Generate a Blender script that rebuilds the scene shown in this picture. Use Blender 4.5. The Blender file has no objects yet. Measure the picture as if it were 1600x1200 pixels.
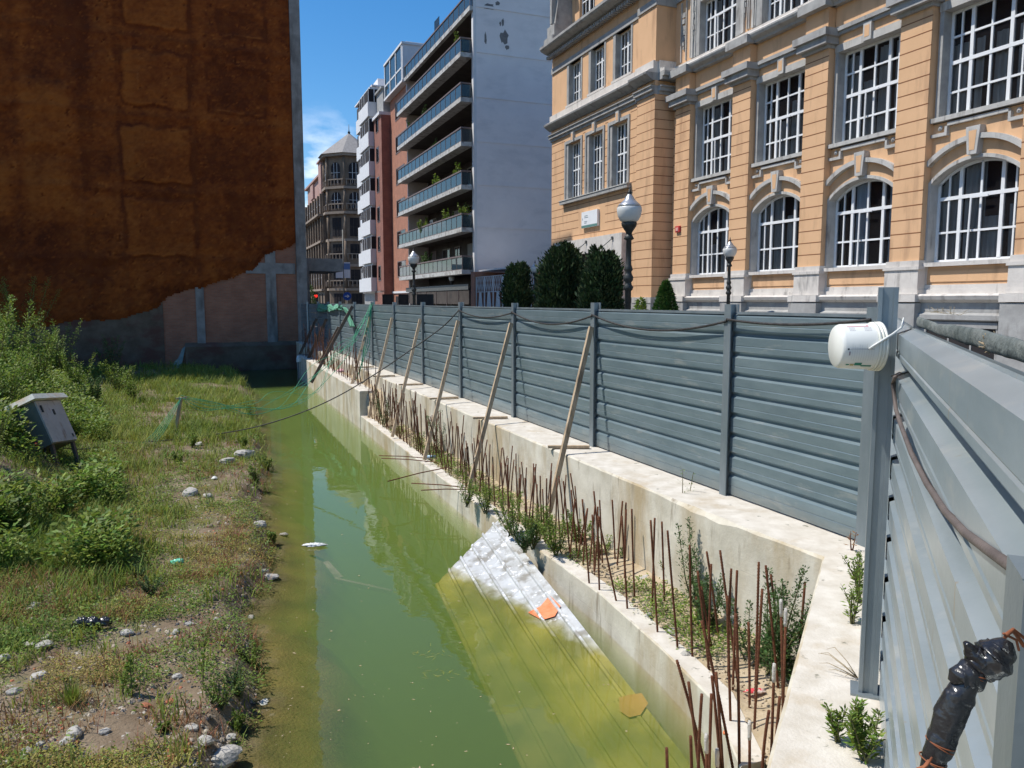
import bpy, math, random
import numpy as np
from mathutils import Vector, Matrix
R = math.radians
rng = random.Random(7)
sc = bpy.context.scene
# ------------------------------------------------------------------ camera
EYE = 2.15
PITCH = math.atan(130/1200)
cam_d = bpy.data.cameras.new('camera'); cam = bpy.data.objects.new('camera', cam_d)
sc.collection.objects.link(cam); sc.camera = cam
cam.location = (0, 0, EYE); cam.rotation_euler = (R(90)-PITCH, 0, 0)
cam_d.sensor_width = 36; cam_d.lens = 27; cam_d.clip_start = .05; cam_d.clip_end = 3000
# ------------------------------------------------------------------ light
SUN_EL = R(58); SUN_AZ = Vector((-.985, .06))      # horizontal direction towards the sun
SUN_AZ.normalize()
w = bpy.data.worlds.new('World'); sc.world = w; w.use_nodes = True
nt = w.node_tree; nt.nodes.clear()
def N(nt, t, **k):
    n = nt.nodes.new(t)
    for a, b in k.items():
        if a.startswith('i_'): n.inputs[a[2:].replace('_', ' ')].default_value = b
        else: setattr(n, a, b)
    return n
out = N(nt, 'ShaderNodeOutputWorld'); bg = N(nt, 'ShaderNodeBackground')
sky = N(nt, 'ShaderNodeTexSky', sky_type='NISHITA', sun_disc=False, sun_elevation=SUN_EL,
        sun_rotation=math.atan2(SUN_AZ.x, SUN_AZ.y), air_density=1.0, dust_density=.35, ozone_density=2.4, altitude=50)
tc = N(nt, 'ShaderNodeTexCoord'); mp = N(nt, 'ShaderNodeMapping'); mp.inputs['Scale'].default_value = (1, 1, 2.2)
mp.inputs['Location'].default_value = (.35, .1, .0)
nz = N(nt, 'ShaderNodeTexNoise'); nz.inputs['Scale'].default_value = 9.0; nz.inputs['Detail'].default_value = 9; nz.inputs['Roughness'].default_value = .55
cr = N(nt, 'ShaderNodeValToRGB'); cr.color_ramp.elements[0].position = .49; cr.color_ramp.elements[1].position = .60
sx = N(nt, 'ShaderNodeSeparateXYZ'); mr = N(nt, 'ShaderNodeMapRange')
mr.inputs['From Min'].default_value = .10; mr.inputs['From Max'].default_value = .24; mr.inputs['To Min'].default_value = 1; mr.inputs['To Max'].default_value = 0
mu = N(nt, 'ShaderNodeMath', operation='MULTIPLY'); mix = N(nt, 'ShaderNodeMixRGB'); mix.inputs['Color2'].default_value = (8.5, 9.0, 9.8, 1)
L = nt.links.new
vd = N(nt, 'ShaderNodeVectorMath', operation='DOT_PRODUCT'); vd.inputs[1].default_value = Vector((-.243, .955, .170)).normalized(); L(tc.outputs['Generated'], vd.inputs[0])
mk_ = N(nt, 'ShaderNodeMapRange'); mk_.inputs['From Min'].default_value = .990; mk_.inputs['From Max'].default_value = .9995; mk_.inputs['To Min'].default_value = 0; mk_.inputs['To Max'].default_value = .12
L(vd.outputs['Value'], mk_.inputs['Value']); ad_ = N(nt, 'ShaderNodeMath', operation='ADD')
L(tc.outputs['Generated'], mp.inputs['Vector']); L(mp.outputs['Vector'], nz.inputs['Vector']); L(nz.outputs['Fac'], ad_.inputs[0]); L(mk_.outputs['Result'], ad_.inputs[1]); L(ad_.outputs[0], cr.inputs['Fac'])
L(tc.outputs['Generated'], sx.inputs[0]); L(sx.outputs['Z'], mr.inputs['Value']); L(mr.outputs['Result'], mu.inputs[0]); L(cr.outputs['Color'], mu.inputs[1])
hs = N(nt, 'ShaderNodeHueSaturation'); hs.inputs['Saturation'].default_value = 1.38
L(sky.outputs[0], hs.inputs['Color']); L(hs.outputs[0], mix.inputs['Color1']); L(mu.outputs[0], mix.inputs['Fac'])
L(mix.outputs[0], bg.inputs['Color']); bg.inputs['Strength'].default_value = .118
L(bg.outputs[0], out.inputs[0])
sd = bpy.data.lights.new('sun', 'SUN'); sd.energy = 3.9; sd.angle = R(.55); sd.color = (1, .955, .88)
so = bpy.data.objects.new('sun', sd); sc.collection.objects.link(so)
sv = Vector((SUN_AZ.x*math.cos(SUN_EL), SUN_AZ.y*math.cos(SUN_EL), math.sin(SUN_EL)))
so.rotation_euler = (-sv).to_track_quat('-Z', 'Y').to_euler(); so.location = (-20, 0, 40)
sc.view_settings.view_transform = 'Standard'; sc.view_settings.look = 'None'
sc.view_settings.exposure = 0.38; sc.view_settings.gamma = 1.0
sc.render.engine = 'CYCLES'
sc.cycles.max_bounces = 8; sc.cycles.diffuse_bounces = 3; sc.cycles.glossy_bounces = 3; sc.cycles.transparent_max_bounces = 12
sc.cycles.volume_bounces = 1; sc.cycles.caustics_reflective = False; sc.cycles.caustics_refractive = False
sc.cycles.use_denoising = True
# ------------------------------------------------------------------ survey helpers (pixel of the 1600x1200 photo -> point)
CT, ST = math.cos(PITCH), math.sin(PITCH)
def ray(px, py):
    h = (px-800)/1200; v = (600-py)/1200
    return (h, CT+ST*v, -ST+CT*v)
def atz(px, py, z=0.0):
    r = ray(px, py); t = (z-EYE)/r[2]; return Vector((r[0]*t, r[1]*t, z))
def aty(px, py, Y):
    r = ray(px, py); t = Y/r[1]; return Vector((r[0]*t, Y, EYE+r[2]*t))
SL = -.4*CT; KF = math.hypot(1, SL)               # street direction, X = X0 + SL*Y
def atl(px, py, X0, a=SL):
    r = ray(px, py); t = X0/(r[0]-a*r[1]); return Vector((r[0]*t, r[1]*t, EYE+r[2]*t))
STREET_ANG = math.atan2(-1, -SL)                  # local +x runs towards the camera along the street, +y into the facades
# ------------------------------------------------------------------ object helpers
col = sc.collection
def tag(o, label=None, cat=None, group=None, kind=None):
    if label: o['label'] = label
    if cat: o['category'] = cat
    if group: o['group'] = group
    if kind: o['kind'] = kind
    return o
def thing(name, label, cat, loc=(0, 0, 0), rz=0, group=None):
    o = bpy.data.objects.new(name, None); col.objects.link(o); o.empty_display_size = .3
    o.location = loc; o.rotation_euler = (0, 0, rz)
    return tag(o, label, cat, group)
def copy_tree(o, parent=None):
    c = o.copy(); col.objects.link(c); c.parent = parent
    for ch in list(o.children): copy_tree(ch, c)
    return c
class MB:
    def __init__(s): s.v = []; s.f = []; s.m = []; s.mi = 0; s.sm = []; s.smooth = False
    def add(s, vs, fs):
        b = len(s.v); s.v += [tuple(x) for x in vs]
        for f in fs: s.f.append(tuple(i+b for i in f)); s.m.append(s.mi); s.sm.append(s.smooth)
    def box(s, x0, x1, y0, y1, z0, z1):
        s.add([(x0,y0,z0),(x1,y0,z0),(x1,y1,z0),(x0,y1,z0),(x0,y0,z1),(x1,y0,z1),(x1,y1,z1),(x0,y1,z1)],
              [(0,3,2,1),(4,5,6,7),(0,1,5,4),(1,2,6,5),(2,3,7,6),(3,0,4,7)])
        return s
    def prism(s, poly, z0, z1, poly2=None):
        n = len(poly); p2 = poly2 or poly
        s.add([(p[0],p[1],z0) for p in poly]+[(p[0],p[1],z1) for p in p2],
              [tuple(range(n-1,-1,-1)), tuple(range(n,2*n))]+[(i,(i+1)%n,(i+1)%n+n,i+n) for i in range(n)])
        return s
    def beam(s, a, b, wx, wy, up=(0,0,1)):
        a = Vector(a); b = Vector(b); d = (b-a).normalized(); u = Vector(up)
        if abs(d.dot(u)) > .98: u = Vector((1,0,0))
        x = d.cross(u).normalized()*wx/2; y = x.normalized().cross(d)*wy/2
        s.add([a-x-y,a+x-y,a+x+y,a-x+y,b-x-y,b+x-y,b+x+y,b-x+y], [(0,3,2,1),(4,5,6,7),(0,1,5,4),(1,2,6,5),(2,3,7,6),(3,0,4,7)])
        return s
    def tube(s, pts, r, n=6, caps=True):
        pts = [Vector(p) for p in pts]; rings = []; old = s.smooth; s.smooth = True
        rr = r if hasattr(r, '__len__') else [r]*len(pts); u = None; vs = []
        for i, p in enumerate(pts):
            d = (pts[min(i+1,len(pts)-1)]-pts[max(i-1,0)]).normalized()
            if u is None: u = d.orthogonal().normalized()
            else:
                u = u-d*u.dot(d); u = u.normalized() if u.length > 1e-6 else d.orthogonal().normalized()
            v = d.cross(u)
            vs += [p+(u*math.cos(2*math.pi*k/n)+v*math.sin(2*math.pi*k/n))*rr[i] for k in range(n)]
        fs = [(i*n+k, i*n+(k+1)%n, (i+1)*n+(k+1)%n, (i+1)*n+k) for i in range(len(pts)-1) for k in range(n)]
        if caps: fs += [tuple(range(n-1,-1,-1)), tuple(range((len(pts)-1)*n, len(pts)*n))]
        s.add(vs, fs); s.smooth = old
        return s
    def lathe(s, prof, n=20, c=(0,0,0)):
        old = s.smooth; s.smooth = True
        vs = [(c[0]+r*math.cos(2*math.pi*k/n), c[1]+r*math.sin(2*math.pi*k/n), c[2]+z) for r, z in prof for k in range(n)]
        fs = [(i*n+k, i*n+(k+1)%n, (i+1)*n+(k+1)%n, (i+1)*n+k) for i in range(len(prof)-1) for k in range(n)]
        fs += [tuple(range(n-1,-1,-1)), tuple(range((len(prof)-1)*n, len(prof)*n))]
        s.add(vs, fs); s.smooth = old
        return s
    def profile_x(s, prof, x0, x1, closed=True):     # (y,z) outline swept along x
        n = len(prof)
        vs = [(x0,y,z) for y,z in prof]+[(x1,y,z) for y,z in prof]
        fs = [(i,(i+1)%n,(i+1)%n+n,i+n) for i in range(n if closed else n-1)]
        if closed: fs += [tuple(range(n-1,-1,-1)), tuple(range(n,2*n))]
        s.add(vs, fs); return s
    def build(s, name, mat, parent=None, loc=None):
        me = bpy.data.meshes.new(name); me.from_pydata(s.v, [], s.f)
        for mm in (mat if isinstance(mat, (list, tuple)) else [mat]): me.materials.append(mm)
        me.polygons.foreach_set('material_index', s.m); me.polygons.foreach_set('use_smooth', s.sm)
        me.update(); o = bpy.data.objects.new(name, me); col.objects.link(o)
        if parent: o.parent = parent
        if loc is not None: o.location = loc
        return o
def npmesh(name, V, F, mat, parent=None, smooth=False):
    me = bpy.data.meshes.new(name); V = np.asarray(V, dtype=np.float32); F = np.asarray(F, dtype=np.int32)
    k = F.shape[1]; me.vertices.add(len(V)); me.vertices.foreach_set('co', V.ravel())
    me.loops.add(F.size); me.loops.foreach_set('vertex_index', F.ravel()); me.polygons.add(len(F))
    me.polygons.foreach_set('loop_start', np.arange(0, F.size, k, dtype=np.int32))
    me.polygons.foreach_set('loop_total', np.full(len(F), k, dtype=np.int32))
    me.update(calc_edges=True)
    if smooth: me.polygons.foreach_set('use_smooth', np.ones(len(F), dtype=bool))
    for mm in (mat if isinstance(mat, (list, tuple)) else [mat]): me.materials.append(mm)
    o = bpy.data.objects.new(name, me); col.objects.link(o)
    if parent: o.parent = parent
    return o
# value noise for shapes
_nr = np.random.RandomState(3); _NT = _nr.rand(64, 64)
def vnoise(x, y):
    x = np.asarray(x, float); y = np.asarray(y, float); xi = np.floor(x).astype(int); yi = np.floor(y).astype(int)
    fx = x-xi; fy = y-yi; fx = fx*fx*(3-2*fx); fy = fy*fy*(3-2*fy)
    a = _NT[xi%64, yi%64]; b = _NT[(xi+1)%64, yi%64]; c = _NT[xi%64, (yi+1)%64]; d = _NT[(xi+1)%64, (yi+1)%64]
    return (a*(1-fx)+b*fx)*(1-fy)+(c*(1-fx)+d*fx)*fy
def fbm(x, y, o=4):
    s = 0; a = .5
    for i in range(o): s = s+a*(vnoise(x*2**i+i*7.3, y*2**i+i*3.1)-.5); a *= .5
    return s
def sstep(a, b, x):
    t = np.clip((np.asarray(x, float)-a)/(b-a), 0, 1); return t*t*(3-2*t)
# ------------------------------------------------------------------ materials
def mat(name, c1, c2=None, scale=4, rough=.85, bump=0.0, bscale=40, metal=0, spec=.4, stretch=(1,1,1), stain=None, sscale=(1,1,1),
        smin=.5, smax=.7, lo=.35, hi=.65, island=0, translucent=0, detail=6, coat=0, stain2=None, s2scale=(3,3,3), s2min=.55, s2max=.62):
    m = bpy.data.materials.new(name); m.use_nodes = True; nt = m.node_tree; b = nt.nodes['Principled BSDF']; L = nt.links.new
    b.inputs['Roughness'].default_value = rough; b.inputs['Metallic'].default_value = metal; b.inputs['Specular IOR Level'].default_value = spec
    if coat: b.inputs['Coat Weight'].default_value = coat
    c = N(nt, 'ShaderNodeTexCoord'); cur = None
    def noise(scl, st, det=detail):
        mpn = N(nt, 'ShaderNodeMapping'); mpn.inputs['Scale'].default_value = st; L(c.outputs['Object'], mpn.inputs[0])
        n = N(nt, 'ShaderNodeTexNoise'); n.inputs['Scale'].default_value = scl; n.inputs['Detail'].default_value = det; n.inputs['Roughness'].default_value = .6
        L(mpn.outputs[0], n.inputs['Vector']); return n
    if c2:
        n = noise(scale, stretch); r = N(nt, 'ShaderNodeValToRGB'); e = r.color_ramp.elements
        e[0].position = lo; e[1].position = hi; e[0].color = (*c1, 1); e[1].color = (*c2, 1); L(n.outputs['Fac'], r.inputs[0]); cur = r.outputs[0]
    else:
        rgb = N(nt, 'ShaderNodeRGB'); rgb.outputs[0].default_value = (*c1, 1); cur = rgb.outputs[0]
    for stn, ss, a0, a1 in ((stain, sscale, smin, smax), (stain2, s2scale, s2min, s2max)):
        if stn:
            n = noise(1, ss, 7); r = N(nt, 'ShaderNodeValToRGB'); e = r.color_ramp.elements
            e[0].position = a0; e[1].position = a1; L(n.outputs['Fac'], r.inputs[0])
            mx = N(nt, 'ShaderNodeMixRGB'); mx.inputs['Color2'].default_value = (*stn, 1); L(r.outputs[0], mx.inputs['Fac']); L(cur, mx.inputs['Color1']); cur = mx.outputs[0]
    if island:
        g = N(nt, 'ShaderNodeNewGeometry'); h = N(nt, 'ShaderNodeHueSaturation')
        m1 = N(nt, 'ShaderNodeMapRange'); m1.inputs['To Min'].default_value = 1-island; m1.inputs['To Max'].default_value = 1+island
        m2 = N(nt, 'ShaderNodeMapRange'); m2.inputs['To Min'].default_value = .5-.045*island*2; m2.inputs['To Max'].default_value = .5+.03*island*2
        mm = N(nt, 'ShaderNodeMath', operation='MULTIPLY'); mm.inputs[1].default_value = 7.31; fr = N(nt, 'ShaderNodeMath', operation='FRACT')
        L(g.outputs['Random Per Island'], m1.inputs[0]); L(g.outputs['Random Per Island'], mm.inputs[0]); L(mm.outputs[0], fr.inputs[0]); L(fr.outputs[0], m2.inputs[0])
        L(m1.outputs[0], h.inputs['Value']); L(m2.outputs[0], h.inputs['Hue']); L(cur, h.inputs['Color']); cur = h.outputs[0]
    L(cur, b.inputs['Base Color'])
    if bump:
        n = noise(bscale, (1,1,1), 5); bm = N(nt, 'ShaderNodeBump'); bm.inputs['Strength'].default_value = min(1, bump); bm.inputs['Distance'].default_value = .02*max(1, bump)
        L(n.outputs['Fac'], bm.inputs['Height']); L(bm.outputs[0], b.inputs['Normal'])
    if translucent:
        o = nt.nodes['Material Output']; tr = N(nt, 'ShaderNodeBsdfTranslucent'); ms = N(nt, 'ShaderNodeMixShader'); ms.inputs[0].default_value = translucent
        L(cur, tr.inputs[0]); L(b.outputs[0], ms.inputs[1]); L(tr.outputs[0], ms.inputs[2]); L(ms.outputs[0], o.inputs[0])
    return m
M = {}
M['concrete'] = mat('concrete', (.50,.455,.36), (.68,.63,.52), 2.2, .9, .22, 30, stain=(.42,.33,.20), sscale=(1.6,1.6,.5), smin=.47, smax=.66, stain2=(.25,.20,.14), s2scale=(6,6,1.1), s2min=.60, s2max=.74)
M['concrete_top'] = mat('concrete_top', (.54,.49,.41), (.68,.635,.56), 5, .95, .3, 60, stain=(.46,.37,.25), sscale=(1.6,1.6,1.6), smin=.56, smax=.74, stain2=(.22,.21,.16), s2scale=(7,7,7), s2min=.64, s2max=.70)
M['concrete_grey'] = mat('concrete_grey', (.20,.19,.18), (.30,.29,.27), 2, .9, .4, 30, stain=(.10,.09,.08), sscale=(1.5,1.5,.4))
M['sand'] = mat('sand', (.40,.31,.19), (.56,.46,.32), 6, .95, 1, 35, stain=(.28,.20,.12), sscale=(3,3,3))
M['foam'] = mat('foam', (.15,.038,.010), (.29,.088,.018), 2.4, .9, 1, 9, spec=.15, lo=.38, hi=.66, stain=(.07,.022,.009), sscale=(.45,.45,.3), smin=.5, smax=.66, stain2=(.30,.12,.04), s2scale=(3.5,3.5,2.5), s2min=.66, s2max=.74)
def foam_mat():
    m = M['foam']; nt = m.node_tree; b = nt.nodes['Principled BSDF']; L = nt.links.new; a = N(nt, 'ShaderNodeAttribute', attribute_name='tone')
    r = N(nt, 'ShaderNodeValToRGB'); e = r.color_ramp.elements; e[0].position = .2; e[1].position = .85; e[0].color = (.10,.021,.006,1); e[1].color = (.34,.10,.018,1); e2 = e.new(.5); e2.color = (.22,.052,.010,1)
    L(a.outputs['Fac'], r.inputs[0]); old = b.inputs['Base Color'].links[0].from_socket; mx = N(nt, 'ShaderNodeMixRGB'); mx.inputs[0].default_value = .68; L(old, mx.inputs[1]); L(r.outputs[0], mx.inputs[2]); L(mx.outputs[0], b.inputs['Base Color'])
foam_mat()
M['render_old'] = mat('render_old', (.105,.075,.05), (.165,.125,.09), 1.5, .9, .6, 12, stain=(.12,.055,.04), sscale=(.5,.5,.9), smin=.48, smax=.6)
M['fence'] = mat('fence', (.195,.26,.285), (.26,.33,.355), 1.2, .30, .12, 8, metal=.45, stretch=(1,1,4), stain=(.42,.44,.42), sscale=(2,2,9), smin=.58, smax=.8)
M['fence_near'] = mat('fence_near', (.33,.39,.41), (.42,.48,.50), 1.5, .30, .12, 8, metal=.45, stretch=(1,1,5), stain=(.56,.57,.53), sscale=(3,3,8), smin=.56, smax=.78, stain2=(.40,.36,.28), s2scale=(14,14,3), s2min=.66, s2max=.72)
M['fence_post'] = mat('fence_post', (.20,.24,.26), (.28,.32,.34), 4, .45, .1, 20, metal=.5, stretch=(1,1,.3))
M['wood'] = mat('wood', (.36,.26,.16), (.52,.40,.27), 3, .8, .4, 30, stretch=(6,6,.8), stain=(.16,.11,.07), sscale=(5,5,1), smin=.55, smax=.75)
M['rust'] = mat('rust', (.115,.038,.018), (.20,.075,.035), 30, .9, .8, 120)
M['rust_dark'] = mat('rust_dark', (.06,.03,.02), (.13,.055,.03), 12, .9, .8, 60)
M['mortar'] = mat('mortar', (.55,.52,.47), (.65,.62,.57), 30, .95, .8, 100)
M['white_paint'] = mat('white_paint', (.74,.75,.76), (.80,.81,.82), 2, .45)
M['stone_grey'] = mat('stone_grey', (.30,.295,.285), (.39,.385,.37), 3, .85, .3, 25, stain=(.20,.19,.18), sscale=(3,3,1), smin=.55, smax=.72)
M['stone_pale'] = mat('stone_pale', (.56,.52,.48), (.66,.62,.57), 3, .85, .3, 25, stain=(.30,.28,.26), sscale=(4,4,.9), smin=.55, smax=.72)
M['stone_lintel'] = mat('stone_lintel', (.42,.41,.385), (.52,.50,.47), 3, .85, .3, 25, stain=(.24,.22,.20), sscale=(5,5,.8), smin=.54, smax=.7)
M['ochre'] = mat('ochre', (.66,.405,.225), (.71,.44,.25), 1.2, .9, .25, 50, stain=(.44,.26,.15), sscale=(2.5,2.5,.5), smin=.52, smax=.76)
M['ochre_groove'] = mat('ochre_groove', (.20,.085,.035), (.26,.11,.05), 3, .95)
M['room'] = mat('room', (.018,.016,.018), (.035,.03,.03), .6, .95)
M['curtain'] = mat('curtain', (.50,.45,.42), (.70,.66,.62), 1.2, .95, 0, stretch=(6,6,.3))
M['curtain_light'] = mat('curtain_light', (.62,.66,.72), (.75,.78,.82), 1.2, .95, 0, stretch=(6,6,.3))
M['black_iron'] = mat('black_iron', (.03,.032,.03), (.06,.06,.055), 8, .5, .3, 40, metal=.3)
M['grey_iron'] = mat('grey_iron', (.09,.095,.09), (.14,.14,.13), 6, .55, .2, 40, metal=.2)
M['bark'] = mat('bark', (.08,.055,.035), (.13,.09,.06), 10, .95, .8, 40)
M['yew'] = mat('yew', (.014,.032,.011), (.045,.085,.025), 2.5, .8, island=.5, translucent=.12, lo=.3, hi=.7)
M['clipped'] = mat('clipped', (.03,.085,.012), (.055,.13,.02), 3, .75, island=.4, translucent=.2)
M['leaf'] = mat('leaf', (.12,.20,.028), (.21,.30,.048), 1.5, .6, island=.45, translucent=.38)
M['leaf_dark'] = mat('leaf_dark', (.050,.11,.028), (.085,.16,.04), 1.5, .6, island=.4, translucent=.28)
M['grass'] = mat('grass', (.15,.23,.032), (.29,.33,.062), .9, .65, island=.4, translucent=.35)
M['grass_yellow'] = mat('grass_yellow', (.28,.29,.045), (.36,.30,.08), .9, .7, island=.35, translucent=.3)
M['dry_weed'] = mat('dry_weed', (.26,.12,.05), (.38,.22,.09), .9, .85, island=.4, translucent=.2)
M['stem'] = mat('stem', (.10,.11,.04), (.16,.13,.06), 5, .8)
M['dry_stem'] = mat('dry_stem', (.30,.24,.14), (.40,.31,.2), 5, .9)
M['rock'] = mat('rock', (.36,.34,.30), (.52,.49,.44), 6, .95, .9, 25, stain=(.22,.18,.13), sscale=(6,6,6), smin=.55, smax=.68)
M['grit'] = mat('grit', (.24,.19,.13), (.44,.38,.30), 6, .95, .9, 25, island=.3)
M['rock_dark'] = mat('rock_dark', (.06,.06,.065), (.13,.125,.12), 6, .9, .9, 25)
M['brick_bit'] = mat('brick_bit', (.36,.12,.06), (.48,.20,.11), 6, .9, .8, 30)
M['asphalt'] = mat('asphalt', (.045,.045,.047), (.06,.06,.06), 8, .9, .5, 80)
M['paving'] = mat('paving', (.20,.19,.18), (.27,.26,.24), 4, .9, .3, 30)
M['black_cable'] = mat('black_cable', (.02,.018,.017), (.05,.045,.04), 20, .6, .3, 60)
M['brown_hose'] = mat('brown_hose', (.10,.08,.072), (.15,.12,.105), 8, .6, .3, 60)
M['green_rope'] = mat('green_rope', (.05,.33,.17), (.10,.42,.24), 15, .6)
M['white_plastic'] = mat('white_plastic', (.72,.72,.66), (.78,.78,.72), 3, .35, spec=.5)
M['roof_metal'] = mat('roof_metal', (.50,.50,.48), (.64,.65,.64), 5, .5, .12, 20, metal=.35, stain=(.33,.31,.27), sscale=(4,4,4), smin=.5, smax=.62, stain2=(.8,.8,.8), s2scale=(9,9,9), s2min=.58, s2max=.62)
def zmix(m, c, z0, z1, dst='Base Color'):
    nt = m.node_tree; b = nt.nodes['Principled BSDF']; L = nt.links.new; g = N(nt, 'ShaderNodeNewGeometry'); sp = N(nt, 'ShaderNodeSeparateXYZ'); L(g.outputs['Position'], sp.inputs[0])
    n = N(nt, 'ShaderNodeTexNoise'); n.inputs['Scale'].default_value = 5; n.inputs['Detail'].default_value = 6; L(g.outputs['Position'], n.inputs[0])
    ma = N(nt, 'ShaderNodeMath', operation='MULTIPLY_ADD'); ma.inputs[1].default_value = .12; L(n.outputs['Fac'], ma.inputs[0]); L(sp.outputs['Z'], ma.inputs[2])
    r = N(nt, 'ShaderNodeMapRange'); r.inputs['From Min'].default_value = z0; r.inputs['From Max'].default_value = z1; L(ma.outputs[0], r.inputs[0]); mx = N(nt, 'ShaderNodeMixRGB'); mx.inputs[1].default_value = (*c, 1)
    n2 = N(nt, 'ShaderNodeTexNoise'); n2.inputs['Scale'].default_value = 1.7; n2.inputs['Detail'].default_value = 5; L(g.outputs['Position'], n2.inputs[0]); rr = N(nt, 'ShaderNodeValToRGB'); e = rr.color_ramp.elements; e[0].position = .4; e[1].position = .62
    e[0].color = (c[0]*.5, c[1]*.55, c[2]*.6, 1); e[1].color = (*c, 1); L(n2.outputs['Fac'], rr.inputs[0]); L(rr.outputs[0], mx.inputs[1])
    L(r.outputs[0], mx.inputs[0]); old = b.inputs[dst].links[0].from_socket; L(old, mx.inputs[2]); L(mx.outputs[0], b.inputs[dst])
def glass_mat(name, tint=(.05,.05,.055), thru=.8, rough=.02):
    m = bpy.data.materials.new(name); m.use_nodes = True; nt = m.node_tree; nt.nodes.clear(); L = nt.links.new
    o = N(nt, 'ShaderNodeOutputMaterial'); t = N(nt, 'ShaderNodeBsdfTransparent'); d = N(nt, 'ShaderNodeBsdfDiffuse'); g = N(nt, 'ShaderNodeBsdfGlossy')
    g.inputs['Roughness'].default_value = rough; d.inputs[0].default_value = (*tint, 1); t.inputs[0].default_value = (.8,.85,.88,1)
    a = N(nt, 'ShaderNodeMixShader'); a.inputs[0].default_value = thru; b = N(nt, 'ShaderNodeMixShader'); f = N(nt, 'ShaderNodeFresnel'); f.inputs[0].default_value = 1.5
    L(d.outputs[0], a.inputs[1]); L(t.outputs[0], a.inputs[2]); L(f.outputs[0], b.inputs[0]); L(a.outputs[0], b.inputs[1]); L(g.outputs[0], b.inputs[2]); L(b.outputs[0], o.inputs[0])
    return m
M['glass'] = glass_mat('glass'); zmix(M['fence'], (.26,.24,.20), -.05, .24)
M['glass_blue'] = glass_mat('glass_blue', (.055,.085,.10), .30)
def brick_mat(name, a, b, mo, sx=4.0, sy=12.0, rot=None, soft=.02, axis='xz'):
    m = bpy.data.materials.new(name); m.use_nodes = True; nt = m.node_tree; bs = nt.nodes['Principled BSDF']; L = nt.links.new
    c = N(nt, 'ShaderNodeTexCoord'); sp = N(nt, 'ShaderNodeSeparateXYZ'); cb = N(nt, 'ShaderNodeCombineXYZ'); L(c.outputs['Object'], sp.inputs[0])
    ad = N(nt, 'ShaderNodeMath', operation='ADD'); L(sp.outputs['X'], ad.inputs[0]); L(sp.outputs['Y'], ad.inputs[1]); L(ad.outputs[0], cb.inputs[0]); L(sp.outputs['Z'], cb.inputs[1])
    br = N(nt, 'ShaderNodeTexBrick'); br.inputs['Color1'].default_value = (*a,1); br.inputs['Color2'].default_value = (*b,1); br.inputs['Mortar'].default_value = (*mo,1)
    br.inputs['Scale'].default_value = 1; br.inputs['Brick Width'].default_value = .26; br.inputs['Row Height'].default_value = .075; br.inputs['Mortar Size'].default_value = .008
    L(cb.outputs[0], br.inputs[0]); n = N(nt, 'ShaderNodeTexNoise'); n.inputs['Scale'].default_value = 1.3; n.inputs['Detail'].default_value = 6; L(c.outputs['Object'], n.inputs[0])
    mx = N(nt, 'ShaderNodeMixRGB', blend_type='MULTIPLY'); mx.inputs[0].default_value = .6; L(br.outputs[0], mx.inputs[1]); L(n.outputs['Fac'], mx.inputs[2])
    g = N(nt, 'ShaderNodeGamma'); g.inputs[1].default_value = .85; L(mx.outputs[0], g.inputs[0]); L(g.outputs[0], bs.inputs['Base Color']); bs.inputs['Roughness'].default_value = .9
    bm = N(nt, 'ShaderNodeBump'); bm.inputs['Strength'].default_value = .4; bm.inputs['Distance'].default_value = .01; L(br.outputs['Fac'], bm.inputs['Height']); bm.invert = True; L(bm.outputs[0], bs.inputs['Normal'])
    return m
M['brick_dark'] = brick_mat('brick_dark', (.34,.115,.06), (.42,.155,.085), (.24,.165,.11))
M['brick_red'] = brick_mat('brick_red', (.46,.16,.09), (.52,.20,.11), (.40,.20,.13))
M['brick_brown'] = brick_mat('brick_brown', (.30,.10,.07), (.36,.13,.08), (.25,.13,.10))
# ================================================================== SETTING
WATER = -1.41
def interp(xs, ys):
    xs, ys = zip(*sorted(zip(xs, ys))); return lambda v: np.interp(v, xs, ys)
_e = [atz(*p, WATER) for p in [(392,1196),(402,1150),(428,1100),(422,1020),(398,965),(434,900),(436,850),(412,800),(428,740),(414,690),(404,650),(396,615),(372,584),(350,578)]]
bank_x = interp([p.y for p in _e]+[-12, 2.5, 37.2, 38.5, 45], [p.x for p in _e]+[-2.6, -2.2, -13.5, -34, -50])
def terrain_z(X, Y):
    X = np.asarray(X, float); Y = np.asarray(Y, float)
    e = bank_x(Y)+.28*fbm(X*0+3.3, Y*1.3, 4)+.10*fbm(X*2+9, Y*5, 3)
    t = X-e
    base = -1.17+.10*fbm(X*.8, Y*.8, 4)+.05*fbm(X*3, Y*3, 4)+.035*fbm(X*9, Y*9, 3)
    base = base+.10*sstep(0, -3, t)
    m = sstep(9.0, 12.5, Y)*sstep(0, -2.2, X+.56*Y+.5*fbm(Y*.5, X*.1, 3))
    base = base+m*(1.0+.35*fbm(X*.7, Y*.7, 3))+.7*sstep(9, 14, Y)*sstep(-3, -9, X+.56*Y)
    low = sstep(.5, -2.0, X+4.1)*sstep(9.5, 6.0, Y)*0
    edge = sstep(-.42, -.06, t)
    under = -1.44-.10*sstep(0, .5, t)-.95*sstep(.45, 1.7, t)-.35*sstep(1.6, 3.0, t)+.05*fbm(X*3, Y*3, 3)
    under = under-.12*sstep(.3, 1.5, t)*0
    return (base+low)*(1-edge)+under*edge+.03*fbm(X*7, Y*7, 3)*(1-edge)
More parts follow.
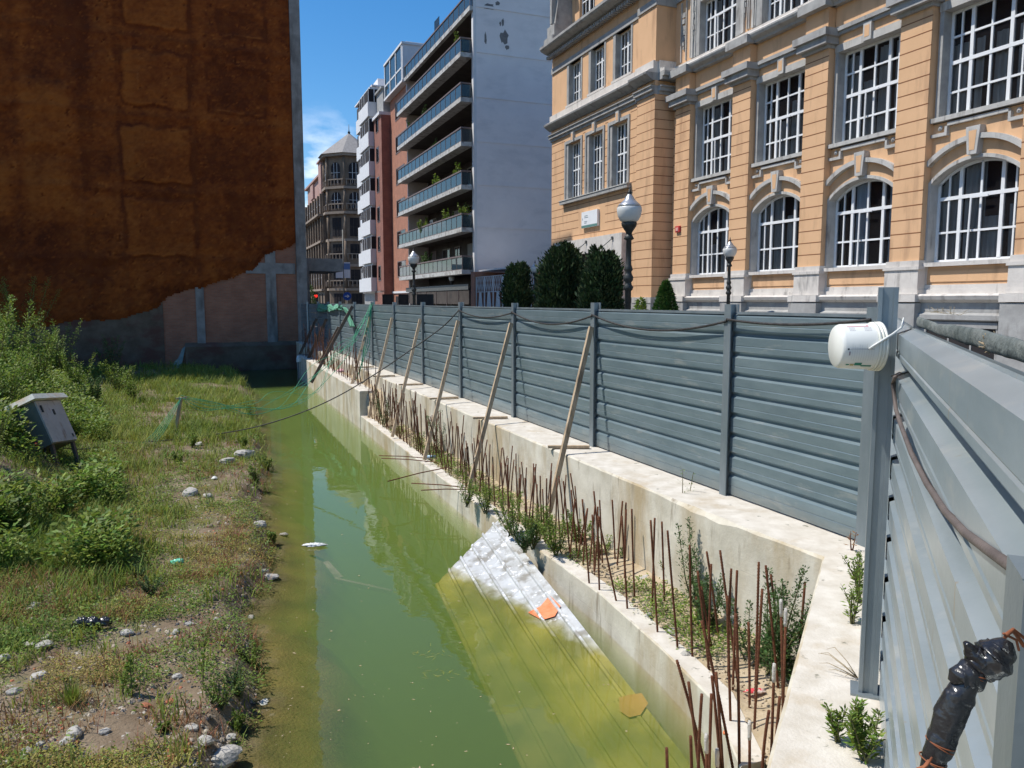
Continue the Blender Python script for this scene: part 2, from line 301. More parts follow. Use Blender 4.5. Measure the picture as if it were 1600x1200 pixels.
def grid_mesh(name, xs, ys, zf, mt, kind='structure', smooth=True):
    X, Y = np.meshgrid(xs, ys); Z = zf(X, Y); V = np.stack([X, Y, Z], -1).reshape(-1, 3)
    nx, ny = len(xs), len(ys); i = np.arange(nx-1); j = np.arange(ny-1); I, J = np.meshgrid(i, j); a = (J*nx+I).ravel()
    o = npmesh(name, V, np.stack([a, a+1, a+1+nx, a+nx], -1), mt, smooth=smooth); return tag(o, kind=kind)
# soil material: dirt, gravel specks, mossy green, red brick dust
def soil():
    m = mat('soil', (.14,.095,.055), (.27,.205,.135), 1.6, .95, 1.2, 30, stain=(.12,.13,.04), sscale=(.7,.7,.7), smin=.52, smax=.66, stain2=(.46,.42,.36), s2scale=(13,13,13), s2min=.615, s2max=.66)
    return m
M['soil'] = soil(); zmix(M['soil'], (.19,.145,.04), -1.40, -1.32)
xs = np.concatenate([np.arange(-60, -14, 1.0), np.arange(-14, 0.5, .075), np.arange(.5, 6, .5)])
ys = [-14, -8, -4, -2]; y = -1.0
while y < 46: ys.append(y); y += max(.07, .012*abs(y)+.02)
grid_mesh('ground', xs, np.array(ys), terrain_z, M['soil'])
def water_mat():
    m = bpy.data.materials.new('pond_water'); m.use_nodes = True; nt = m.node_tree; nt.nodes.clear(); L = nt.links.new
    o = N(nt, 'ShaderNodeOutputMaterial'); t = N(nt, 'ShaderNodeBsdfTransparent'); g = N(nt, 'ShaderNodeBsdfGlossy'); g.inputs['Roughness'].default_value = .015
    f = N(nt, 'ShaderNodeFresnel'); f.inputs[0].default_value = 1.45; b = N(nt, 'ShaderNodeMixShader')
    c = N(nt, 'ShaderNodeTexCoord'); n = N(nt, 'ShaderNodeTexNoise'); n.inputs['Scale'].default_value = 2.2; n.inputs['Detail'].default_value = 3
    n2 = N(nt, 'ShaderNodeTexNoise'); n2.inputs['Scale'].default_value = 14
    bm = N(nt, 'ShaderNodeBump'); bm.inputs['Strength'].default_value = .05; bm.inputs['Distance'].default_value = .05
    bm2 = N(nt, 'ShaderNodeBump'); bm2.inputs['Strength'].default_value = .02; bm2.inputs['Distance'].default_value = .01
    L(c.outputs['Object'], n.inputs[0]); L(c.outputs['Object'], n2.inputs[0]); L(n.outputs[0], bm.inputs['Height']); L(n2.outputs[0], bm2.inputs['Height']); L(bm.outputs[0], bm2.inputs['Normal'])
    L(bm2.outputs[0], g.inputs['Normal']); L(bm2.outputs[0], f.inputs['Normal'])
    L(f.outputs[0], b.inputs[0]); L(t.outputs[0], b.inputs[1]); L(g.outputs[0], b.inputs[2]); L(b.outputs[0], o.inputs['Surface'])
    va = N(nt, 'ShaderNodeVolumeAbsorption'); va.inputs['Color'].default_value = (.42, .62, .08, 1); va.inputs['Density'].default_value = 1.1
    vs = N(nt, 'ShaderNodeVolumeScatter'); vs.inputs['Color'].default_value = (.36, .56, .13, 1); vs.inputs['Density'].default_value = 2.0; vs.inputs['Anisotropy'].default_value = .3
    ad = N(nt, 'ShaderNodeAddShader'); L(va.outputs[0], ad.inputs[0]); L(vs.outputs[0], ad.inputs[1]); L(ad.outputs[0], o.inputs['Volume'])
    return m
M['water'] = water_mat()
wb = MB(); wb.box(-45, 6.5, -12, 44, -3.6, WATER); tag(wb.build('water', M['water']), kind='structure')
gb = MB(); gb.box(-2000, 2000, -600, 3000, -5.0, -4.2); tag(gb.build('terrain', M['soil']), kind='structure')
# ---- street surface (outside the pit, level with the wall top)
FX = lambda Y: 5.86-.4085*Y            # long fence line
NX = lambda Y: .333+.436*Y              # near fence line
CY = (5.86-.333)/(.436+.4085); CX = NX(CY)
st = MB()
st.prism([(NX(-14)+.5,-14),(600,-14),(600,1500),(-600,1500),(-600,41.6),(FX(41.6)+.45,41.6),(CX+.55,CY+.3)], -4.1, -.03)
tag(st.build('street', M['asphalt']), kind='structure')
# pavement along the school and along the fence, with kerbs
def strip_prism(mb, xa, xb, y0, y1, z0, z1):
    mb.prism([(xa+SL*y0,y0),(xb+SL*y0,y0),(xb+SL*y1,y1),(xa+SL*y1,y1)], z0, z1)
pv = MB(); strip_prism(pv, 15.6, 19.7, -14, 140, -.4, .09); strip_prism(pv, 6.9, 9.4, 9, 140, -.4, .09); tag(pv.build('pavement', M['paving']), kind='structure')
mk = MB()
for i in range(30): strip_prism(mk, 12.4, 12.52, -10+i*5, -7.5+i*5, -.05, -.026)
tag(mk.build('road_markings', M['white_paint']), kind='structure')
# ---- retaining wall with the street fence on it
inner = [(-12.2,42.6),(5.10-.4075*38,38),(5.10-.4075*26,26),(5.09-.4075*16.3,16.3),(2.10,7.44),(2.62,6.29),(1.26,3.53),(.3,1.5),(-.9,-1.0),(-3,-5.4)]
outer = [(-11.2,42.9),(FX(38)+.45,38),(FX(26)+.45,26),(FX(16.3)+.45,16.3),(FX(8)+.5,8.1),(CX+.6,CY+.2),(NX(3.4)+.6,3.2),(NX(1.3)+.55,1.1),(NX(-1)+.55,-1.2),(-1.2,-5.8)]
inner[4] = (5.09-.4075*7.44, 7.44)
def dense(pl, step):
    o = []
    for (a, b) in zip(pl[:-1], pl[1:]):
        n = max(1, int(math.dist(a, b)/step)); o += [(a[0]+(b[0]-a[0])*i/n, a[1]+(b[1]-a[1])*i/n) for i in range(n)]
    return o+[pl[-1]]
seg = []
for k in range(len(inner)-1):
    n = max(2, int(math.dist(inner[k], inner[k+1])/.12))
    for i in range(n):
        t = i/n; seg.append(((inner[k][0]*(1-t)+inner[k+1][0]*t, inner[k][1]*(1-t)+inner[k+1][1]*t), (outer[k][0]*(1-t)+outer[k+1][0]*t, outer[k][1]*(1-t)+outer[k+1][1]*t), k))
rows = []; mats = []
for idx, (a, b, k) in enumerate(seg):
    d = Vector((b[0]-a[0], b[1]-a[1])); L_ = d.length; d.normalize(); j = float(fbm(a[0]*3, a[1]*3, 4)); ch = .018+.03*abs(j)
    if 7.2 < a[1] < 9.2 and k < 5: ch += .05*max(0, math.sin((a[1]-7.2)*2.6))*abs(.6+2*j)
    pr = [(0, -3.4), (.0+.006*j, -1.3), (.006*j, -.5), (.004, -ch*1.1), (ch*1.1, -.004+.008*j)]
    for q in range(1, 6): pr.append((ch+(L_-ch)*q/6, .012*float(fbm(a[0]*6+q*2, a[1]*6, 3))))
    pr += [(L_, 0), (L_, -.6)]
    rows.append([(a[0]+d.x*u, a[1]+d.y*u, z) for u, z in pr])
n = len(rows[0]); V = [p for r in rows for p in r]; F = []; MI = []
for i in range(len(rows)-1):
    for j in range(n-1): F.append((i*n+j, i*n+j+1, (i+1)*n+j+1, (i+1)*n+j)); MI.append(0 if j < 4 else 1)
# formwork concrete: boards and cold joints in relief
def formwork():
    m = M['concrete'].copy(); m.name = 'formwork_concrete'; nt = m.node_tree; b = nt.nodes['Principled BSDF']; L = nt.links.new
    c = N(nt, 'ShaderNodeTexCoord'); sp = N(nt, 'ShaderNodeSeparateXYZ'); L(c.outputs['Object'], sp.inputs[0])
    md = N(nt, 'ShaderNodeMath', operation='FRACT'); ml = N(nt, 'ShaderNodeMath', operation='MULTIPLY'); ml.inputs[1].default_value = 2.3
    L(sp.outputs['Z'], ml.inputs[0]); L(ml.outputs[0], md.inputs[0]); cm = N(nt, 'ShaderNodeMath', operation='LESS_THAN'); cm.inputs[1].default_value = .025; L(md.outputs[0], cm.inputs[0])
    ml2 = N(nt, 'ShaderNodeMath', operation='MULTIPLY'); ml2.inputs[1].default_value = .8; L(sp.outputs['Y'], ml2.inputs[0]); fr2 = N(nt, 'ShaderNodeMath', operation='FRACT'); L(ml2.outputs[0], fr2.inputs[0])
    cm2 = N(nt, 'ShaderNodeMath', operation='LESS_THAN'); cm2.inputs[1].default_value = .012; L(fr2.outputs[0], cm2.inputs[0])
    mxm = N(nt, 'ShaderNodeMath', operation='MAXIMUM'); L(cm.outputs[0], mxm.inputs[0]); L(cm2.outputs[0], mxm.inputs[1])
    bm = N(nt, 'ShaderNodeBump'); bm.inputs['Strength'].default_value = .8; bm.inputs['Distance'].default_value = .012; bm.invert = True; L(mxm.outputs[0], bm.inputs['Height'])
    old = [l for l in nt.links if l.to_socket == b.inputs['Normal']]
    if old: L(old[0].from_socket, bm.inputs['Normal'])
    L(bm.outputs[0], b.inputs['Normal']); return m
M['formwork'] = formwork()
me = bpy.data.meshes.new('retaining_wall'); me.from_pydata(V, [], F); me.materials.append(M['formwork']); me.materials.append(M['concrete_top'])
me.polygons.foreach_set('material_index', MI); me.update(); ow = bpy.data.objects.new('retaining_wall', me); col.objects.link(ow)
tag(ow, 'high cast concrete retaining wall that carries the grey street fence', 'wall')
# ---- low wall (pile cap edge) by the water
LW = [atz(*p, -1.05).xy for p in [(1156,1198),(1110,1090),(1030,1010),(940,930),(830,850),(720,770)]]
LW = [tuple(p) for p in LW]+[(4.19-.396*21.3, 21.3)]
LWx = interp([p[1] for p in LW]+[36], [p[0] for p in LW]+[4.22-.398*36])
def wall_slab(name, pl, zt, thick, mt, label, cap0=True):
    V = []; F = []; MI = []; pl = dense(pl, .15); n = 7
    for x, y in pl:
        j = float(fbm(x*4, y*4, 3)); ch = .012+.02*abs(j)
        for u, z in [(0, -3.2), (0, -1.5), (.003, zt-ch), (ch, zt+.006*j), (thick*.5, zt+.01*j), (thick, zt), (thick, -3.2)]:
            V.append((x+u*.928, y+u*.371, z))
    for i in range(len(pl)-1):
        for j in range(n-1): F.append((i*n+j, (i+1)*n+j, (i+1)*n+j+1, i*n+j+1)); MI.append(1 if j in (3, 4) else 0)
    F.append(tuple(range(n))); MI.append(0); F.append(tuple(range(len(V)-1, len(V)-1-n, -1))); MI.append(0)
    me = bpy.data.meshes.new(name); me.from_pydata(V, [], F); me.materials.append(M['formwork']); me.materials.append(M['concrete_top']); me.polygons.foreach_set('material_index', MI); me.update()
    o = bpy.data.objects.new(name, me); col.objects.link(o); return tag(o, label, 'wall')
wall_slab('low_concrete_wall', LW, -1.05, .22, None, 'low concrete wall along the green water with rusty bars behind it')
hw = [(4.22-.398*21.3, 21.3), (4.22-.398*28, 28), (4.24-.398*35.4, 35.4)]
wall_slab('stepped_concrete_wall', hw, -.36, .42, None, 'taller far stretch of the waterside concrete wall beyond the step')
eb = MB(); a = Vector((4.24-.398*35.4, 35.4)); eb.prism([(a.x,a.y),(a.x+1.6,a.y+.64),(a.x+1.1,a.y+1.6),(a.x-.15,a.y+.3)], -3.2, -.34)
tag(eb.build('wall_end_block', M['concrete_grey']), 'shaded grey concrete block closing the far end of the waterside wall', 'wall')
# bed between the walls
def bed():
    V = []; F = []; ys = []; y = 2.0
    while y < 37: ys.append(y); y += .09+.004*y
    n = 14
    for y in ys:
        a = float(LWx(y))+.20 if y > 4.75 else .2-(4.75-y)*.4; b = (5.10-.4075*y if y > 6.3 else 2.62-(6.29-y)*.495)+.02
        zt = -1.075 if y < 21.3 else -.46
        for i in range(n):
            t = i/(n-1); x = a+(b-a)*t
            z = zt+.16*float(fbm(x*2.2, y*2.2, 4))*math.sin(math.pi*min(1, t*1.2+.1))+.10*t*(1+float(fbm(x, y, 2)))+.06*float(fbm(x*8, y*8, 3))*t
            V.append((x, y, z if y > 4.6 else min(z, -1.08)))
    for j in range(len(ys)-1):
        for i in range(n-1): a = j*n+i; F.append((a, a+1, a+1+n, a+n))
    o = npmesh('sand_bed', V, F, M['sand'], smooth=True); tag(o, kind='structure')
bed()
def bed_z(x, y): return -1.06 if y < 21.3 else -.45
sb = MB(); sb.prism([(-2.4,-3),(1.0,-3),(1.62,4.2),(.2,4.35),(-.2,2.2)], -3.3, -1.10); tag(sb.build('concrete_footing', M['concrete']), 'concrete footing under the nearest cluster of rusty bars', 'footing')

# ================================================================== FENCES
def sheet_profile(n, p, dep):
    """horizontal cassette cladding: (offset towards the pit, z) from the bottom up"""
    pr = []
    for i in range(n):
        z = i*p
        pr += [(0, z+.006), (-dep, z+dep*1.15)] if i else [(-dep, z+.004)]
        pr += [(-dep, z+p*.42), (-dep+.004, z+p*.45), (-dep, z+p*.48), (-dep, z+p-.030), (-.002, z+p-.006)]
    pr += [(0, n*p+.004)]
    return pr
def panel(name, a, b, z0, n, p, dep, root, mt, sag=0):
    a = Vector(a); b = Vector(b); d = (b-a).normalized(); nrm = Vector((d.y, -d.x))   # towards the pit handled by sign
    if nrm.x > 0: nrm = -nrm
    pr = sheet_profile(n, p, dep); m = MB(); k = 5; V = []
    for i in range(k):
        t = i/(k-1); c = a.lerp(b, t)
        for o, z in pr:
            w_ = .006*math.sin(t*math.pi)*math.sin(z*3.1+a.x); V.append((c.x-nrm.x*(o-w_), c.y-nrm.y*(o-w_), z0+z))
    q = len(pr); F = [(i*q+j, (i+1)*q+j, (i+1)*q+j+1, i*q+j+1) for i in range(k-1) for j in range(q-1)]
    # back skin
    b0 = len(V)
    for c in (a, b):
        for z in (0, n*p+.004): V.append((c.x-nrm.x*.012, c.y-nrm.y*.012, z0+z))
    F += [(b0, b0+1, b0+3, b0+2)]
    m.add(V, F); return m.build(name, mt, root)
def post(root, x, y, z1, ang, wdt=.10, z0=-.02, mt=None):
    m = MB(); c, s_ = math.cos(ang), math.sin(ang)
    def q(u, v): return (x+u*c-v*s_, y+u*s_+v*c)
    h = wdt/2; t = .012
    # H section standing on a plate
    m.prism([q(-h,-h), q(h,-h), q(h,-h+t), q(-h,-h+t)], z0, z1); m.prism([q(-h,h-t), q(h,h-t), q(h,h), q(-h,h)], z0, z1)
    m.prism([q(-t/2-.002,-h+t), q(t/2+.002,-h+t), q(t/2+.002,h-t), q(-t/2-.002,h-t)], z0, z1-.002)
    m.prism([q(-h-.03,-h-.03), q(h+.03,-h-.03), q(h+.03,h+.03), q(-h-.03,h+.03)], z0-.004, z0+.012)
    return m.build('post', mt or M['fence_post'], root)
FA = math.atan2(1, -.4085)
FD = Vector((-.4085, 1)).normalized(); FN = Vector((-FD.y, FD.x))     # FN: towards the pit
def box_post(root, x, y, z1, ang, wdt=.1):
    m = MB(); h = .047; c, s_ = math.cos(ang), math.sin(ang); q = lambda u, v: (x+u*c-v*s_, y+u*s_+v*c); t = .006
    m.prism([q(-h,-h), q(h,-h), q(h,h), q(-h,h)], -.02, z1); m.prism([q(-h-.012,h-.02), q(-h,h-.02), q(-h,h), q(-h-.012,h)], -.02, z1-.002); m.prism([q(-h-.012,-h), q(-h,-h), q(-h,-h+.02), q(-h-.012,-h+.02)], -.02, z1-.002)
    m.prism([q(-h-.04,-h-.04), q(h+.03,-h-.04), q(h+.03,h+.04), q(-h-.04,h+.04)], -.01, .012); return m.build('post', M['fence_post'], root)
lf = thing('street_fence', 'long grey metal hoarding with horizontal ribs running beside the street', 'fence', (0,0,0))
PY = [8.41+2.865*i for i in range(11)]
PP = [(FX(y), y) for y in PY]; P_END = (FX(6.62), 6.62)
allp = [P_END]+PP
for i, (x, y) in enumerate(allp):
    post(lf, x+FN.x*.035, y+FN.y*.035, (2.12 if i else 2.10)+rng.uniform(-.01, .012), FA, .11 if i < 3 else .1)
for a, b in zip(allp[:-1], allp[1:]):
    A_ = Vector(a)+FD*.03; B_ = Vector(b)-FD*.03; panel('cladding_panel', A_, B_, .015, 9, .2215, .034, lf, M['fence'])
tr = MB()
for a, b in zip(allp[:-1], allp[1:]):
    A_ = Vector(a)+FD*.06+FN*.005; B_ = Vector(b)-FD*.06+FN*.005
    tr.beam((A_.x, A_.y, 2.018), (B_.x, B_.y, 2.018), .05, .028)
tr.build('top_rail', M['fence_post'], lf)
# end return, in the shade beside the tall building
rf = thing('end_fence', 'dark shaded hoarding panel closing the gap between the street fence and the tall building', 'fence')
e0 = Vector(allp[-1]); e1 = Vector((-11.1, 40.6)); 
m = MB(); 
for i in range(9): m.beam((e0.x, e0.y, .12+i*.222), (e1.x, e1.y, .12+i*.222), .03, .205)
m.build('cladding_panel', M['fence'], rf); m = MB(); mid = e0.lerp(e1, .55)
m.beam((mid.x-.04, mid.y-.04, 0), (mid.x-.04, mid.y-.04, 2.1), .12, .08); m.build('post', M['fence_post'], rf)
# near fence beside the camera
ND = Vector((.436, 1)).normalized(); NN = Vector((-ND.y, ND.x)); NA = math.atan2(ND.y, ND.x)
nf = thing('near_fence', 'near grey ribbed metal hoarding running past the right of the picture', 'fence')
nposts = [4.0, -2.1]
for y in nposts:
    x = NX(y); o_ = .118 if y > 2 else -.02; (box_post if y > 2 else post)(nf, x+NN.x*o_, y+NN.y*o_, 2.22 if y == 4.0 else 1.97, NA, .105)
prev = (CX+.02, CY-.12)
box_post(nf, NX(.86)+NN.x*.060, .86+NN.y*.060, 1.83, NA)
for y in nposts:
    A_ = Vector(prev)-ND*.02; B_ = Vector((NX(y), y))+ND*(.03 if y > 2 else -.0)
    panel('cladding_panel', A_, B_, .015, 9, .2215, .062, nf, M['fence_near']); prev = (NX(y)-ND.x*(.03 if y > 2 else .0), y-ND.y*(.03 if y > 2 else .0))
# ================================================================== TALL BUILDING ON THE LEFT (party wall with sprayed foam)
LB0 = Vector((-10.87, 41.0)); LBd = Vector((2.16, 1.0)).normalized(); LBn = Vector((-LBd.y, LBd.x))
def lw(px, py):
    r = ray(px, py); n = LBn; t = (LB0.x*n.x+LB0.y*n.y)/(r[0]*n.x+r[1]*n.y); p = Vector((r[0]*t, r[1]*t)); return ((p-LB0).dot(LBd), EYE+r[2]*t)
tb = thing('tall_building', 'tall building with a blank party wall sprayed in dark orange foam over bare brick', 'building', (LB0.x, LB0.y, 0), math.atan2(LBd.y, LBd.x))
TOP = 27.0
m = MB(); m.box(-46, 0, .02, 16, -3.5, TOP); m.build('wall', M['brick_dark'], tb)
xe = lw(459, 300)[0]
# foam sheet
bott = interp([lw(*p)[0] for p in [(-200,515),(60,512),(120,503),(180,500),(245,481),(262,462),(290,455),(310,450),(345,440),(368,432),(395,424),(410,402),(430,394),(452,386),(462,380)]]+[-46],
              [lw(*p)[1] for p in [(-200,515),(60,512),(120,503),(180,500),(245,481),(262,462),(290,455),(310,450),(345,440),(368,432),(395,424),(410,402),(430,394),(452,386),(462,380)]]+[.8])
gx = np.arange(-46, xe+.001, .13); gz = np.arange(1.2, TOP, .13)
gx = np.concatenate([gx[gx < -19], np.arange(-19, xe, .075), [xe]]); gz = np.concatenate([np.arange(.2, 19.5, .075), np.arange(19.5, TOP, .2)])
X, Z = np.meshgrid(gx, gz)
D = .09+.13*fbm(X*.9, Z*.9, 4)+.09*fbm(X*4, Z*4, 4)+.06*fbm(X*11, Z*13, 3)
rects = [((190,-40,293,50),.07,1),((190,78,294,170),.06,1),((190,197,298,288),.07,1),((196,311,304,400),.06,1),((310,205,412,292),-.05,0),((325,104,412,182),-.04,1),((345,22,412,64),-.05,1),
         ((28,122,121,238),.14,0),((40,245,118,330),.05,0),((352,300,414,372),-.07,0),((-80,60,14,180),.06,0),((136,-40,184,140),.10,0),((-90,250,20,340),.08,0),((120,310,185,400),.05,0),((40,-60,120,110),-.06,0),((200,408,300,448),.05,0),((60,345,180,440),-.05,0)]
for (a, b, c, d), h, sharp in rects:
    x0, z1 = lw(a, b); x1, z0 = lw(c, d); s_ = .10 if sharp else .3; jx = (.3 if sharp else .6)*fbm(Z*1.6, X*.5, 4); jz = (.35 if sharp else .6)*fbm(X*1.6, Z*.5, 4)
    ins = sstep(-s_, s_, X-x0+jx)*sstep(-s_, s_, x1+jx-X)*sstep(-s_, s_, Z-z0+jz)*sstep(-s_, s_, z1+jz-Z)
    D = D+h*ins
    if sharp: D = D+.05*np.exp(-((Z-z0+jz)/.05)**2)*sstep(0, .2, X-x0)*sstep(0, .2, x1-X)*(vnoise(X*5, Z) > .3)
for px_ in (186, 305, 418, 128, 25):
    xc = lw(px_, 200)[0]; D = D+.05*np.exp(-((X-xc+.2*fbm(Z*.6, X*.1, 3))/.18)**2)
for pz in (64, 184, 300, 405):
    zc = lw(250, pz)[1]; D = D+.05*np.exp(-((Z-zc+.2*fbm(X*.6, Z*.1, 3))/.2)**2)
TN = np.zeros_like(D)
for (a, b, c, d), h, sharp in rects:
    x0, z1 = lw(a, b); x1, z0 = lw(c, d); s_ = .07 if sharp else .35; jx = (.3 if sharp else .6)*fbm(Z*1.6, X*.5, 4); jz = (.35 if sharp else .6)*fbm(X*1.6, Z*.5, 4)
    if sharp: e_ = np.minimum(np.minimum(X-x0+jx, x1+jx-X), np.minimum(Z-z0+jz, z1+jz-Z)); TN = TN-1.3*np.exp(-((e_+.10)/.07)**2)*(vnoise(X*2, Z*2) > .25)+1.5*np.exp(-((Z-z0+jz-.02)/.045)**2)*sstep(0, .2, X-x0)*sstep(0, .2, x1-X)*(vnoise(X*4, Z*3) > .4)  # groove shade and bright ridge edges round the panels painted into the tone
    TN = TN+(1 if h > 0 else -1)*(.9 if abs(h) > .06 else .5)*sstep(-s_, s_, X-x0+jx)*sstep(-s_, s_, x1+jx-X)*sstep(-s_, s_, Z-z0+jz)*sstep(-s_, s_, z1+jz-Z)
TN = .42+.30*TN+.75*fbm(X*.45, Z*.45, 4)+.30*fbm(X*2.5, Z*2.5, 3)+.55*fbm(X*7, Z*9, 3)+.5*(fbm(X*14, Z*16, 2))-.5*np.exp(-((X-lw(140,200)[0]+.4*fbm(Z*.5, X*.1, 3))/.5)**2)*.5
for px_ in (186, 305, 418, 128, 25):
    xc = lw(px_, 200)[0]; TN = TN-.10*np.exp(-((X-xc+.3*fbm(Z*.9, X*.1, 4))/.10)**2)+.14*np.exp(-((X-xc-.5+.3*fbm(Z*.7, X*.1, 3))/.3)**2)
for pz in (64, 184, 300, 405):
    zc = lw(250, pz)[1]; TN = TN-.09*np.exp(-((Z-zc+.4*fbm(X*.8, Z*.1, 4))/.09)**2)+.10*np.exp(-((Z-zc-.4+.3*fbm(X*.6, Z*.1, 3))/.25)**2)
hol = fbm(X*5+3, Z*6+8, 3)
TN = TN-.5*sstep(.24, .30, hol)+.5*sstep(.20, .24, hol)*(1-sstep(.24, .27, hol)); D = D-.06*sstep(.22, .3, hol)  # pits: shade in the hollow and light on the rim painted in
D = np.maximum(D, .03)
zb = bott(X)+.25*fbm(X*2.5, X*0+1, 4)
D = D*(.3+.7*sstep(0, .35, Z-zb)); 
V = np.stack([X, -D, Z], -1).reshape(-1, 3); nx = len(gx)
I, J = np.meshgrid(np.arange(len(gx)-1), np.arange(len(gz)-1)); keep = (Z > zb)[:-1, :-1].ravel(); a = (J*nx+I).ravel()[keep]
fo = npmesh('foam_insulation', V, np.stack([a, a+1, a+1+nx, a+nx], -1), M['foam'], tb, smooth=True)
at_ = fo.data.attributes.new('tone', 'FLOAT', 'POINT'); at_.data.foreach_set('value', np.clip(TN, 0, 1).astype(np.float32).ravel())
m = MB(); m.box(xe+.02, .012, -.10, .1, -.6, TOP+.2); m.box(xe-.02, .0, -.12, -.1, 4.6, 4.66); m.build('corner_column', M['concrete_grey'], tb)
m = MB()
cx0, cz = lw(415, 430); cx1, _ = lw(431, 430); m.box(cx0, cx1, -.035, .05, -.4, 5.1); m.build('concrete_column', M['concrete_grey'], tb); m = MB()
cx0, cz = lw(305, 450); cx1, _ = lw(318, 450); m.box(cx0, cx1, -.03, .05, -.4, bott(cx0)+.1); m.build('concrete_column', M['concrete_grey'], tb); m = MB()
bz0 = lw(440, 428)[1]; bz1 = lw(440, 412)[1]; m.box(lw(384,420)[0], xe-.05, -.03, .05, bz0, bz0+.55)
m.build('concrete_beam', M['concrete_grey'], tb)
m = MB(); m.box(lw(246,520)[0], xe+.02, -.012, .03, .3, 5.6)
m2 = MB()
# grey old render at lower left and under the beam
V = []; gx2 = np.arange(-30, lw(262,500)[0], .2)
m2.add([p for x in gx2 for p in ((x, -.014, -2.5), (x, -.014, float(min(2.6, 1.6+1.3*fbm(x*.8, 2.0, 4)+.9))))], [(2*i, 2*i+2, 2*i+3, 2*i+1) for i in range(len(gx2)-1)])
m2.build('old_render', M['render_old'], tb)
m = MB(); x0 = lw(290,560)[0]; zt = lw(400,540)[1]
xs_ = np.linspace(x0, xe, 40); b0 = len(m.v)
m.add([q for x in xs_ for q in ((x, -.25, -3.2), (x, -.25+.03*float(fbm(x*3, 0, 2)), zt+.12*float(fbm(x*1.5, 5, 3))), (x, .01, zt+.2+.12*float(fbm(x*1.5, 5, 3))))],
      [f for i in range(39) for f in ((3*i, 3*i+3, 3*i+4, 3*i+1), (3*i+1, 3*i+4, 3*i+5, 3*i+2))])
m.build('base_wall', M['render_old'], tb)
m = MB(); m.box(0.01, 2.2, 1.2, 5.5, lw(484,428)[1]+.2, lw(484,412)[1]+.35); m.box(0.015, .3, .8, 1.2, 0, lw(484,412)[1]); m.build('canopy', M['concrete_grey'], tb)
m = MB(); m.box(-46.2, .2, -.18, 16.2, TOP, TOP+.5); m.build('parapet', M['concrete_grey'], tb)

# ================================================================== SCHOOL BUILDING (ochre facade)
SX0 = 19.87
sc_ = thing('ochre_building', 'large ochre school building with grey stone trim and white many paned windows', 'building', (SX0, 0, 0), STREET_ANG)
TP = -.8                       # the corner wing stands .8 m proud
def bx(x0, x1, y0, y1, z0, z1): m = MB(); m.box(x0, x1, y0, y1, z0, z1); return m
PC = [-34.5+3.67*i for i in range(8)]     # pier centres; last ones beyond the right edge of the picture
XE = PC[-1]+.5; XR = -35.62             # right end of the building, corner of the wing
HW = .50
Wl = MB(); Gr = MB(); Pale = MB(); Lint = MB(); Gv = MB()
def arch(x, xc, hw, zs, rise):
    rad = (hw*hw+rise*rise)/(2*rise); u = max(-hw, min(hw, x-xc)); return zs-(rad-rise)+math.sqrt(rad*rad-u*u)
def arch_piece(m, x0, x1, xc, hw, zs, rise, ztop, y0, y1, n=20):
    """wall above an arched opening: front, soffit"""
    xs = [x0]+[xc-hw+2*hw*i/n for i in range(n+1)]+[x1] if x0 < xc-hw else [xc-hw+2*hw*i/n for i in range(n+1)]
    for a, b in zip(xs[:-1], xs[1:]):
        if b-a < 1e-6: continue
        za, zb_ = arch(a, xc, hw, zs, rise), arch(b, xc, hw, zs, rise)
        m.add([(a,y0,za),(b,y0,zb_),(b,y0,ztop),(a,y0,ztop),(a,y1,za),(b,y1,zb_)], [(0,1,2,3),(4,5,1,0)])
def arch_band(m, xc, hw, zs, rise, t, y0, y1, n=22, legs=None):
    """moulding of thickness t outside the arch line"""
    pts = []
    for i in range(n+1):
        x = xc-hw+2*hw*i/n; z = arch(x, xc, hw, zs, rise); pts.append((x, z))
    out_ = []
    for i, (x, z) in enumerate(pts):
        a = pts[max(0, i-1)]; b = pts[min(n, i+1)]; d = Vector((b[0]-a[0], b[1]-a[1])).normalized(); out_.append((x-d.y*t, z+d.x*t))
    if legs is not None: pts = [(pts[0][0], legs)]+pts+[(pts[-1][0], legs)]; out_ = [(pts[0][0]-t, legs)]+[(xc-hw-t, zs+.02)]+out_[1:-1]+[(xc+hw+t, zs+.02)]+[(pts[-1][0]+t, legs)]
    k = len(pts)
    for i in range(k-1):
        a, b, c, d = pts[i], pts[i+1], out_[i+1], out_[i]
        m.add([(a[0],y0,a[1]),(b[0],y0,b[1]),(c[0],y0,c[1]),(d[0],y0,d[1]),(a[0],y1,a[1]),(b[0],y1,b[1]),(c[0],y1,c[1]),(d[0],y1,d[1])], [(0,1,2,3),(4,5,1,0),(3,2,6,7)])
    for i, rev in ((0, 0), (k-1, 1)):
        a, d = pts[i], out_[i]; m.add([(a[0],y0,a[1]),(d[0],y0,d[1]),(d[0],y1,d[1]),(a[0],y1,a[1])], [(0,1,2,3)])
def grooves(x0, x1, yf, z0, z1, step=.375, side=None, ends=True):
    """dark recessed joints between the courses: shown as thin shadow strips 2 mm proud"""
    z = z0+step
    while z < z1-.05:
        Gv.box(x0-.003, x1+.003, yf-.003, yf+.02, z-.014, z+.014)
        if side: Gv.box(x1-.01, x1+.003, yf+.003, side, z-.014, z+.014)
        z += step
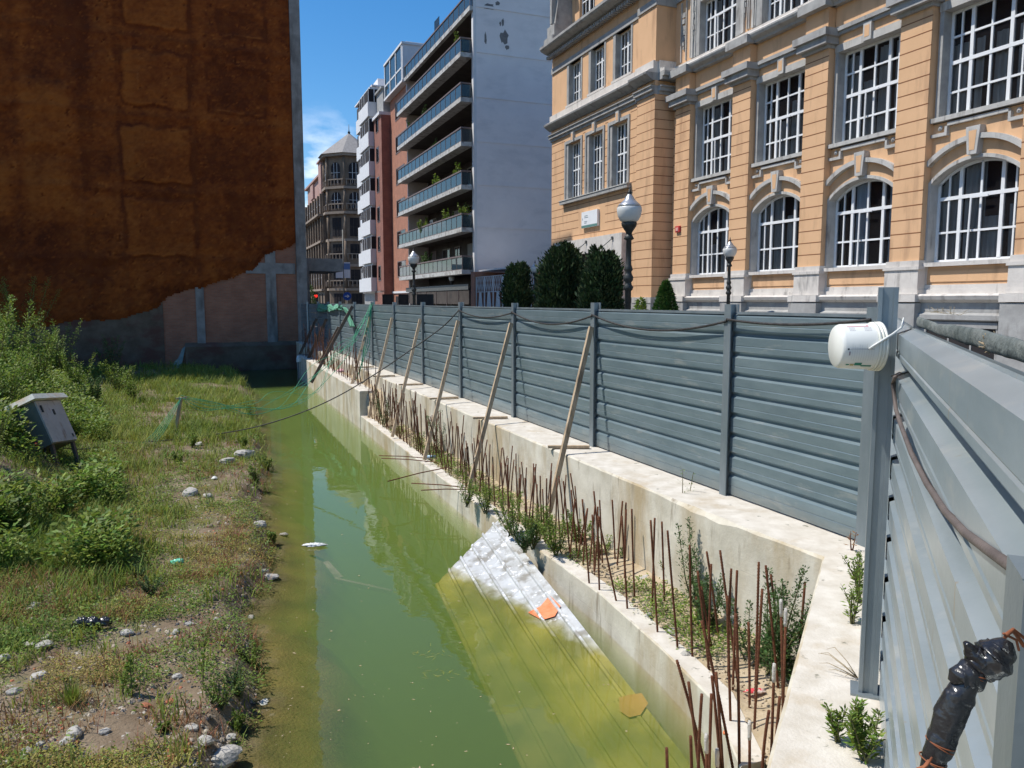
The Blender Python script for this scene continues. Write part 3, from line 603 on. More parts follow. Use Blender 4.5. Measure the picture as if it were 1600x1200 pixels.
def window(x0, x1, z0, z1, yf, cols, rows, root, arched=None, open_=None, curt=None, thick=None, n_room=True):
    """cols: relative x of mullions [(pos, width)], rows the same; arched=(zs,rise)"""
    fr = MB(); w_ = x1-x0; xc = (x0+x1)/2; f = .075
    top = (lambda x: arch(x, xc, w_/2, arched[0], arched[1])) if arched else (lambda x: z1)
    fr.box(x0, x0+f, yf, yf+.07, z0, top(x0+.01)); fr.box(x1-f, x1, yf, yf+.07, z0, top(x1-.01)); fr.box(x0+f, x1-f, yf, yf+.07, z0, z0+f)
    if arched:
        n = 18
        for i in range(n):
            a = x0+w_*i/n; b = x0+w_*(i+1)/n; za, zb_ = top(a), top(b)
            fr.add([(a,yf,za-f),(b,yf,zb_-f),(b,yf,zb_),(a,yf,za),(a,yf+.07,za-f),(b,yf+.07,zb_-f)], [(0,1,2,3),(4,5,1,0)])
    else: fr.box(x0+f, x1-f, yf, yf+.07, z1-f, z1)
    for p, t in cols:
        x = x0+w_*p; fr.box(x-t/2, x+t/2, yf-.012*(t > .06), yf+.06, z0+f, top(x)-f*.5)
    for z, t in rows:
        fr.box(x0+f, x1-f, yf-.006-.012*(t > .06), yf+.055, z-t/2, z+t/2)
    if open_:
        a, b, c, d = open_      # tilted casement: x range, z range; hinged at the bottom, leaning in
        o2 = MB(); tilt = .20
        def bar(xa, za, xb, zb_, t=.045):
            ya = yf-.03+tilt*(1-(za-c)/(d-c))*-.0; fr.beam((xa, yf-.03-.10*(za-c)/(d-c), za), (xb, yf-.03-.10*(zb_-c)/(d-c), zb_), t, .03, up=(0,1,0))
        bar(a+.05, c, a+.16, d); bar(a+.16, d, b, d)
    wn = fr.build('window', M['white_paint'], root)
    pn = MB(); pn.smooth = False
    if arched:
        n = 12
        for i in range(n):
            a = x0+w_*i/n; b = x0+w_*(i+1)/n; pn.add([(a,yf+.035,z0),(b,yf+.035,z0),(b,yf+.035,top(b)-.03),(a,yf+.035,top(a)-.03)], [(0,1,2,3)])
    else: pn.add([(x0+.02,yf+.035,z0+.02),(x1-.02,yf+.035,z0+.02),(x1-.02,yf+.035,z1-.02),(x0+.02,yf+.035,z1-.02)], [(0,1,2,3)])
    pn.build('pane', M['glass'], wn)
    if curt:
        cm_ = MB(); 
        for (a, b, zc0, zc1) in curt:
            n = max(4, int((b-a)/.05)); xs2 = [a+(b-a)*i/n for i in range(n+1)]
            cm_.add([q for i, x in enumerate(xs2) for q in ((x, yf+.13+.045*math.sin(i*1.9+a*5)+.02*math.sin(i*.7), zc0), (x, yf+.13+.04*math.sin(i*1.9+.4+a*5), min(zc1, top(min(max(x, x0), x1))-.05)))], [(2*i, 2*i+2, 2*i+3, 2*i+1) for i in range(n)])
        cm_.build('curtain', M['curtain'] if not thick else M['curtain_light'], wn)
    return wn
COL5 = [(.135,.045),(.27,.095),(.50,.06),(.73,.095),(.865,.045)]
def curtains(x0, x1, z0, z1, seed):
    r_ = random.Random(seed); w_ = x1-x0; o = []
    for c_ in (0, .27, .52, .76):
        if r_.random() < .93: a = x0+w_*c_+.02; b = a+w_*r_.uniform(.10, .25); o.append((a, min(b, x1-.03), z0+.03, z1 if r_.random() < .7 else z0+(z1-z0)*r_.uniform(.4, .8)))
    return o
# bays of the long facade
zA, zB, zC, zD = 3.1, 5.28, 5.80, 7.0
for i in range(-1, len(PC)):
    if i >= 0:
        c = PC[i]; x0, x1 = c-HW, c+HW
        Wl.box(x0, x1, -.25, .0, 3.25, 9.9); Pale.box(x0-.06, x1+.06, -.33, -.0, 2.45, 3.0); Pale.box(x0-.1, x1+.1, -.37, 0, 3.0, 3.09); Pale.box(x0-.05, x1+.05, -.31, 0, 3.09, 3.25)
        Pale.box(x0-.09, x1+.09, -.35, 0, 2.33, 2.45)
        grooves(x0, x1, -.25, 3.25, 9.9, .378, side=0)
        # capital breaking forward
        Gr.box(x0-.05, x1+.05, -.36, 0, 9.90, 10.0); Gr.box(x0-.14, x1+.14, -.52, 0, 10.0, 10.22); Gr.box(x0-.22, x1+.22, -.62, 0, 10.22, 10.44)
        Wl.box(x0+.02, x1-.02, -.30, 0, 10.44, 11.12)
    if i+1 < len(PC):
        a = (PC[i]+HW) if i >= 0 else XR; b = PC[i+1]-HW
        if i < 0:      # narrow slip beside the wing
            Wl.box(a-.1, b, 0, .3, 2.4, 9.95); grooves(a, b, 0, 3.25, 9.9, .378); Pale.box(a, b, -.1, 0, 2.35, 3.1)
            Lint.box(a, b, -.05, 0, 3.1, 3.25)
        else:
            xc = (a+b)/2; hw = 1.285
            # spandrel with arch, jambs
            Wl.box(a, xc-hw-.08, 0, .45, zA, zB+.03); Wl.box(xc+hw+.045, b, 0, .45, zA, zB+.03)
            arch_piece(Wl, a, b, xc, hw+.045, zB+.03, .52, zD-.14, 0, .45, 22)
            arch_band(Lint, xc, hw-.02, zB, .50, .09, -.06, .34, legs=zA+.09)     # grey surround of the opening
            Hd = MB(); arch_band(Hd, xc, (b-a)/2-.02, 5.74, .50, .13, -.16, 0)           # hood moulding
            Hd.add([(xc-.13,-.2,5.86),(xc+.13,-.2,5.86),(xc+.2,-.2,6.56),(xc-.2,-.2,6.56),(xc-.13,0,5.86),(xc+.13,0,5.86),(xc+.2,0,6.56),(xc-.2,0,6.56)], [(0,1,5,4),(1,2,6,5),(2,3,7,6),(3,0,4,7),(0,1,2,3)])
            Hd.build('hood_moulding', M['stone_lintel'], sc_)
            Wl.add([(xc-.07,-.206,5.96),(xc+.07,-.206,5.96),(xc+.11,-.206,6.45),(xc-.11,-.206,6.45)], [(0,1,2,3)])
            # sill, apron panel and base
            Pale.box(a+.02, b-.02, -.16, .4, zA-.03, zA+.08); Wl.box(a, b, 0, .2, 2.45, zA-.03)
            Pale.box(a, b, -.10, .2, 2.30, 2.45); Pale.box(a, b, -.06, 0, 2.45, 2.58); Pale.box(a, a+.08, -.05, 0, 2.58, 3.07); Pale.box(b-.08, b, -.05, 0, 2.58, 3.07)
            Wl.box(a+.2, b-.2, -.03, 0, 2.66, 2.95)
            cu = curtains(xc-hw, xc+hw, zA+.1, 5.9, i+50)
            window(xc-hw+.02, xc+hw-.02, zA+.08, 0, .24, COL5, [(3.98,.055),(4.88,.095)], sc_, arched=(zB,.50), curt=cu, open_=(xc-.33, xc+.30, 3.25, 4.82) if i != 1 else None, thick=(i == 2))
            Lint.build('arch_surround', M['stone_lintel'], sc_); Lint = MB()
            # stepped string above the hood
            zz = 6.86
            for (u0, u1, z_) in ((a+.02, a+.5, 6.50), (a+.5, b-.5, 6.74), (b-.5, b-.02, 6.50)):
                Lint.box(u0, u1, -.10, 0, z_, z_+.085)
            Lint.box(a+.5-.07, a+.5, -.10, 0, 6.585, 6.74); Lint.box(b-.5, b-.5+.07, -.10, 0, 6.585, 6.74)
            for u in (a+.26, b-.26):
                Lint.add([(u+.07*math.cos(k*math.pi/5), -.05, 6.72+.07*math.sin(k*math.pi/5)) for k in range(10)]+[(u, -.09, 6.72)], [(k, (k+1)%10, 10) for k in range(10)])
            Lint.build('string_course', M['stone_lintel'], sc_); Lint = MB()
            # second storey window
            bx(a+.02, b-.02, -.15, .4, zD-.12, zD).build('window_sill', M['stone_lintel'], sc_)
            Wl.box(a, a+.05, 0, .45, zD, 9.95); Wl.box(b-.05, b, 0, .45, zD, 9.95)
            Gr.box(a+.05, a+.17, -.03, .42, zD, 9.75); Gr.box(b-.17, b-.05, -.03, .42, zD, 9.75)
            Lint.box(a+.04, b-.04, -.05, .42, 9.75, 9.97)
            cu = curtains(a+.17, b-.17, zD+.02, 8.9 if i % 2 else 9.6, i+90)
            window(a+.17, b-.17, zD+.0, 9.75, .26, COL5, [(7.66,.055),(8.42,.095),(9.08,.055)], sc_, curt=cu, open_=(xc-.33, xc+.30, 7.1, 8.35) if i in (0, 1, 2) else None)
            Wl.box(a, b, 0, .4, 9.97, 10.1)
            Lint.box(xc-.15, xc+.15, -.12, 0, 9.76, 10.28); Wl.box(xc-.09, xc+.09, -.126, 0, 9.86, 10.19)
        if i >= 0: Lint.build('stone_surround', M['stone_lintel'], sc_); Lint = MB()
        # entablature between piers
        Wl.box(a, b, 0, .4, 10.1, 10.24); Gr.box(a, b, -.10, .3, 10.24, 10.34); Gr.box(a, b, -.17, .3, 10.34, 10.46)
        Wl.box(a, b, -.02, .3, 10.46, 11.12)
# cornices run through
def cornice(m, prof, x0, x1): m.profile_x(prof, x0, x1)
cornice(Gr, [(.2,11.12),(-.22,11.12),(-.25,11.2),(-.40,11.28),(-.44,11.36),(-.44,11.42),(.2,11.42)], XR, XE)
cornice(Pale, [(.2,11.42),(-.42,11.424),(-.30,11.52),(-.10,11.56),(-.10,11.70),(.2,11.70)], XR, XE)
for c in PC:
    Gr.box(c-HW-.1, c+HW+.1, -.56, -.1, 11.12, 11.40)
# base of the building (grey stone plinth with ledges and basement openings)
cornice(Pale, [(.2,2.10),(-.22,2.10),(-.36,2.18),(-.40,2.28),(-.30,2.335),(.2,2.335)], XR, XE)
cornice(Gr, [(.2,-.1),(-.20,-.1),(-.20,1.6),(-.33,1.66),(-.33,1.78),(-.22,1.84),(-.22,2.095),(.2,2.095)], XR, XE)
for c in PC: Gr.box(c-HW-.12, c+HW+.12, -.46, -.1, .0, 2.09); Pale.box(c-HW-.14, c+HW+.14, -.49, -.2, 2.12, 2.325)
for i in range(len(PC)-1):
    xc = (PC[i]+PC[i+1])/2; m = MB(); m.box(xc-1.0, xc+1.0, -.205, -.15, .55, 1.45); w0 = m.build('basement_window', M['room'], sc_)
    m = MB(); m.box(xc-1.05, xc+1.05, -.26, -.2, 1.45, 1.6); m.box(xc-1.0, xc+1.0, -.23, -.2, .48, .56); m.box(xc-1.05, xc-1.0, -.24, -.2, .48, 1.46); m.box(xc+1.0, xc+1.05, -.24, -.2, .48, 1.46); m.box(xc-.35, xc-.3, -.225, -.2, .55, 1.46); m.box(xc+.3, xc+.35, -.225, -.2, .55, 1.46); m.build('frame', M['stone_grey'], w0)
# third storey of the long facade
Z3, T3 = 11.75, 13.75
for i in range(-1, len(PC)-1):
    a = (PC[i] if i >= 0 else XR); b = PC[i+1]; xc = (PC[i]+PC[i+1])/2 if i >= 0 else None
    if i < 0: Wl.box(a, b, -.02, .4, 11.7, 14.2); continue
    Wl.box(a, xc-1.5, -.02, .4, 11.7, 14.2); Wl.box(xc+1.5, b, -.02, .4, 11.7, 14.2); Wl.box(xc-1.5, xc+1.5, -.02, .4, T3+.15, 14.2)
    for s_ in (-1, 1):
        Gr.box(min(xc+s_*1.5, xc+s_*1.12), max(xc+s_*1.5, xc+s_*1.12), -.05, .42, Z3, T3+.15)
        Lint.box(min(xc+s_*1.62, xc+s_*1.5), max(xc+s_*1.62, xc+s_*1.5), -.10, .1, Z3, 14.2)
    Lint.box(xc-1.12, xc+1.12, -.04, .42, T3, T3+.15)
    window(xc-1.12, xc+1.12, Z3-.03, T3, .24, COL5, [(12.4,.04),(13.05,.075)], sc_, curt=curtains(xc-1.1, xc+1.1, Z3, 13.6, i+130), open_=(xc-.33, xc+.3, 11.85, 12.95))
for i, c in enumerate(PC):      # carved drops in narrow framed panels
    for s_ in ((-.22, .22) if i else (-.35, .30)):
        Lint.box(c+s_-.19, c+s_-.15, -.08, 0, 11.8, 14.1); Lint.box(c+s_+.15, c+s_+.19, -.08, 0, 11.8, 14.1)
        for k, (z_, r_) in enumerate(((13.6,.10),(13.35,.08),(13.1,.11),(12.9,.11),(12.7,.08),(12.5,.06),(12.35,.035))):
            Gr.box(c+s_-r_, c+s_+r_, -.07-.02*(k % 2), 0, z_-.10, z_+.08)
Gr.box(XR, XE, -.10, .3, 14.2, 14.5); Wl.box(XR, XE, -.02, .3, 14.5, 15.1)
cornice(Gr, [(.2,15.1),(-.3,15.1),(-.5,15.3),(-.72,15.42),(-.72,15.55),(.2,15.6)], XR, XE)
Wl.box(XR, XE, .3, .5, 15.6, 19.0)
# wing (left part)
x0w, x1w = -45.95, XR
def wl_row(z0, z1, wins, zt0, zt1, yf):
    """wall strip with openings between zt0..zt1"""
    xs = x0w
    for (a, b) in wins: Wl.box(xs, a, yf, yf+.4, z0, z1); Wl.box(a, b, yf, yf+.4, z0, zt0); Wl.box(a, b, yf, yf+.4, zt1, z1); xs = b
    Wl.box(xs, x1w, yf, yf+.4, z0, z1)
WA = [(-44.15,-42.45),(-41.85,-40.15),(-39.55,-37.85)]
wl_row(2.3, 10.6, [(a, b) for a, b in WA], 7.3, 10.15, TP)
g0 = -44.9, -37.8
for (a, b) in WA:
    Gr.box(a-.14, a, TP-.05, TP+.02, 7.3, 10.3); Gr.box(b, b+.14, TP-.05, TP+.02, 7.3, 10.3); Gr.box(a, b, TP-.05, TP+.02, 10.15, 10.3)
    Gr.box(a-.0, a+.22, TP+.0, TP+.40, 7.3, 10.15); Gr.box(b-.12, b, TP, TP+.4, 7.3, 10.15)
    xc = (a+b)/2; Lint.box(xc-.14, xc+.14, TP-.12, TP, 10.14, 10.62); Wl.box(xc-.08, xc+.08, TP-.126, TP, 10.22, 10.54)
    window(a+.22, b-.12, 7.3, 10.15, TP+.26, [(.5,.12),(.25,.04),(.75,.04)], [(8.05,.04),(8.8,.07),(9.45,.04)], sc_, curt=curtains(a+.25, b-.15, 7.35, 9.9, int(-a*3)))
Gr.box(WA[0][0]-.35, WA[2][1]+.3, TP-.22, TP+.3, 7.12, 7.28); Lint.box(WA[0][0]-.38, WA[2][1]+.33, TP-.25, TP+.3, 7.28, 7.325)
# rusticated courses of the wing
z = 5.5+.378
for z in [2.8+.378*i for i in range(21)]:
    if z > 10.5: break
    if z < 7.1: segs = [(x0w, -44.95), (-37.75, x1w)] if z < 5.25 else ([(x0w, -42.7), (-39.9, x1w)] if 5.6 < z < 6.6 else [(x0w, x1w)])
    else: segs = [(x0w, WA[0][0]-.16)]+[(WA[k][1]+.16, WA[k+1][0]-.16) for k in range(2)]+[(WA[2][1]+.16, x1w)]
    for (u, v) in segs:
        if v-u > .05: Gv.box(u, v, TP-.003, TP+.02, z-.014, z+.014)
    Gv.box(-36.9, x1w+.13, TP-.153, TP-.1, z-.014, z+.014); Gv.box(x1w+.1, x1w+.133, TP-.15, .0, z-.014, z+.014)
Wl.box(-36.9, x1w+.13, TP-.15, TP, 2.3, 10.6); Wl.box(x1w, x1w+.13, TP, .02, 2.3, 10.6)
Lint.box(-36.98, x1w+.2, TP-.22, .02, 2.05, 2.3)
Gr.box(x0w, x1w+.16, TP-.2, .0, 0, 2.05)
def wcorn(z0, pts, m):
    prof = [(.1+TP, z0+pts[0][1])]+[(TP-a, z0+b) for a, b in pts]+[(.1+TP, z0+pts[-1][1])]
    m.profile_x(prof, x0w-.1, x1w); # breaks forward over the corner pier
    prof2 = [(y-.15 if y < TP else y, z) for y, z in prof]; m.profile_x(prof2, -36.95, x1w+.12)
    for a_, b_ in zip(pts[:-1], pts[1:]):
        if b_[1] > a_[1]: m.box(x1w+.0, x1w+.12+max(a_[0], b_[0])+.0, TP-.0, .0, z0+a_[1], z0+b_[1]-.004)
    mx_ = max(p[0] for p in pts)
wcorn(10.6, [(.06,0),(.06,.12),(.16,.14),(.16,.27),(.22,.30),(.22,.34)], Gr)
Wl.box(x0w, x1w, TP-.0, TP+.3, 10.94, 11.15); Wl.box(x0w, x1w+.1, TP-.04, .0, 10.94, 11.15); Wl.box(-36.9, x1w+.13, TP-.15, TP, 10.94, 11.15)
wcorn(11.15, [(.12,0),(.30,.12),(.44,.22),(.46,.30)], Gr); wcorn(11.45, [(.44,.005),(.26,.12),(.10,.16),(.10,.48)], Pale)
WB_ = [(-44.1,-42.4),(-41.7,-40.0),(-39.3,-37.6)]
wl_row(11.6, 15.1, WB_, 12.05, 14.08, TP); Wl.box(-36.9, x1w+.13, TP-.15, TP, 11.9, 14.9); Wl.box(x1w, x1w+.13, TP, .0, 11.9, 14.9)
for (a, b) in WB_:
    Gr.box(a, a+.22, TP-.03, TP+.4, 12.05, 14.08); Gr.box(b-.14, b, TP-.03, TP+.4, 12.05, 14.08)
    Pale.box(a-.02, b+.02, TP-.1, TP+.35, 11.95, 12.05)
    window(a+.22, b-.14, 12.05, 14.08, TP+.24, [(.5,.12),(.25,.04),(.75,.04)], [(12.65,.04),(13.4,.06)], sc_, curt=curtains(a+.25, b-.15, 12.1, 13.9, int(-a*5)))
Gr.box(x0w, x1w, TP-.07, TP+.2, 14.08, 14.36); Gr.box(-36.9, x1w+.2, TP-.21, .0, 14.081, 14.361)
wcorn(14.95, [(.10,0),(.16,.10),(.34,.14),(.62,.26),(.70,.34),(.70,.46),(.1,.5)], Gr)
k = x0w
while k < x1w: Gr.box(k, k+.10, TP-.36, TP-.1, 14.82, 14.97); k += .22
# set-back attic storey above the wing
ATT = TP+.9
AW = [(-44.6,-42.9),(-41.9,-40.2),(-39.2,-37.5)]
xs_ = -46
for a, b in AW: Wl.box(xs_, a, ATT, ATT+.4, 15.4, 19.0); Wl.box(a, b, ATT, ATT+.4, 18.3, 19.0); Wl.box(a, b, ATT, ATT+.4, 15.4, 15.9); xs_ = b
Wl.box(xs_, x1w, ATT, ATT+.4, 15.4, 19.0)
for a, b in AW: window(a, b, 15.9, 18.3, ATT+.15, [(.5,.12),(.25,.04),(.75,.04)], [(16.6,.04),(17.4,.06)], sc_)
Gr.box(-46.6, x1w+.3, ATT-.4, ATT+.4, 19.0, 19.4)
# stone scroll buttress at the corner above the cornice
m = MB(); m.prism([(-46.3,TP-.35),(-45.2,TP-.35),(-45.2,ATT+.2),(-46.3,ATT+.2)], 15.42, 15.9); m.prism([(-46.2,TP-.2),(-45.3,TP-.2),(-45.3,ATT+.2),(-46.2,ATT+.2)], 15.9, 16.5)
m.prism([(-46.1,TP-.1),(-45.4,TP-.1),(-45.4,ATT+.1),(-46.1,ATT+.1)], 16.5, 18.8, [(-46.0,TP+.25),(-45.5,TP+.25),(-45.5,ATT+.1),(-46.0,ATT+.1)]); m.box(-46.4, -45.1, TP-.1, ATT+.1, 18.8, 19.05)
m.box(-45.85, -45.65, TP-.2, TP+.1, 16.6, 18.6)
m.build('corner_buttress', M['stone_grey'], sc_)
Wl.mi = 1; Wl.add(Gv.v, Gv.f); Wl.build('wall', [M['ochre'], M['ochre_groove']], sc_); Gr.build('cornice', M['stone_grey'], sc_); Pale.build('plinth_moulding', M['stone_pale'], sc_); Lint.build('stone_moulding', M['stone_lintel'], sc_)
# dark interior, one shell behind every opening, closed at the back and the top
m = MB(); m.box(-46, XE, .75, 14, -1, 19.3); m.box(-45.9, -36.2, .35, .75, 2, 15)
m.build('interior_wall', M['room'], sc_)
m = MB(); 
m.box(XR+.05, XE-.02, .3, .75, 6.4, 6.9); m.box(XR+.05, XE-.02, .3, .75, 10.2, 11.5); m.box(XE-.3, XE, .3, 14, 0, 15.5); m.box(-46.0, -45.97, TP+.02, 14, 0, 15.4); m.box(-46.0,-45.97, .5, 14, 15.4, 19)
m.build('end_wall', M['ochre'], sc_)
# portal with glazed doors and wire stays
m = MB(); pz = 5.18
m.box(-44.9, -37.8, TP-.30, TP+.05, 4.45, pz); m.box(-38.35, -37.8, TP-.30, TP+.05, 0, 4.45); m.box(-44.9, -44.35, TP-.30, TP+.05, 0, 4.45)
pt = m.build('portal', M['stone_pale'], sc_)
m = MB(); m.box(-44.35, -38.35, TP-.01, TP+.3, 0, 4.45); m.build('doorway', M['room'], pt)
m = MB()
for x in (-43.2, -41.8, -40.4, -39.6): m.box(x-.04, x+.04, TP-.05, TP-.01, 0, 4.4)
m.box(-44.35, -38.35, TP-.06, TP-.012, 2.9, 3.0); m.build('door_frame', M['brick_brown'], pt)
m = MB()
for x in (-43.6, -41.2, -38.6):
    m = MB(); m.beam((x, TP-.32, 4.98), (x-.9, TP-1.3, 3.9), .03, .03); m.box(x-.06, x+.06, TP-.36, TP-.3, 4.92, 5.06); m.build('stay_rod', M['grey_iron'], pt)

# downpipe, alarm
m = MB(); m.tube([(XR+.42,-.06,2.4),(XR+.42,-.06,9.9)], .045, 8); m.build('downpipe', M['stone_lintel'], sc_)
al = MB(); al.box(-34.75, -34.45, -.33, -.25, 4.95, 5.2); a_ = al.build('alarm_box', mat('alarm_red', (.5,.05,.05)), sc_)
al = MB(); al.box(-34.68, -34.52, -.35, -.33, 5.0, 5.14); al.build('grille', mat('alarm_pink', (.7,.35,.3)), a_)
# plaque with small lines of writing
pl = thing('wall_plaque', 'white rectangular notice board fixed to the ochre wall above the entrance', 'sign', (SX0, 0, 0), STREET_ANG)
m = MB(); m.box(-42.1, -40.45, TP-.13, TP-.01, 5.72, 6.5); m.build('board', M['white_paint'], pl)
m = MB(); m.box(-42.1, -40.45, TP-.135, TP-.13, 5.72, 5.84); m.build('green_band', mat('plaque_green', (.10,.22,.20)), pl)
m = MB()
for z_, a, b in ((6.27,.32,.62),(6.19,.32,.68),(6.0,.32,.6),(5.93,.32,.52)):
    x = -42.1+a
    while x < -42.1+b+.0: m.box(x, x+.035, TP-.134, TP-.13, z_, z_+.035); x += .05
m.box(-42.0, -41.96, TP-.134, TP-.13, 6.1, 6.2); m.build('lettering', mat('plaque_ink', (.15,.2,.22)), pl)
# ================================================================== WHITE SIDED APARTMENT BLOCK WITH LONG BALCONIES
M['white_render'] = mat('white_render', (.79,.75,.74), (.84,.80,.785), .7, .85, .2, 30, stain=(.68,.655,.65), sscale=(.5,.5,1.2), smin=.5, smax=.75)
M['render_edge'] = mat('render_edge', (.66,.66,.66), (.72,.72,.72), 2, .8, .2, 30)
M['grey_patch'] = mat('grey_patch', (.16,.15,.15), (.23,.22,.21), 8, .95, .4, 30)
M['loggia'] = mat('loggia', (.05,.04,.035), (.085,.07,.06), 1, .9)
M['slab'] = mat('slab', (.46,.46,.44), (.56,.56,.54), 2, .85, .3, 20, stain=(.28,.26,.24), sscale=(2.5,2.5,2.5), smin=.5, smax=.62)
M['rail_brown'] = mat('rail_brown', (.15,.11,.10), (.2,.15,.14), 3, .6)
M['shutter'] = mat('shutter', (.25,.24,.23), (.32,.31,.3), 3, .7, stretch=(1,1,20))
M['alu'] = mat('alu', (.5,.52,.54), (.56,.58,.6), 3, .4, metal=.3)
WX = 19.2
ab = thing('apartment_block', 'tall white sided apartment block with long glazed balconies on the street side', 'building', (WX, 0, 0), STREET_ANG)
UE = -55*KF                    # near corner (u axis)
UL = -78*KF+.0; UL = -72.4*KF
zf = [4.35, 7.3, 10.25, 13.2, 16.2, 19.2, 22.2]      # joints on the side wall = slab levels
# gable wall facing the camera
m = MB(); m.box(UE-.3, UE, .22, 22, 0, 23.2); m.box(UE-1.2, UE-.02, 1.4, 22, 23.2, 26.5); m.build('gable_wall', M['white_render'], ab)
m = MB(); m.box(UE-.34, UE+.02, 0, .22, 0, 23.2); m.build('wall_edge', M['render_edge'], ab)
m = MB()
for z in zf[1:]+[4.35]: m.box(UE, UE+.035, .22, 22, z-.02, z+.13)
m.build('joint_band', M['white_render'], ab)
m = MB()
def patch(yc, zc, w_, h_, n=13, sd=0):
    r_ = random.Random(sd); m = MB(); m.add([(UE+.006, yc+w_*math.cos(2*math.pi*k/n)*r_.uniform(.5, 1), zc+h_*math.sin(2*math.pi*k/n)*r_.uniform(.5, 1)) for k in range(n)], [tuple(range(n))]); m.build('peeled_patch', M['grey_patch'], ab)
patch(2.3, 20.4, .42, .62, sd=1); patch(2.5, 19.75, .2, .2, sd=5); patch(1.2, 22.3, .55, .28, sd=2); patch(1.8, 22.6, .25, .2, sd=7); patch(2.2, 21.4, .12, .35, sd=3); patch(.9, 20.2, .12, .5, sd=4); patch(2.0, 21.3, .1, .2, sd=9)
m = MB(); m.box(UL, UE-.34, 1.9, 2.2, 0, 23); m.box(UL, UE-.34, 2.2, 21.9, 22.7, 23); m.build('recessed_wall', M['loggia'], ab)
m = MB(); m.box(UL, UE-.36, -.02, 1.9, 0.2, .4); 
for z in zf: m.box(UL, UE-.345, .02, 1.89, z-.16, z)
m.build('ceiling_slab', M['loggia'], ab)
m = MB(); m.box(UL-.22, UL, 0, 2, 0, 25.5); m.build('white_pipe_strip', M['render_edge'], ab)
for k, z in enumerate(zf):
    top = k == len(zf)-1; y0 = -.82 if not top else -.25; uA = UL-.6 if not top else UL; uB = UE-.0 if top else UE-.345
    m = MB(); m.box(uA, uB, y0, .02, z-.30, z); b_ = m.build('balcony', M['slab'], ab)
    g = MB(); n = 15
    for i in range(n):
        a = uA+.04+(uB-uA-.06)*i/n; g.box(a+.03, a+(uB-uA)/n-.03, y0+.05, y0+.07, z+.06, z+.86)
    if not top: g.box(uB-.05, uB-.03, y0+.1, -.03, z+.06, z+.86)
    g.build('glass_panel', M['glass_blue'], b_)
    g = MB(); g.box(uA, uB, y0, y0+.12, z+.9, z+1.0); g.box(uA, uB, y0+.02, y0+.09, z, z+.05)
    for i in range(n+1): a = uA+.04+(uB-uA-.08)*i/n; g.box(a-.02, a+.02, y0+.03, y0+.08, z, z+.9)
    if not top: g.box(uB-.1, uB, y0+.12, -.01, z+.9, z+1.0)
    g.build('railing', M['rail_brown'], b_)
    if not top:
        for j in range(5):
            a = UL+1.2+j*3.5; fr = MB(); w_ = 2.2 if j % 2 else 1.5
            fr.box(a, a+w_, 1.84, 1.9, z+.02, z+.1); fr.box(a, a+w_, 1.84, 1.9, z+2.2, z+2.3); fr.box(a, a+.08, 1.84, 1.9, z+.1, z+2.2); fr.box(a+w_-.08, a+w_, 1.84, 1.9, z+.1, z+2.2); fr.box(a+w_/2-.04, a+w_/2+.04, 1.84, 1.9, z+.1, z+2.2)
            if (j+k) % 3 == 0: fr.box(a+.1, a+w_-.1, 1.86, 1.89, z+1.2, z+2.2)
            f_ = fr.build('window', M['shutter'] if (j+k) % 2 else M['rail_brown'], ab); g = MB(); g.box(a+.08, a+w_-.08, 1.87, 1.885, z+.1, z+2.2); g.build('pane', M['glass'], f_)
    if k in (1, 3): g = MB(); g.box(UL+3.0, UL+3.9, 1.2, 1.6, z+1.3, z+2.0); g.tube([(UL+3.4, 1.19, z+1.65), (UL+3.4, 1.17, z+1.65)], .25, 12); g.build('air_conditioner', M['alu'], ab)
m = MB(); m.box(UL+.2, UE-.36, -.3, 1.9, 1.9, 2.9); m.build('shop_awning', M['loggia'], ab)
m = MB(); m.box(UL, UE-.4, -.34, -.32, 2.95, 3.35); m.build('shop_fascia', M['grey_iron'], ab)
m = MB()
for i in range(6): a = UL+1+i*3; m.box(a, a+.06, -.35, -.3, 0, 2.9); 
m.build('shopfront_post', M['rail_brown'], ab)
# terrace trellis on the roof
m = MB(); u0 = -63.5*KF
for i in range(9): m.box(u0+i*.16, u0+i*.16+.03, -.1, -.07, 22.2, 24.1)
for i in range(9): m.box(u0, u0+1.32, -.1, -.07, 22.4+i*.2, 22.43+i*.2)
m.build('trellis', M['black_iron'], ab)
m = MB(); m.box(UE-5, UE-.1, 1.2, 1.4, 23.2, 24.6); m.box(UE-5.4, UE+.1, .6, 1.6, 24.6, 24.8); m.box(UE-12, UE-5.4, 1.9, 2.2, 23, 25.2); m.build('penthouse', M['render_edge'], ab)
m = MB(); m.box(UE-3.9, UE-.6, 1.12, 1.2, 23.4, 24.4); m.build('penthouse_window', M['glass'], ab)
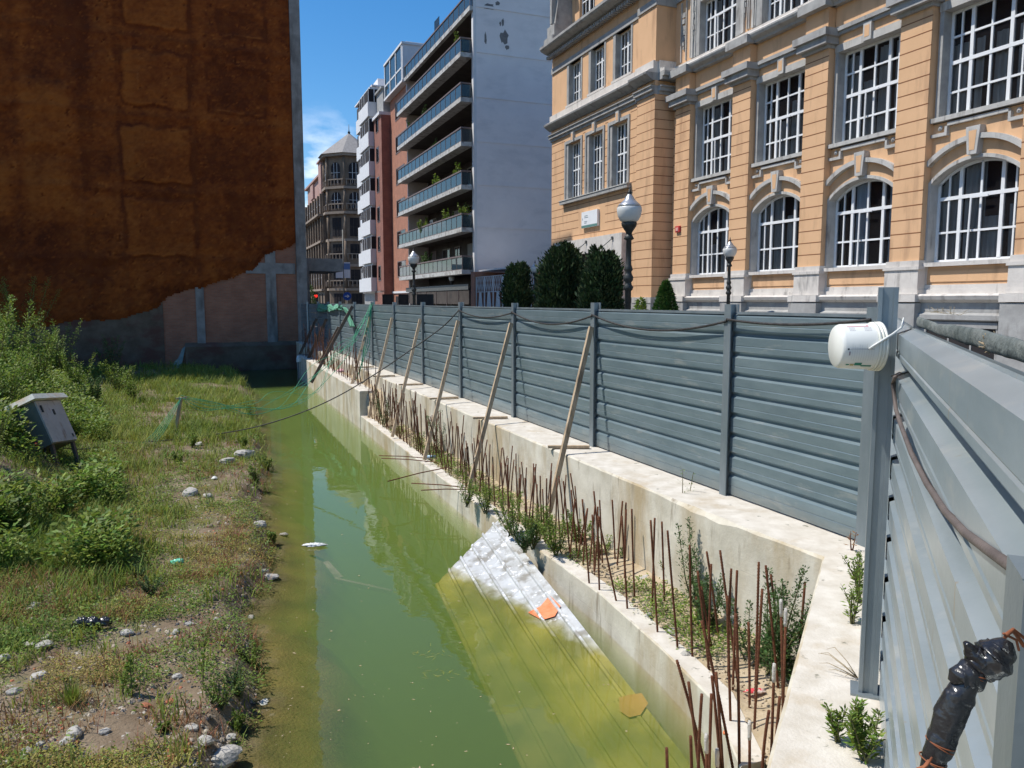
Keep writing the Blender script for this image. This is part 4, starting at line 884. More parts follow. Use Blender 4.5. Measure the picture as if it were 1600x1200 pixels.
# ------------------------------------------------------------------ brick house beyond
bh = thing('brick_house', 'narrow orange brick apartment house with small dark windows and a glazed top floor', 'building', (WX+.15, 0, 0), STREET_ANG)
BL, BR = -79.2*KF, -72.65*KF
m = MB(); m.box(BL, BR, 0, 16, 0, 21.9); m.build('wall', M['brick_red'], bh)
zs_ = lambda py: EYE+(470-py)/1200*76.5
for i, (a, b) in enumerate(((171,196),(221,245),(268,292),(316,340),(363,387),(409,432))):
    z1, z0 = zs_(a), zs_(b); u1 = -74.1*KF; u0 = -77.3*KF; f_ = MB(); f_.box(u0, u1, -.03, .0, z0-.12, z0); f_.box(u0, u0+.12, -.02, .0, z0, z1); f_.box(u0+1.5, u0+1.6, -.02, .0, z0, z1); f_.box(u1-.12, u1, -.02, .0, z0, z1); f_.box(u0, u1, -.02, 0, z1-.1, z1)
    w_ = f_.build('window', M['rail_brown'], bh); f_ = MB(); f_.box(u0+.12, u1-.12, -.012, -.001, z0, z1-.1); f_.build('pane', M['glass'], w_)
    f_ = MB(); f_.box(u0+.1, u1-.1, -.010, -.0005, z0, z1-.1); f_.build('blind', M['loggia'] if i % 2 else M['room'], w_)
m = MB(); m.box(BL-.2, BR+.4, -.6, .2, 21.9, 22.1); m.box(BL-.2, BR+.4, -.6, 14, 25.2, 25.4)
for i in range(4): a = BL+(BR-BL)*i/3; m.box(a-.1, a+.1, -.55, -.4, 22.1, 25.2)
m.box(BL, BR, -.53, -.45, 23.2, 23.35); m.box(BR+.1, BR+.3, -.5, 14, 22.1, 25.2)
w_ = m.build('glazed_storey', M['render_edge'], bh); m = MB(); m.box(BL, BR, -.49, -.47, 22.1, 25.2); m.build('pane', M['glass_blue'], w_)
m = MB(); m.box(BL, BR, -.1, 0, 2.9, 3.1); m.build('string_course', M['render_edge'], bh)
m = MB(); m.box(BL+1, BR-1, -.012, -.002, .2, 2.6); m.build('shopfront', M['room'], bh)
# dark brick house that stands further out
dh = thing('dark_brick_house', 'dark shaded red brick house standing forward between the orange and the white houses', 'building', (WX+.15, 0, 0), STREET_ANG)
DF = -.95
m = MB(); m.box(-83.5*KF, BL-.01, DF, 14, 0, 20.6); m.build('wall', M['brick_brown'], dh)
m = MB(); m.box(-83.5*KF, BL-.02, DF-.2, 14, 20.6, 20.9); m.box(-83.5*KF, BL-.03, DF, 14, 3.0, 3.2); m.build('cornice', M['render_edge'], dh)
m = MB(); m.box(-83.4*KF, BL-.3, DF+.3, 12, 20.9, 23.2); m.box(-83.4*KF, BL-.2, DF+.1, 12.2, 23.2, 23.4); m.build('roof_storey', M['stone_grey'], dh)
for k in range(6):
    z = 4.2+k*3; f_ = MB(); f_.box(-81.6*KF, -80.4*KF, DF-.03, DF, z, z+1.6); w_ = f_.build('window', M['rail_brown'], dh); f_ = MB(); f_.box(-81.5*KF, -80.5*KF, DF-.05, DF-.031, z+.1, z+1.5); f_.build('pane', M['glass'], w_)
# ------------------------------------------------------------------ white house with stacked corner windows
wh = thing('white_house', 'narrow white house with dark bands of stacked corner windows', 'building', (WX+.15, 0, 0), STREET_ANG)
WF = -1.0; u0, u1 = -91.5*KF, -82.6*KF
m = MB(); m.box(u0, u1-.05, WF+.4, 12, 3.0, 24.2); m.build('wall', M['white_render'], wh)
m = MB(); m.box(u0, u1-.1, WF+.6, 12, 0, 3.0); m.build('ground_storey', M['stone_grey'], wh)
for k in range(7):
    z = 3.15+3.0*k
    m = MB(); m.box(u0, u0+4.6, WF, WF+.41, z, z+1.45); m.box(u0+4.6, u1+.12, WF-.55, WF+.9, z, z+1.45); m.box(u0+4.4, u1+.0, WF-.3, WF+.41, z+2.75, z+3.0); sp = m.build('spandrel', M['render_edge'], wh)
    m = MB(); m.box(u0+.3, u0+4.3, WF+.08, WF+.405, z+1.45, z+2.75); m.box(u0+4.8, u1+.06, WF-.42, WF+.8, z+1.45, z+2.75); w_ = m.build('window', M['room'], wh)
    m = MB()
    for a in (u0+1.2, u0+2.3, u0+3.4): m.box(a-.04, a+.04, WF+.05, WF+.08, z+1.45, z+2.75)
    for a in (u0+4.8, u0+6.0, u0+7.2, u1-.05): m.box(a, a+.08, WF-.46, WF-.42, z+1.45, z+2.75)
    m.box(u1+.06, u1+.09, WF+.1, WF+.18, z+1.45, z+2.75)
    m.build('window_mullion', M['render_edge'], w_)
    m = MB(); m.box(u0+1.25, u0+2.2, WF+.06, WF+.075, z+1.5, z+2.2+.4*(k % 2)); m.build('blind', M['curtain_light'] if k in (2, 5) else M['shutter'], w_)
m = MB(); m.box(u0+.5, u1-2, WF+1, 6, 24.2, 25.6); m.box(u0, u1+.1, WF-.1, 12, 24.2, 24.35); m.build('roof', M['white_render'], wh)
# ------------------------------------------------------------------ ornate corner house with the tiled turret roof
M['tan_stone'] = mat('tan_stone', (.16,.115,.08), (.23,.17,.12), 1, .9, .3, 10, stain=(.10,.075,.055), sscale=(.6,.6,.3), smin=.5, smax=.7)
M['tan_pink'] = mat('tan_pink', (.40,.24,.20), (.46,.30,.25), 1, .9)
M['roof_pale'] = mat('roof_pale', (.24,.22,.205), (.31,.285,.265), 3, .8, .3, 10)
oh = thing('corner_mansion', 'ornate brown stone corner mansion with arched loggias and a pointed turret roof', 'building', (17.6, 0, 0), STREET_ANG)
CU = -112*KF; RT = 3.7; tc_ = (CU-1.0, 4.0)
m = MB(); m.box(-140*KF, CU-1.4, 0, 20, 0, 17.6); m.box(-113.5*KF, CU+0.0, 4.6, 30, 0, 20.5); m.build('wall', M['tan_stone'], oh)
def octo(r, c=tc_, n=8): return [(c[0]+r*math.cos(math.pi/8+2*math.pi*k/n), c[1]+r*math.sin(math.pi/8+2*math.pi*k/n)) for k in range(n)]
m = MB(); m.prism(octo(RT), 0, 22.6); tw = m.build('turret', M['tan_stone'], oh)
m = MB()
for z, e in ((3.6,.25),(7.0,.35),(10.6,.25),(14.4,.55),(17.9,.5),(22.4,.7)): m.prism(octo(RT+e), z, z+.35); m.box(-140*KF, CU-1.5, -e-.15, 0, z, z+.3) if z < 17.5 else None
for z in (4.2, 8.0, 15.0, 18.4):
    m.prism(octo(RT+.22), z+.75, z+.9)
    for k in range(40): a = 2*math.pi*k/40; m.box(tc_[0]+(RT+.1)*math.cos(a)-.06, tc_[0]+(RT+.1)*math.cos(a)+.06, tc_[1]+(RT+.1)*math.sin(a)-.06, tc_[1]+(RT+.1)*math.sin(a)+.06, z, z+.75)
M['tan_light'] = mat('tan_light', (.26,.20,.15), (.33,.26,.20), 2, .9); m.build('cornice', M['tan_light'], oh)
m = MB(); m.prism(octo(RT+.95), 22.75, 26.2, octo(.12)); m.build('roof', M['roof_pale'], oh)
m = MB(); m.lathe([(.05,26.1),(.22,26.3),(.06,26.6),(.03,27.5)], 10, (tc_[0], tc_[1], 0)); m.build('finial', M['black_iron'], oh)
def arched_win(root, origin, nrm, w_, z0, z1, archd=True, d=.04):
    nrm = Vector(nrm).normalized(); t = Vector((-nrm.y, nrm.x)); o = Vector(origin)+nrm*d; m = MB(); pts = [(-w_/2, z0), (w_/2, z0)]
    if archd: pts += [(w_/2*math.cos(a), z1-w_/2+w_/2*math.sin(a)) for a in [math.pi*k/8 for k in range(9)]]
    else: pts += [(w_/2, z1), (-w_/2, z1)]
    m.add([(o.x+t.x*u, o.y+t.y*u, z) for u, z in pts], [tuple(range(len(pts)))]); w1 = m.build('window', M['room'], root); m = MB(); o2 = o+nrm*.03
    for u in (-w_/6, w_/6): m.beam((o2.x+t.x*u, o2.y+t.y*u, z0), (o2.x+t.x*u, o2.y+t.y*u, z1-.1), .05, .04)
    m.beam((o2.x-t.x*w_/2, o2.y-t.y*w_/2, (z0+z1)/2), (o2.x+t.x*w_/2, o2.y+t.y*w_/2, (z0+z1)/2), .05, .04); m.build('frame', M['render_edge'] if archd else M['loggia'], w1)
for k in range(8):
    a = 2*math.pi*(k+1)/8-0; a = 2*math.pi*k/8; nx_, ny_ = math.cos(a), math.sin(a)
    if ny_ > .8: continue
    rr = RT*math.cos(math.pi/8); o_ = (tc_[0]+nx_*rr, tc_[1]+ny_*rr)
    for z0, z1, ar in ((.6,3.2,0),(4.5,6.6,0),(8.2,10.2,0),(11.3,13.9,0),(15.2,17.5,1),(18.7,21.6,1)): arched_win(oh, o_, (nx_, ny_), 1.55, z0, z1, ar)
for k in range(8):
    a = math.pi/8+2*math.pi*k/8; m = MB(); m.box(tc_[0]+RT*math.cos(a)-.1, tc_[0]+RT*math.cos(a)+.1, tc_[1]+RT*math.sin(a)-.1, tc_[1]+RT*math.sin(a)+.1, 3.9, 22.4)
    for z0, z1 in ((3.95,7),(7.35,10.6),(10.95,14.4),(14.75,17.9),(18.25,22.4)): m.tube([(tc_[0]+(RT+.08)*math.cos(a), tc_[1]+(RT+.08)*math.sin(a), z0), (tc_[0]+(RT+.08)*math.cos(a), tc_[1]+(RT+.08)*math.sin(a), z1)], .2, 8)
    m.build('column', M['tan_stone'], oh)
for i in range(9):
    u = CU-3.5-i*2.9
    for z0, z1, ar in ((.6,3.2,0),(4.5,6.6,1),(8.2,10.2,0),(11.3,13.9,0),(15.2,17.2,1)): arched_win(oh, (u, 0), (0, -1), 1.3, z0, z1, ar)
for i in range(5):
    for z0, z1, ar in ((4.5,6.6,1),(8.2,10.2,0),(11.3,13.9,0),(15.2,17.2,1)): arched_win(oh, (CU, 6.2+i*2.9), (1, 0), 1.3, z0, z1, ar)
m = MB()
for i in range(10): u = CU-2.0-i*2.9; m.box(u-.25, u+.25, -.25, 0, 3.9, 17.6)
m.build('pilaster', M['tan_stone'], oh)
m = MB(); m.box(-136*KF, -119*KF, 1, 10, 17.6, 21.2); m.box(-137*KF, -118*KF, .6, 10, 21.2, 21.5); m.build('attic', M['tan_pink'], oh)
m = MB(); m.box(-124*KF, -121*KF, -.2, .1, 17.9, 20.0); m.box(-118.5*KF, -116*KF, .3, 4, 17.6, 22.6); m.box(-118.8*KF,-115.8*KF,.1,4.2,22.6,22.8); m.build('dormer', M['tan_pink'], oh)
# small cream house far behind, left of the mansion
ch = thing('cream_house', 'small cream house far down the street beside the tall building', 'building', (-45, 150, 0), 0)
m = MB(); m.box(-8, 5.2, 0, 12, 0, 7.4); m.build('wall', M['render_edge'], ch)
m = MB(); m.box(-8.3, 5.5, -.3, 12, 7.4, 7.7); m.build('roof', M['roof_pale'], ch)
for i in range(9):
    m = MB(); m.box(-7.4+i*1.4, -6.9+i*1.4, -.02, .01, 2.6, 6.4); m.build('window', M['room'], ch)
# ------------------------------------------------------------------ lattice gate between the school and the apartment block
gt = thing('lattice_gate', 'white lattice gate with fan shaped bars behind the dark yew trees', 'gate', (18.45, 0, 0), STREET_ANG)
gu0, gu1 = -52.5*KF, -43.2*KF; GTOP = 3.75
npan = 6; pw = (gu1-gu0)/npan
for i in range(npan):
    a = gu0+i*pw; b = a+pw; f_ = MB()
    for x in (a+.03, b-.03): f_.box(x-.03, x+.03, -.03, .03, .05, GTOP)
    for z in (.1, 2.75, GTOP): f_.box(a+.06, b-.06, -.025, .025, z-.04, z)
    lf_ = f_.build('gate_leaf', M['render_edge'], gt); f_ = MB()
    for k in range(14): f_.beam((a+.08+(pw-.16)*k/13, 0, .1), (a+pw/2+(k-6.5)*.03, 0, 2.7), .02, .025)
    for k in range(5): f_.beam((a+.08+k*(pw-.16)/5, 0, 2.75), (a+.08+(k+1)*(pw-.16)/5, 0, GTOP-.04), .025, .025); f_.beam((a+.08+(k+1)*(pw-.16)/5, .02, 2.75), (a+.08+k*(pw-.16)/5, .02, GTOP-.04), .025, .025)
    f_.build('lattice', M['render_edge'], lf_)
m = MB(); m.box(gu0-.8, gu0-.04, -.1, 3, 0, 4.1); m.build('gate_pier', M['brick_red'], gt)
m = MB(); m.box(gu0-.9, gu1-3, .5, 3, 4.15, 4.25); m.build('porch_roof', M['render_edge'], gt)
bw = thing('brick_yard_wall', 'shaded red brick yard wall behind the white lattice gate', 'wall', (18.45, 0, 0), STREET_ANG)
m = MB(); m.box(gu0-.7, gu1, 2.2, 2.5, 0, 4.0); m.build('wall', M['brick_red'], bw); m = MB(); m.box(gu0-.7, gu1, 2.15, 2.55, 4.0, 4.1); m.build('coping', M['slab'], bw)
# ================================================================== STREET LAMPS
def globe_mat():
    m = mat('opal_glass', (.72,.72,.69), None, rough=.25, spec=.6, translucent=.15); return m
M['opal'] = globe_mat(); M['lamp_cap'] = mat('lamp_cap', (.42,.42,.43), (.5,.5,.5), 5, .3, metal=.6)
def lamp():
    t = thing('street_lamp', '', 'street lamp')
    m = MB(); m.lathe([(.20,0),(.20,.25),(.13,.34),(.12,.8),(.085,.9),(.065,1.0),(.060,2.4),(.085,2.42),(.10,2.47),(.07,2.52),(.06,2.56),(.09,2.6),(.10,2.66),(.07,2.71),(.06,2.76),(.085,2.8),(.07,2.86),(.055,2.9),(.05,3.35),(.10,3.38),(.075,3.43),(.055,3.47)], 16)
    m.build('pole', M['black_iron'], t)
    m = MB(); m.lathe([(.055,3.46),(.06,3.5),(.10,3.56),(.14,3.62),(.15,3.68),(.12,3.70)], 16); m.build('bracket_cup', M['black_iron'], t)
    m = MB(); m.lathe([(.11,3.68),(.17,3.72),(.215,3.80),(.235,3.89),(.235,3.95),(.215,3.985)], 24); m.build('globe', M['opal'], t)
    m = MB(); m.lathe([(.225,3.98),(.20,4.02),(.15,4.06),(.10,4.11),(.07,4.17),(.045,4.20),(.03,4.22)], 20); cp = m.build('lamp_cap', M['lamp_cap'], t)
    m = MB(); m.lathe([(.035,4.215),(.045,4.245),(.02,4.27),(.012,4.33),(.002,4.37)], 10); m.build('finial', M['black_iron'], cp)
    return t
lampc = [((984,290),'largest street lamp, in front of the ochre wing beside the clipped yews'),((1141,370),'street lamp with white globe in front of the arched windows of the ochre building'),((646,386),'largest street lamp before the balconies of the apartment block'),
 ((836,406),'street lamp with white globe between the narrow yew and the broad yew'),((706,425),'small street lamp before the ground floor of the apartment block, nearer the white gable'),((685,438),'small street lamp left of another one before the apartment block shops'),
 ((618,444),'distant street lamp before the orange brick house'),((543,451),'distant street lamp below the ornate corner mansion'),((583,447),'distant street lamp at the foot of the narrow white house')]
lp0 = lamp()
for i, ((px, py), lb) in enumerate(lampc):
    o = lp0 if i == 0 else copy_tree(lp0)
    Y = 1200*2.22/(470-py)*1.0; p = aty(px, py, Y); o.location = (p.x, p.y, p.z-4.37); tag(o, lb, 'street lamp', 'globe street lamps along the street')
# signs and small things down the street
sg = thing('blue_sign', 'blue direction sign on a pole far down the street below the mansion', 'sign', tuple(aty(543,470,60).xy)+(0,))
m = MB(); m.tube([(0,0,0),(0,0,2.7)], .04, 8); m.build('pole', M['grey_iron'], sg); m = MB(); m.prism([(.32*math.cos(k*math.pi/8), .32*math.sin(k*math.pi/8)) for k in range(16)], 0, .03)
b_ = m.build('sign_plate', mat('sign_blue', (.03,.10,.42)), sg); b_.rotation_euler = (R(90), 0, 0); b_.location = (0, -.05, 2.5)
m = MB(); m.beam((-.18,-.09,2.5), (.1,-.09,2.5), .02, .06); m.beam((0,-.09,2.6), (.16,-.09,2.5), .02, .05); m.beam((0,-.09,2.4), (.16,-.09,2.5), .02, .05); m.build('arrow', M['white_paint'], sg)
bn = thing('street_banner', 'pale banner hanging on a mast before the ornate mansion', 'banner', tuple(aty(538,470,70).xy)+(0,))
m = MB(); m.tube([(0,0,0),(0,0,8.5)], .06, 8); m.build('mast', M['grey_iron'], bn); m = MB(); m.box(-.7,.6,-.04,.0,4.2,5.6); m.build('banner_cloth', M['curtain_light'], bn); m = MB(); m.box(-.7,.6,-.045,-.04,4.95,5.5); m.build('blue_field', mat('banner_blue', (.12,.22,.45)), bn)
tl = thing('traffic_light', 'red traffic light beside the small round tree at the far end of the street', 'traffic light', tuple(aty(494,462,80).xy)+(0,))
m = MB(); m.tube([(0,0,0),(0,0,2.2)], .06, 8); m.build('pole', M['grey_iron'], tl); m = MB(); m.box(-.2,.2,-.1,.2,2.0,3.0); m.build('housing', M['black_iron'], tl)
mr_ = mat('signal_red', (.6,.02,.02)); bb = mr_.node_tree.nodes['Principled BSDF']; bb.inputs['Emission Color'].default_value = (1,.03,.02,1); bb.inputs['Emission Strength'].default_value = 1.2
m = MB(); m.lathe([(.17,0),(.17,.05),(.05,.10)], 16); o = m.build('lens', mr_, tl); o.rotation_euler = (R(90),0,0); o.location = (0,-.1,2.65)
# dark hoarding boards standing on the pavement
for i, (a, b, t_) in enumerate(((599,613,'dark advertising panel on the pavement below the dark brick house'),(624,637,'dark advertising panel on the pavement below the orange brick house'),(653,676,'dark wide panel at the pavement before the apartment block'))):
    Y = 58 if i < 2 else 50; p = aty((a+b)/2, 470, Y); w_ = (b-a)/1200*Y/2; o = thing('street_panel', t_, 'panel', (p.x, Y, 0)); z1 = EYE+ (470-461)/1200*Y
    m = MB(); m.box(-w_, w_, -.06, .06, .5, z1); m.build('board', M['loggia'], o); m = MB(); m.box(-w_-.06, -w_, -.08, .08, 0, z1+.05); m.box(w_, w_+.06, -.08, .08, 0, z1+.05); m.box(-w_, w_, -.08, .08, z1, z1+.05); m.build('frame', M['black_iron'], o)
# ================================================================== PLANTS
def leafquad(V, F, p, d, up, l, w_):
    """pointed leaf: 4 vertices"""
    d = d.normalized(); s_ = d.cross(up); s_ = s_.normalized() if s_.length > 1e-4 else Vector((1,0,0)); b = len(V)
    V += [p, p+d*l*.5+s_*w_, p+d*l, p+d*l*.5-s_*w_]; F.append((b, b+1, b+2, b+3))
def rv(r_): return Vector((r_.gauss(0,1), r_.gauss(0,1), r_.gauss(0,1))).normalized()
def yew(name, label, loc, h, w_, seed, mt, n, lean=0, round_=False, leaf=.10):
    r_ = random.Random(seed); t = thing(name, label, 'tree', loc, 0); V = []; F = []
    nf = [(r_.uniform(0, 2*math.pi), r_.uniform(.05, .95), r_.uniform(.6, 1.25)) for _ in range(26)]
    NC = 26 if round_ else 150; cen = [(r_.random()**.8, r_.uniform(0, 6.283), r_.uniform(.86, 1.16)) for _ in range(NC)]
    for i in range(n):
        cq, ca, cr_ = cen[i % NC]; z = h*(r_.random()**.85); a = r_.uniform(0, 2*math.pi); q = z/h
        if not round_ and r_.random() < .75: q = min(.995, max(.01, cq+r_.gauss(0, .055))); z = q*h; a = ca+r_.gauss(0, .20)
        else: cr_ = 1
        prof = (math.sqrt(max(0, 1-(abs(q-.42)/.60)**3.2)) if not round_ else max(0, 1-q)**.62) if q < 1 else 0
        if q < .42 and not round_: prof = .80+.2*q/.42
        bump_ = 1+.10*math.sin(a*5+seed+z*.6)+.13*float(fbm(a*3.2+seed, z*1.1, 3))*2+(0.05 if not round_ else -.02)
        if round_: bump_ = 1+.03*math.sin(a*5+z*9)
        rr = w_/2*prof*bump_*(r_.uniform(.45, 1)**.4 if r_.random() < .85 else r_.uniform(.98, 1.10))
        rr *= cr_ if not round_ else 1; z += (cr_-1)*h*.35*(q > .7) if not round_ else 0
        p = Vector((rr*math.cos(a), rr*math.sin(a), z)); d = Vector((math.cos(a)*.6, math.sin(a)*.6, 1.0))+rv(r_)*.6
        if round_: d = Vector((math.cos(a), math.sin(a), .6))+rv(r_)*.8
        leafquad(V, F, p, d, rv(r_), leaf*r_.uniform(.7, 1.6), leaf*.20*r_.uniform(.8, 1.5))
    npmesh('crown', V, F, mt, t)
    m = MB(); prof = [(.02*w_+.05, 0), (.04*w_+.04, h*.5), (.01, h*.85)]; m.lathe(prof, 8); 
    core = [(w_*.30*(1 if not round_ else max(.02, (1-q)**.6)), h*q) for q in ([.04,.3,.6,.8,.9] if not round_ else [.03,.3,.6,.8,.93])]
    if not round_: core[-2] = (w_*.25, h*.8); core[-1] = (w_*.1, h*.9)
    m.build('trunk', M['bark'], t)
    c = MB(); c.lathe(core, 14); c.build('inner_branches', mt, t)
    return t
def px_tree(xc, x0, x1, ytop, Y): p = aty(xc, 470, Y); h = aty(xc, ytop, Y).z; return (p.x, Y, 0), h, (x1-x0)/1200*Y
for (a, Y, yt, n, lb, sd) in (((787,828), 38, 413, 7000, 'narrow dark yew, leftmost, in front of the white lattice gate', 1), ((843,912), 33, 384, 15000, 'broadest dark yew, in the middle of the three', 2), ((912,969), 30, 391, 12000, 'dark yew next to the large street lamp before the entrance', 3)):
    loc, h, w_ = px_tree(sum(a)/2, *a, yt, Y); yew('yew_tree', lb, loc, h*.96, w_*.96, sd, M['yew'], n, leaf=.17)
loc, h, w_ = px_tree(1040, 1014, 1066, 440, 22); yew('clipped_bush', 'small clipped green cone bush at the foot of the ochre building', (loc[0], loc[1], 0), h, w_*1.35, 5, M['clipped'], 9000, round_=True, leaf=.07)
loc, h, w_ = px_tree(1001, 985, 1018, 470, 21); yew('low_shrub', 'low light green shrub peeping over the hoarding left of the clipped cone bush', loc, h*1.02, w_*1.6, 6, M['leaf'], 1200, round_=True, leaf=.09)
loc, h, w_ = px_tree(478, 468, 490, 447, 75); t = yew('round_tree', 'small round tree at the far end of the street beside the red light', loc, h, 1.8, 8, M['leaf_dark'], 2500, leaf=.14)

def weed_mesh(seed, h, nl, ll, spread=.25, branches=0, w_=.22):
    """upright leafy stem: returns stem tubes + leaves"""
    r_ = random.Random(seed); V = []; F = []; sm = MB(); axes = []
    def stem(p0, d, L_, r0):
        pts = [p0]; dd = d.copy()
        for i in range(5): dd = (dd+Vector((r_.uniform(-.12,.12), r_.uniform(-.12,.12), .05))).normalized(); pts.append(pts[-1]+dd*L_/5)
        sm.tube(pts, [r0*(1-.75*i/5) for i in range(6)], 4, caps=False); return pts
    for b in range(max(1, branches)):
        d = Vector((r_.uniform(-spread, spread), r_.uniform(-spread, spread), 1)).normalized() if b or branches > 1 else Vector((r_.uniform(-.08,.08), r_.uniform(-.08,.08), 1))
        hh = h*r_.uniform(.65, 1.0) if b else h
        axes.append(stem(Vector((r_.uniform(-.06,.06)*(b > 0)*h, r_.uniform(-.06,.06)*(b > 0)*h, 0)), d, hh, .006+.004*h))
    for pts in axes:
        for i in range(int(nl/len(axes))):
            t = r_.uniform(.12, 1)**.85*4.999; k = int(t); p = pts[k].lerp(pts[k+1], t-k); a = r_.uniform(0, 2*math.pi); q = t/5
            d = Vector((math.cos(a), math.sin(a), r_.uniform(-.25, .8)+.5*q)); off = rv(r_)*h*.05*(1-q*.6)
            leafquad(V, F, p+off+Vector((d.x, d.y, 0))*h*.07*r_.random()*(1.2-q), d, Vector((0,0,1))+rv(r_)*.6, ll*r_.uniform(.6, 1.3)*(1.15-.5*q), ll*w_*r_.uniform(.7, 1.2))
    return sm, V, F
def plant(name, label, loc, h, nl, ll, seed, mt='leaf', branches=3, spread=.3, w_=.22, group=None, stem='stem', cat='plant', lean=None):
    t = thing(name, label, cat, loc, random.Random(seed).uniform(0, 6), group)
    sm, V, F = weed_mesh(seed, h, nl, ll, spread, branches, w_); sm.build('stem', M[stem], t)
    if V: npmesh('foliage', V, F, M[mt], t)
    if lean: t.rotation_euler = (lean[0], lean[1], t.rotation_euler.z)
    return t
def tz(x, y): return float(terrain_z(x, y))
def ground_px(px, py, z0=-1.15):
    """walk the ray until it meets the ground"""
    r = Vector(ray(px, py)); t = .5
    while t < 60:
        p = Vector((0,0,EYE))+r*t
        if p.z < tz(p.x, p.y): return p
        t += .03
    return atz(px, py, z0)
# --- tall weeds on the mound at the upper left
MW = [(20,560,1.75,'leaf','tallest weed at the left edge of the picture, reaching up the orange wall'),(60,575,1.5,'leaf','tall bushy weed on the mound next to the tallest weed'),(95,560,1.4,'leaf','tall light green weed in the middle of the mound'),(45,600,1.1,'leaf','light green weed directly above the leaning electrical cabinet'),
      (140,545,1.15,'leaf_dark','dark leaved shrub on the mound right of the light green weeds'),(170,560,1.0,'leaf_dark','dark shrub on the mound nearest to the brick wall'),(5,620,1.1,'leaf','bushy weed at the left edge just above the cabinet roof'),(120,590,1.0,'leaf','green weed on the slope right of the cabinet roof'),
      (185,585,.75,'leaf','rounded weed clump at the right foot of the mound'),(150,610,.7,'leaf_dark','low dark weed on the slope behind the cabinet'),(75,620,.6,'leaf','small weed at the back of the cabinet roof'),(210,600,.55,'leaf','low bright weed clump where the mound meets the grass'),
      (110,520,1.5,'leaf_dark','dark tall weed at the top of the mound before the foam wall'),(40,520,1.9,'leaf','tall thin weed at the top of the mound'),(-20,600,1.9,'leaf','tall weed cut by the left edge of the picture')]
for i, (px, py, h, mt_, lb) in enumerate(MW):
    p = ground_px(px, py+28); plant('tall_weed' if h > .8 else 'low_weed', lb, (p.x, p.y, p.z-.05), h*1.35*(p.y/17)**.5, int(1700*h), .095, 100+i, mt_, branches=11, spread=.5, w_=.17, group='weeds growing on the mound at the left')
# bushes in the shade left of and under the cabinet
for i, (px, py, h, lb) in enumerate(((62,830,.5,'broad green weed at the lower left below the cabinet'),(15,835,.5,'green weed at the left edge below the cabinet'),(100,810,.5,'green weed at the foot of the cabinet slope'),(-15,720,.9,'overhanging weed at the left edge beside the cabinet'),(130,845,.35,'low weed in front of the broad green weed'))):
    p = ground_px(px, py); plant('leafy_weed', lb, (p.x, p.y, p.z-.03), h*1.25, 800, .055, 140+i, 'leaf', branches=10, w_=.16, spread=.38, group='weeds below the cabinet')
# single plants of the foreground bank
FG = [(113,1102,.24,'grass_tuft','bright green grass tuft on the stony ground at the lower left'),(207,1090,.38,'young_shrub','small upright weed right of the bright grass tuft'),(192,1085,.28,'young_shrub','thin seedling just left of the small upright weed'),(318,1075,.45,'young_shrub','tallest upright weed of the foreground bank'),
      (345,1110,.30,'bushy_weed','bushy weed hanging over the bank edge at the lower middle'),(375,1090,.34,'bushy_weed','dark bushy weed at the edge of the bank above the big boulder'),(395,1040,.28,'bushy_weed','bushy weed at the crumbling bank edge in the foreground'),(370,1140,.2,'bushy_weed','low weed beside the big white boulder'),
      (235,930,.26,'bushy_weed','dark leafy weed beside the green plastic scrap'),(215,905,.2,'bushy_weed','low dark weed left of the green plastic scrap'),(255,1145,.10,'bushy_weed','tiny yellow green weed among the broken bricks'),
      (400,760,.45,'leafy_weed','loose weed leaning over the water edge in the middle of the bank'),(418,735,.4,'leafy_weed','light weed overhanging the water at the bank'),(425,850,.22,'leafy_weed','small weed on the bank edge near the floating sack'),(390,655,.7,'leafy_weed','weed at the far bank edge beside the green ropes'),
      (280,725,.3,'leafy_weed','low weed left of the wooden stake foot'),(300,700,.35,'leafy_weed','low weed behind the wooden stake'),(205,600,.8,'leafy_weed','rounded leafy weed standing right of the mound'),(380,700,.3,'leafy_weed','green weed on the bank right of the wooden stake')]
for i, (px, py, h, nm, lb) in enumerate(FG):
    p = ground_px(px, py)
    if nm == 'grass_tuft':
        t = thing(nm, lb, 'grass', (p.x, p.y, p.z-.01)); V = []; F = []; r_ = random.Random(4)
        for k in range(170):
            a = r_.uniform(0, 6.28); d = Vector((math.cos(a)*r_.uniform(.1,.9), math.sin(a)*r_.uniform(.1,.9), 1)); leafquad(V, F, Vector((r_.gauss(0,.02), r_.gauss(0,.02), 0)), d, Vector((math.sin(a), -math.cos(a), .1)).cross(d), h*r_.uniform(.5, 1.1), .0035)
        npmesh('blades', V, F, M['grass'], t); continue
    n = {'young_shrub': 110, 'bushy_weed': 900, 'leafy_weed': 600}[nm]
    plant(nm, lb, (p.x, p.y, p.z-.01), h, n, {'young_shrub': .045, 'bushy_weed': .026, 'leafy_weed': .05}[nm], 200+i, 'leaf_dark' if 'dark' in lb else 'leaf', branches={'young_shrub': 1, 'bushy_weed': 9, 'leafy_weed': 6}[nm], spread={'young_shrub': .1, 'bushy_weed': .9, 'leafy_weed': .5}[nm])
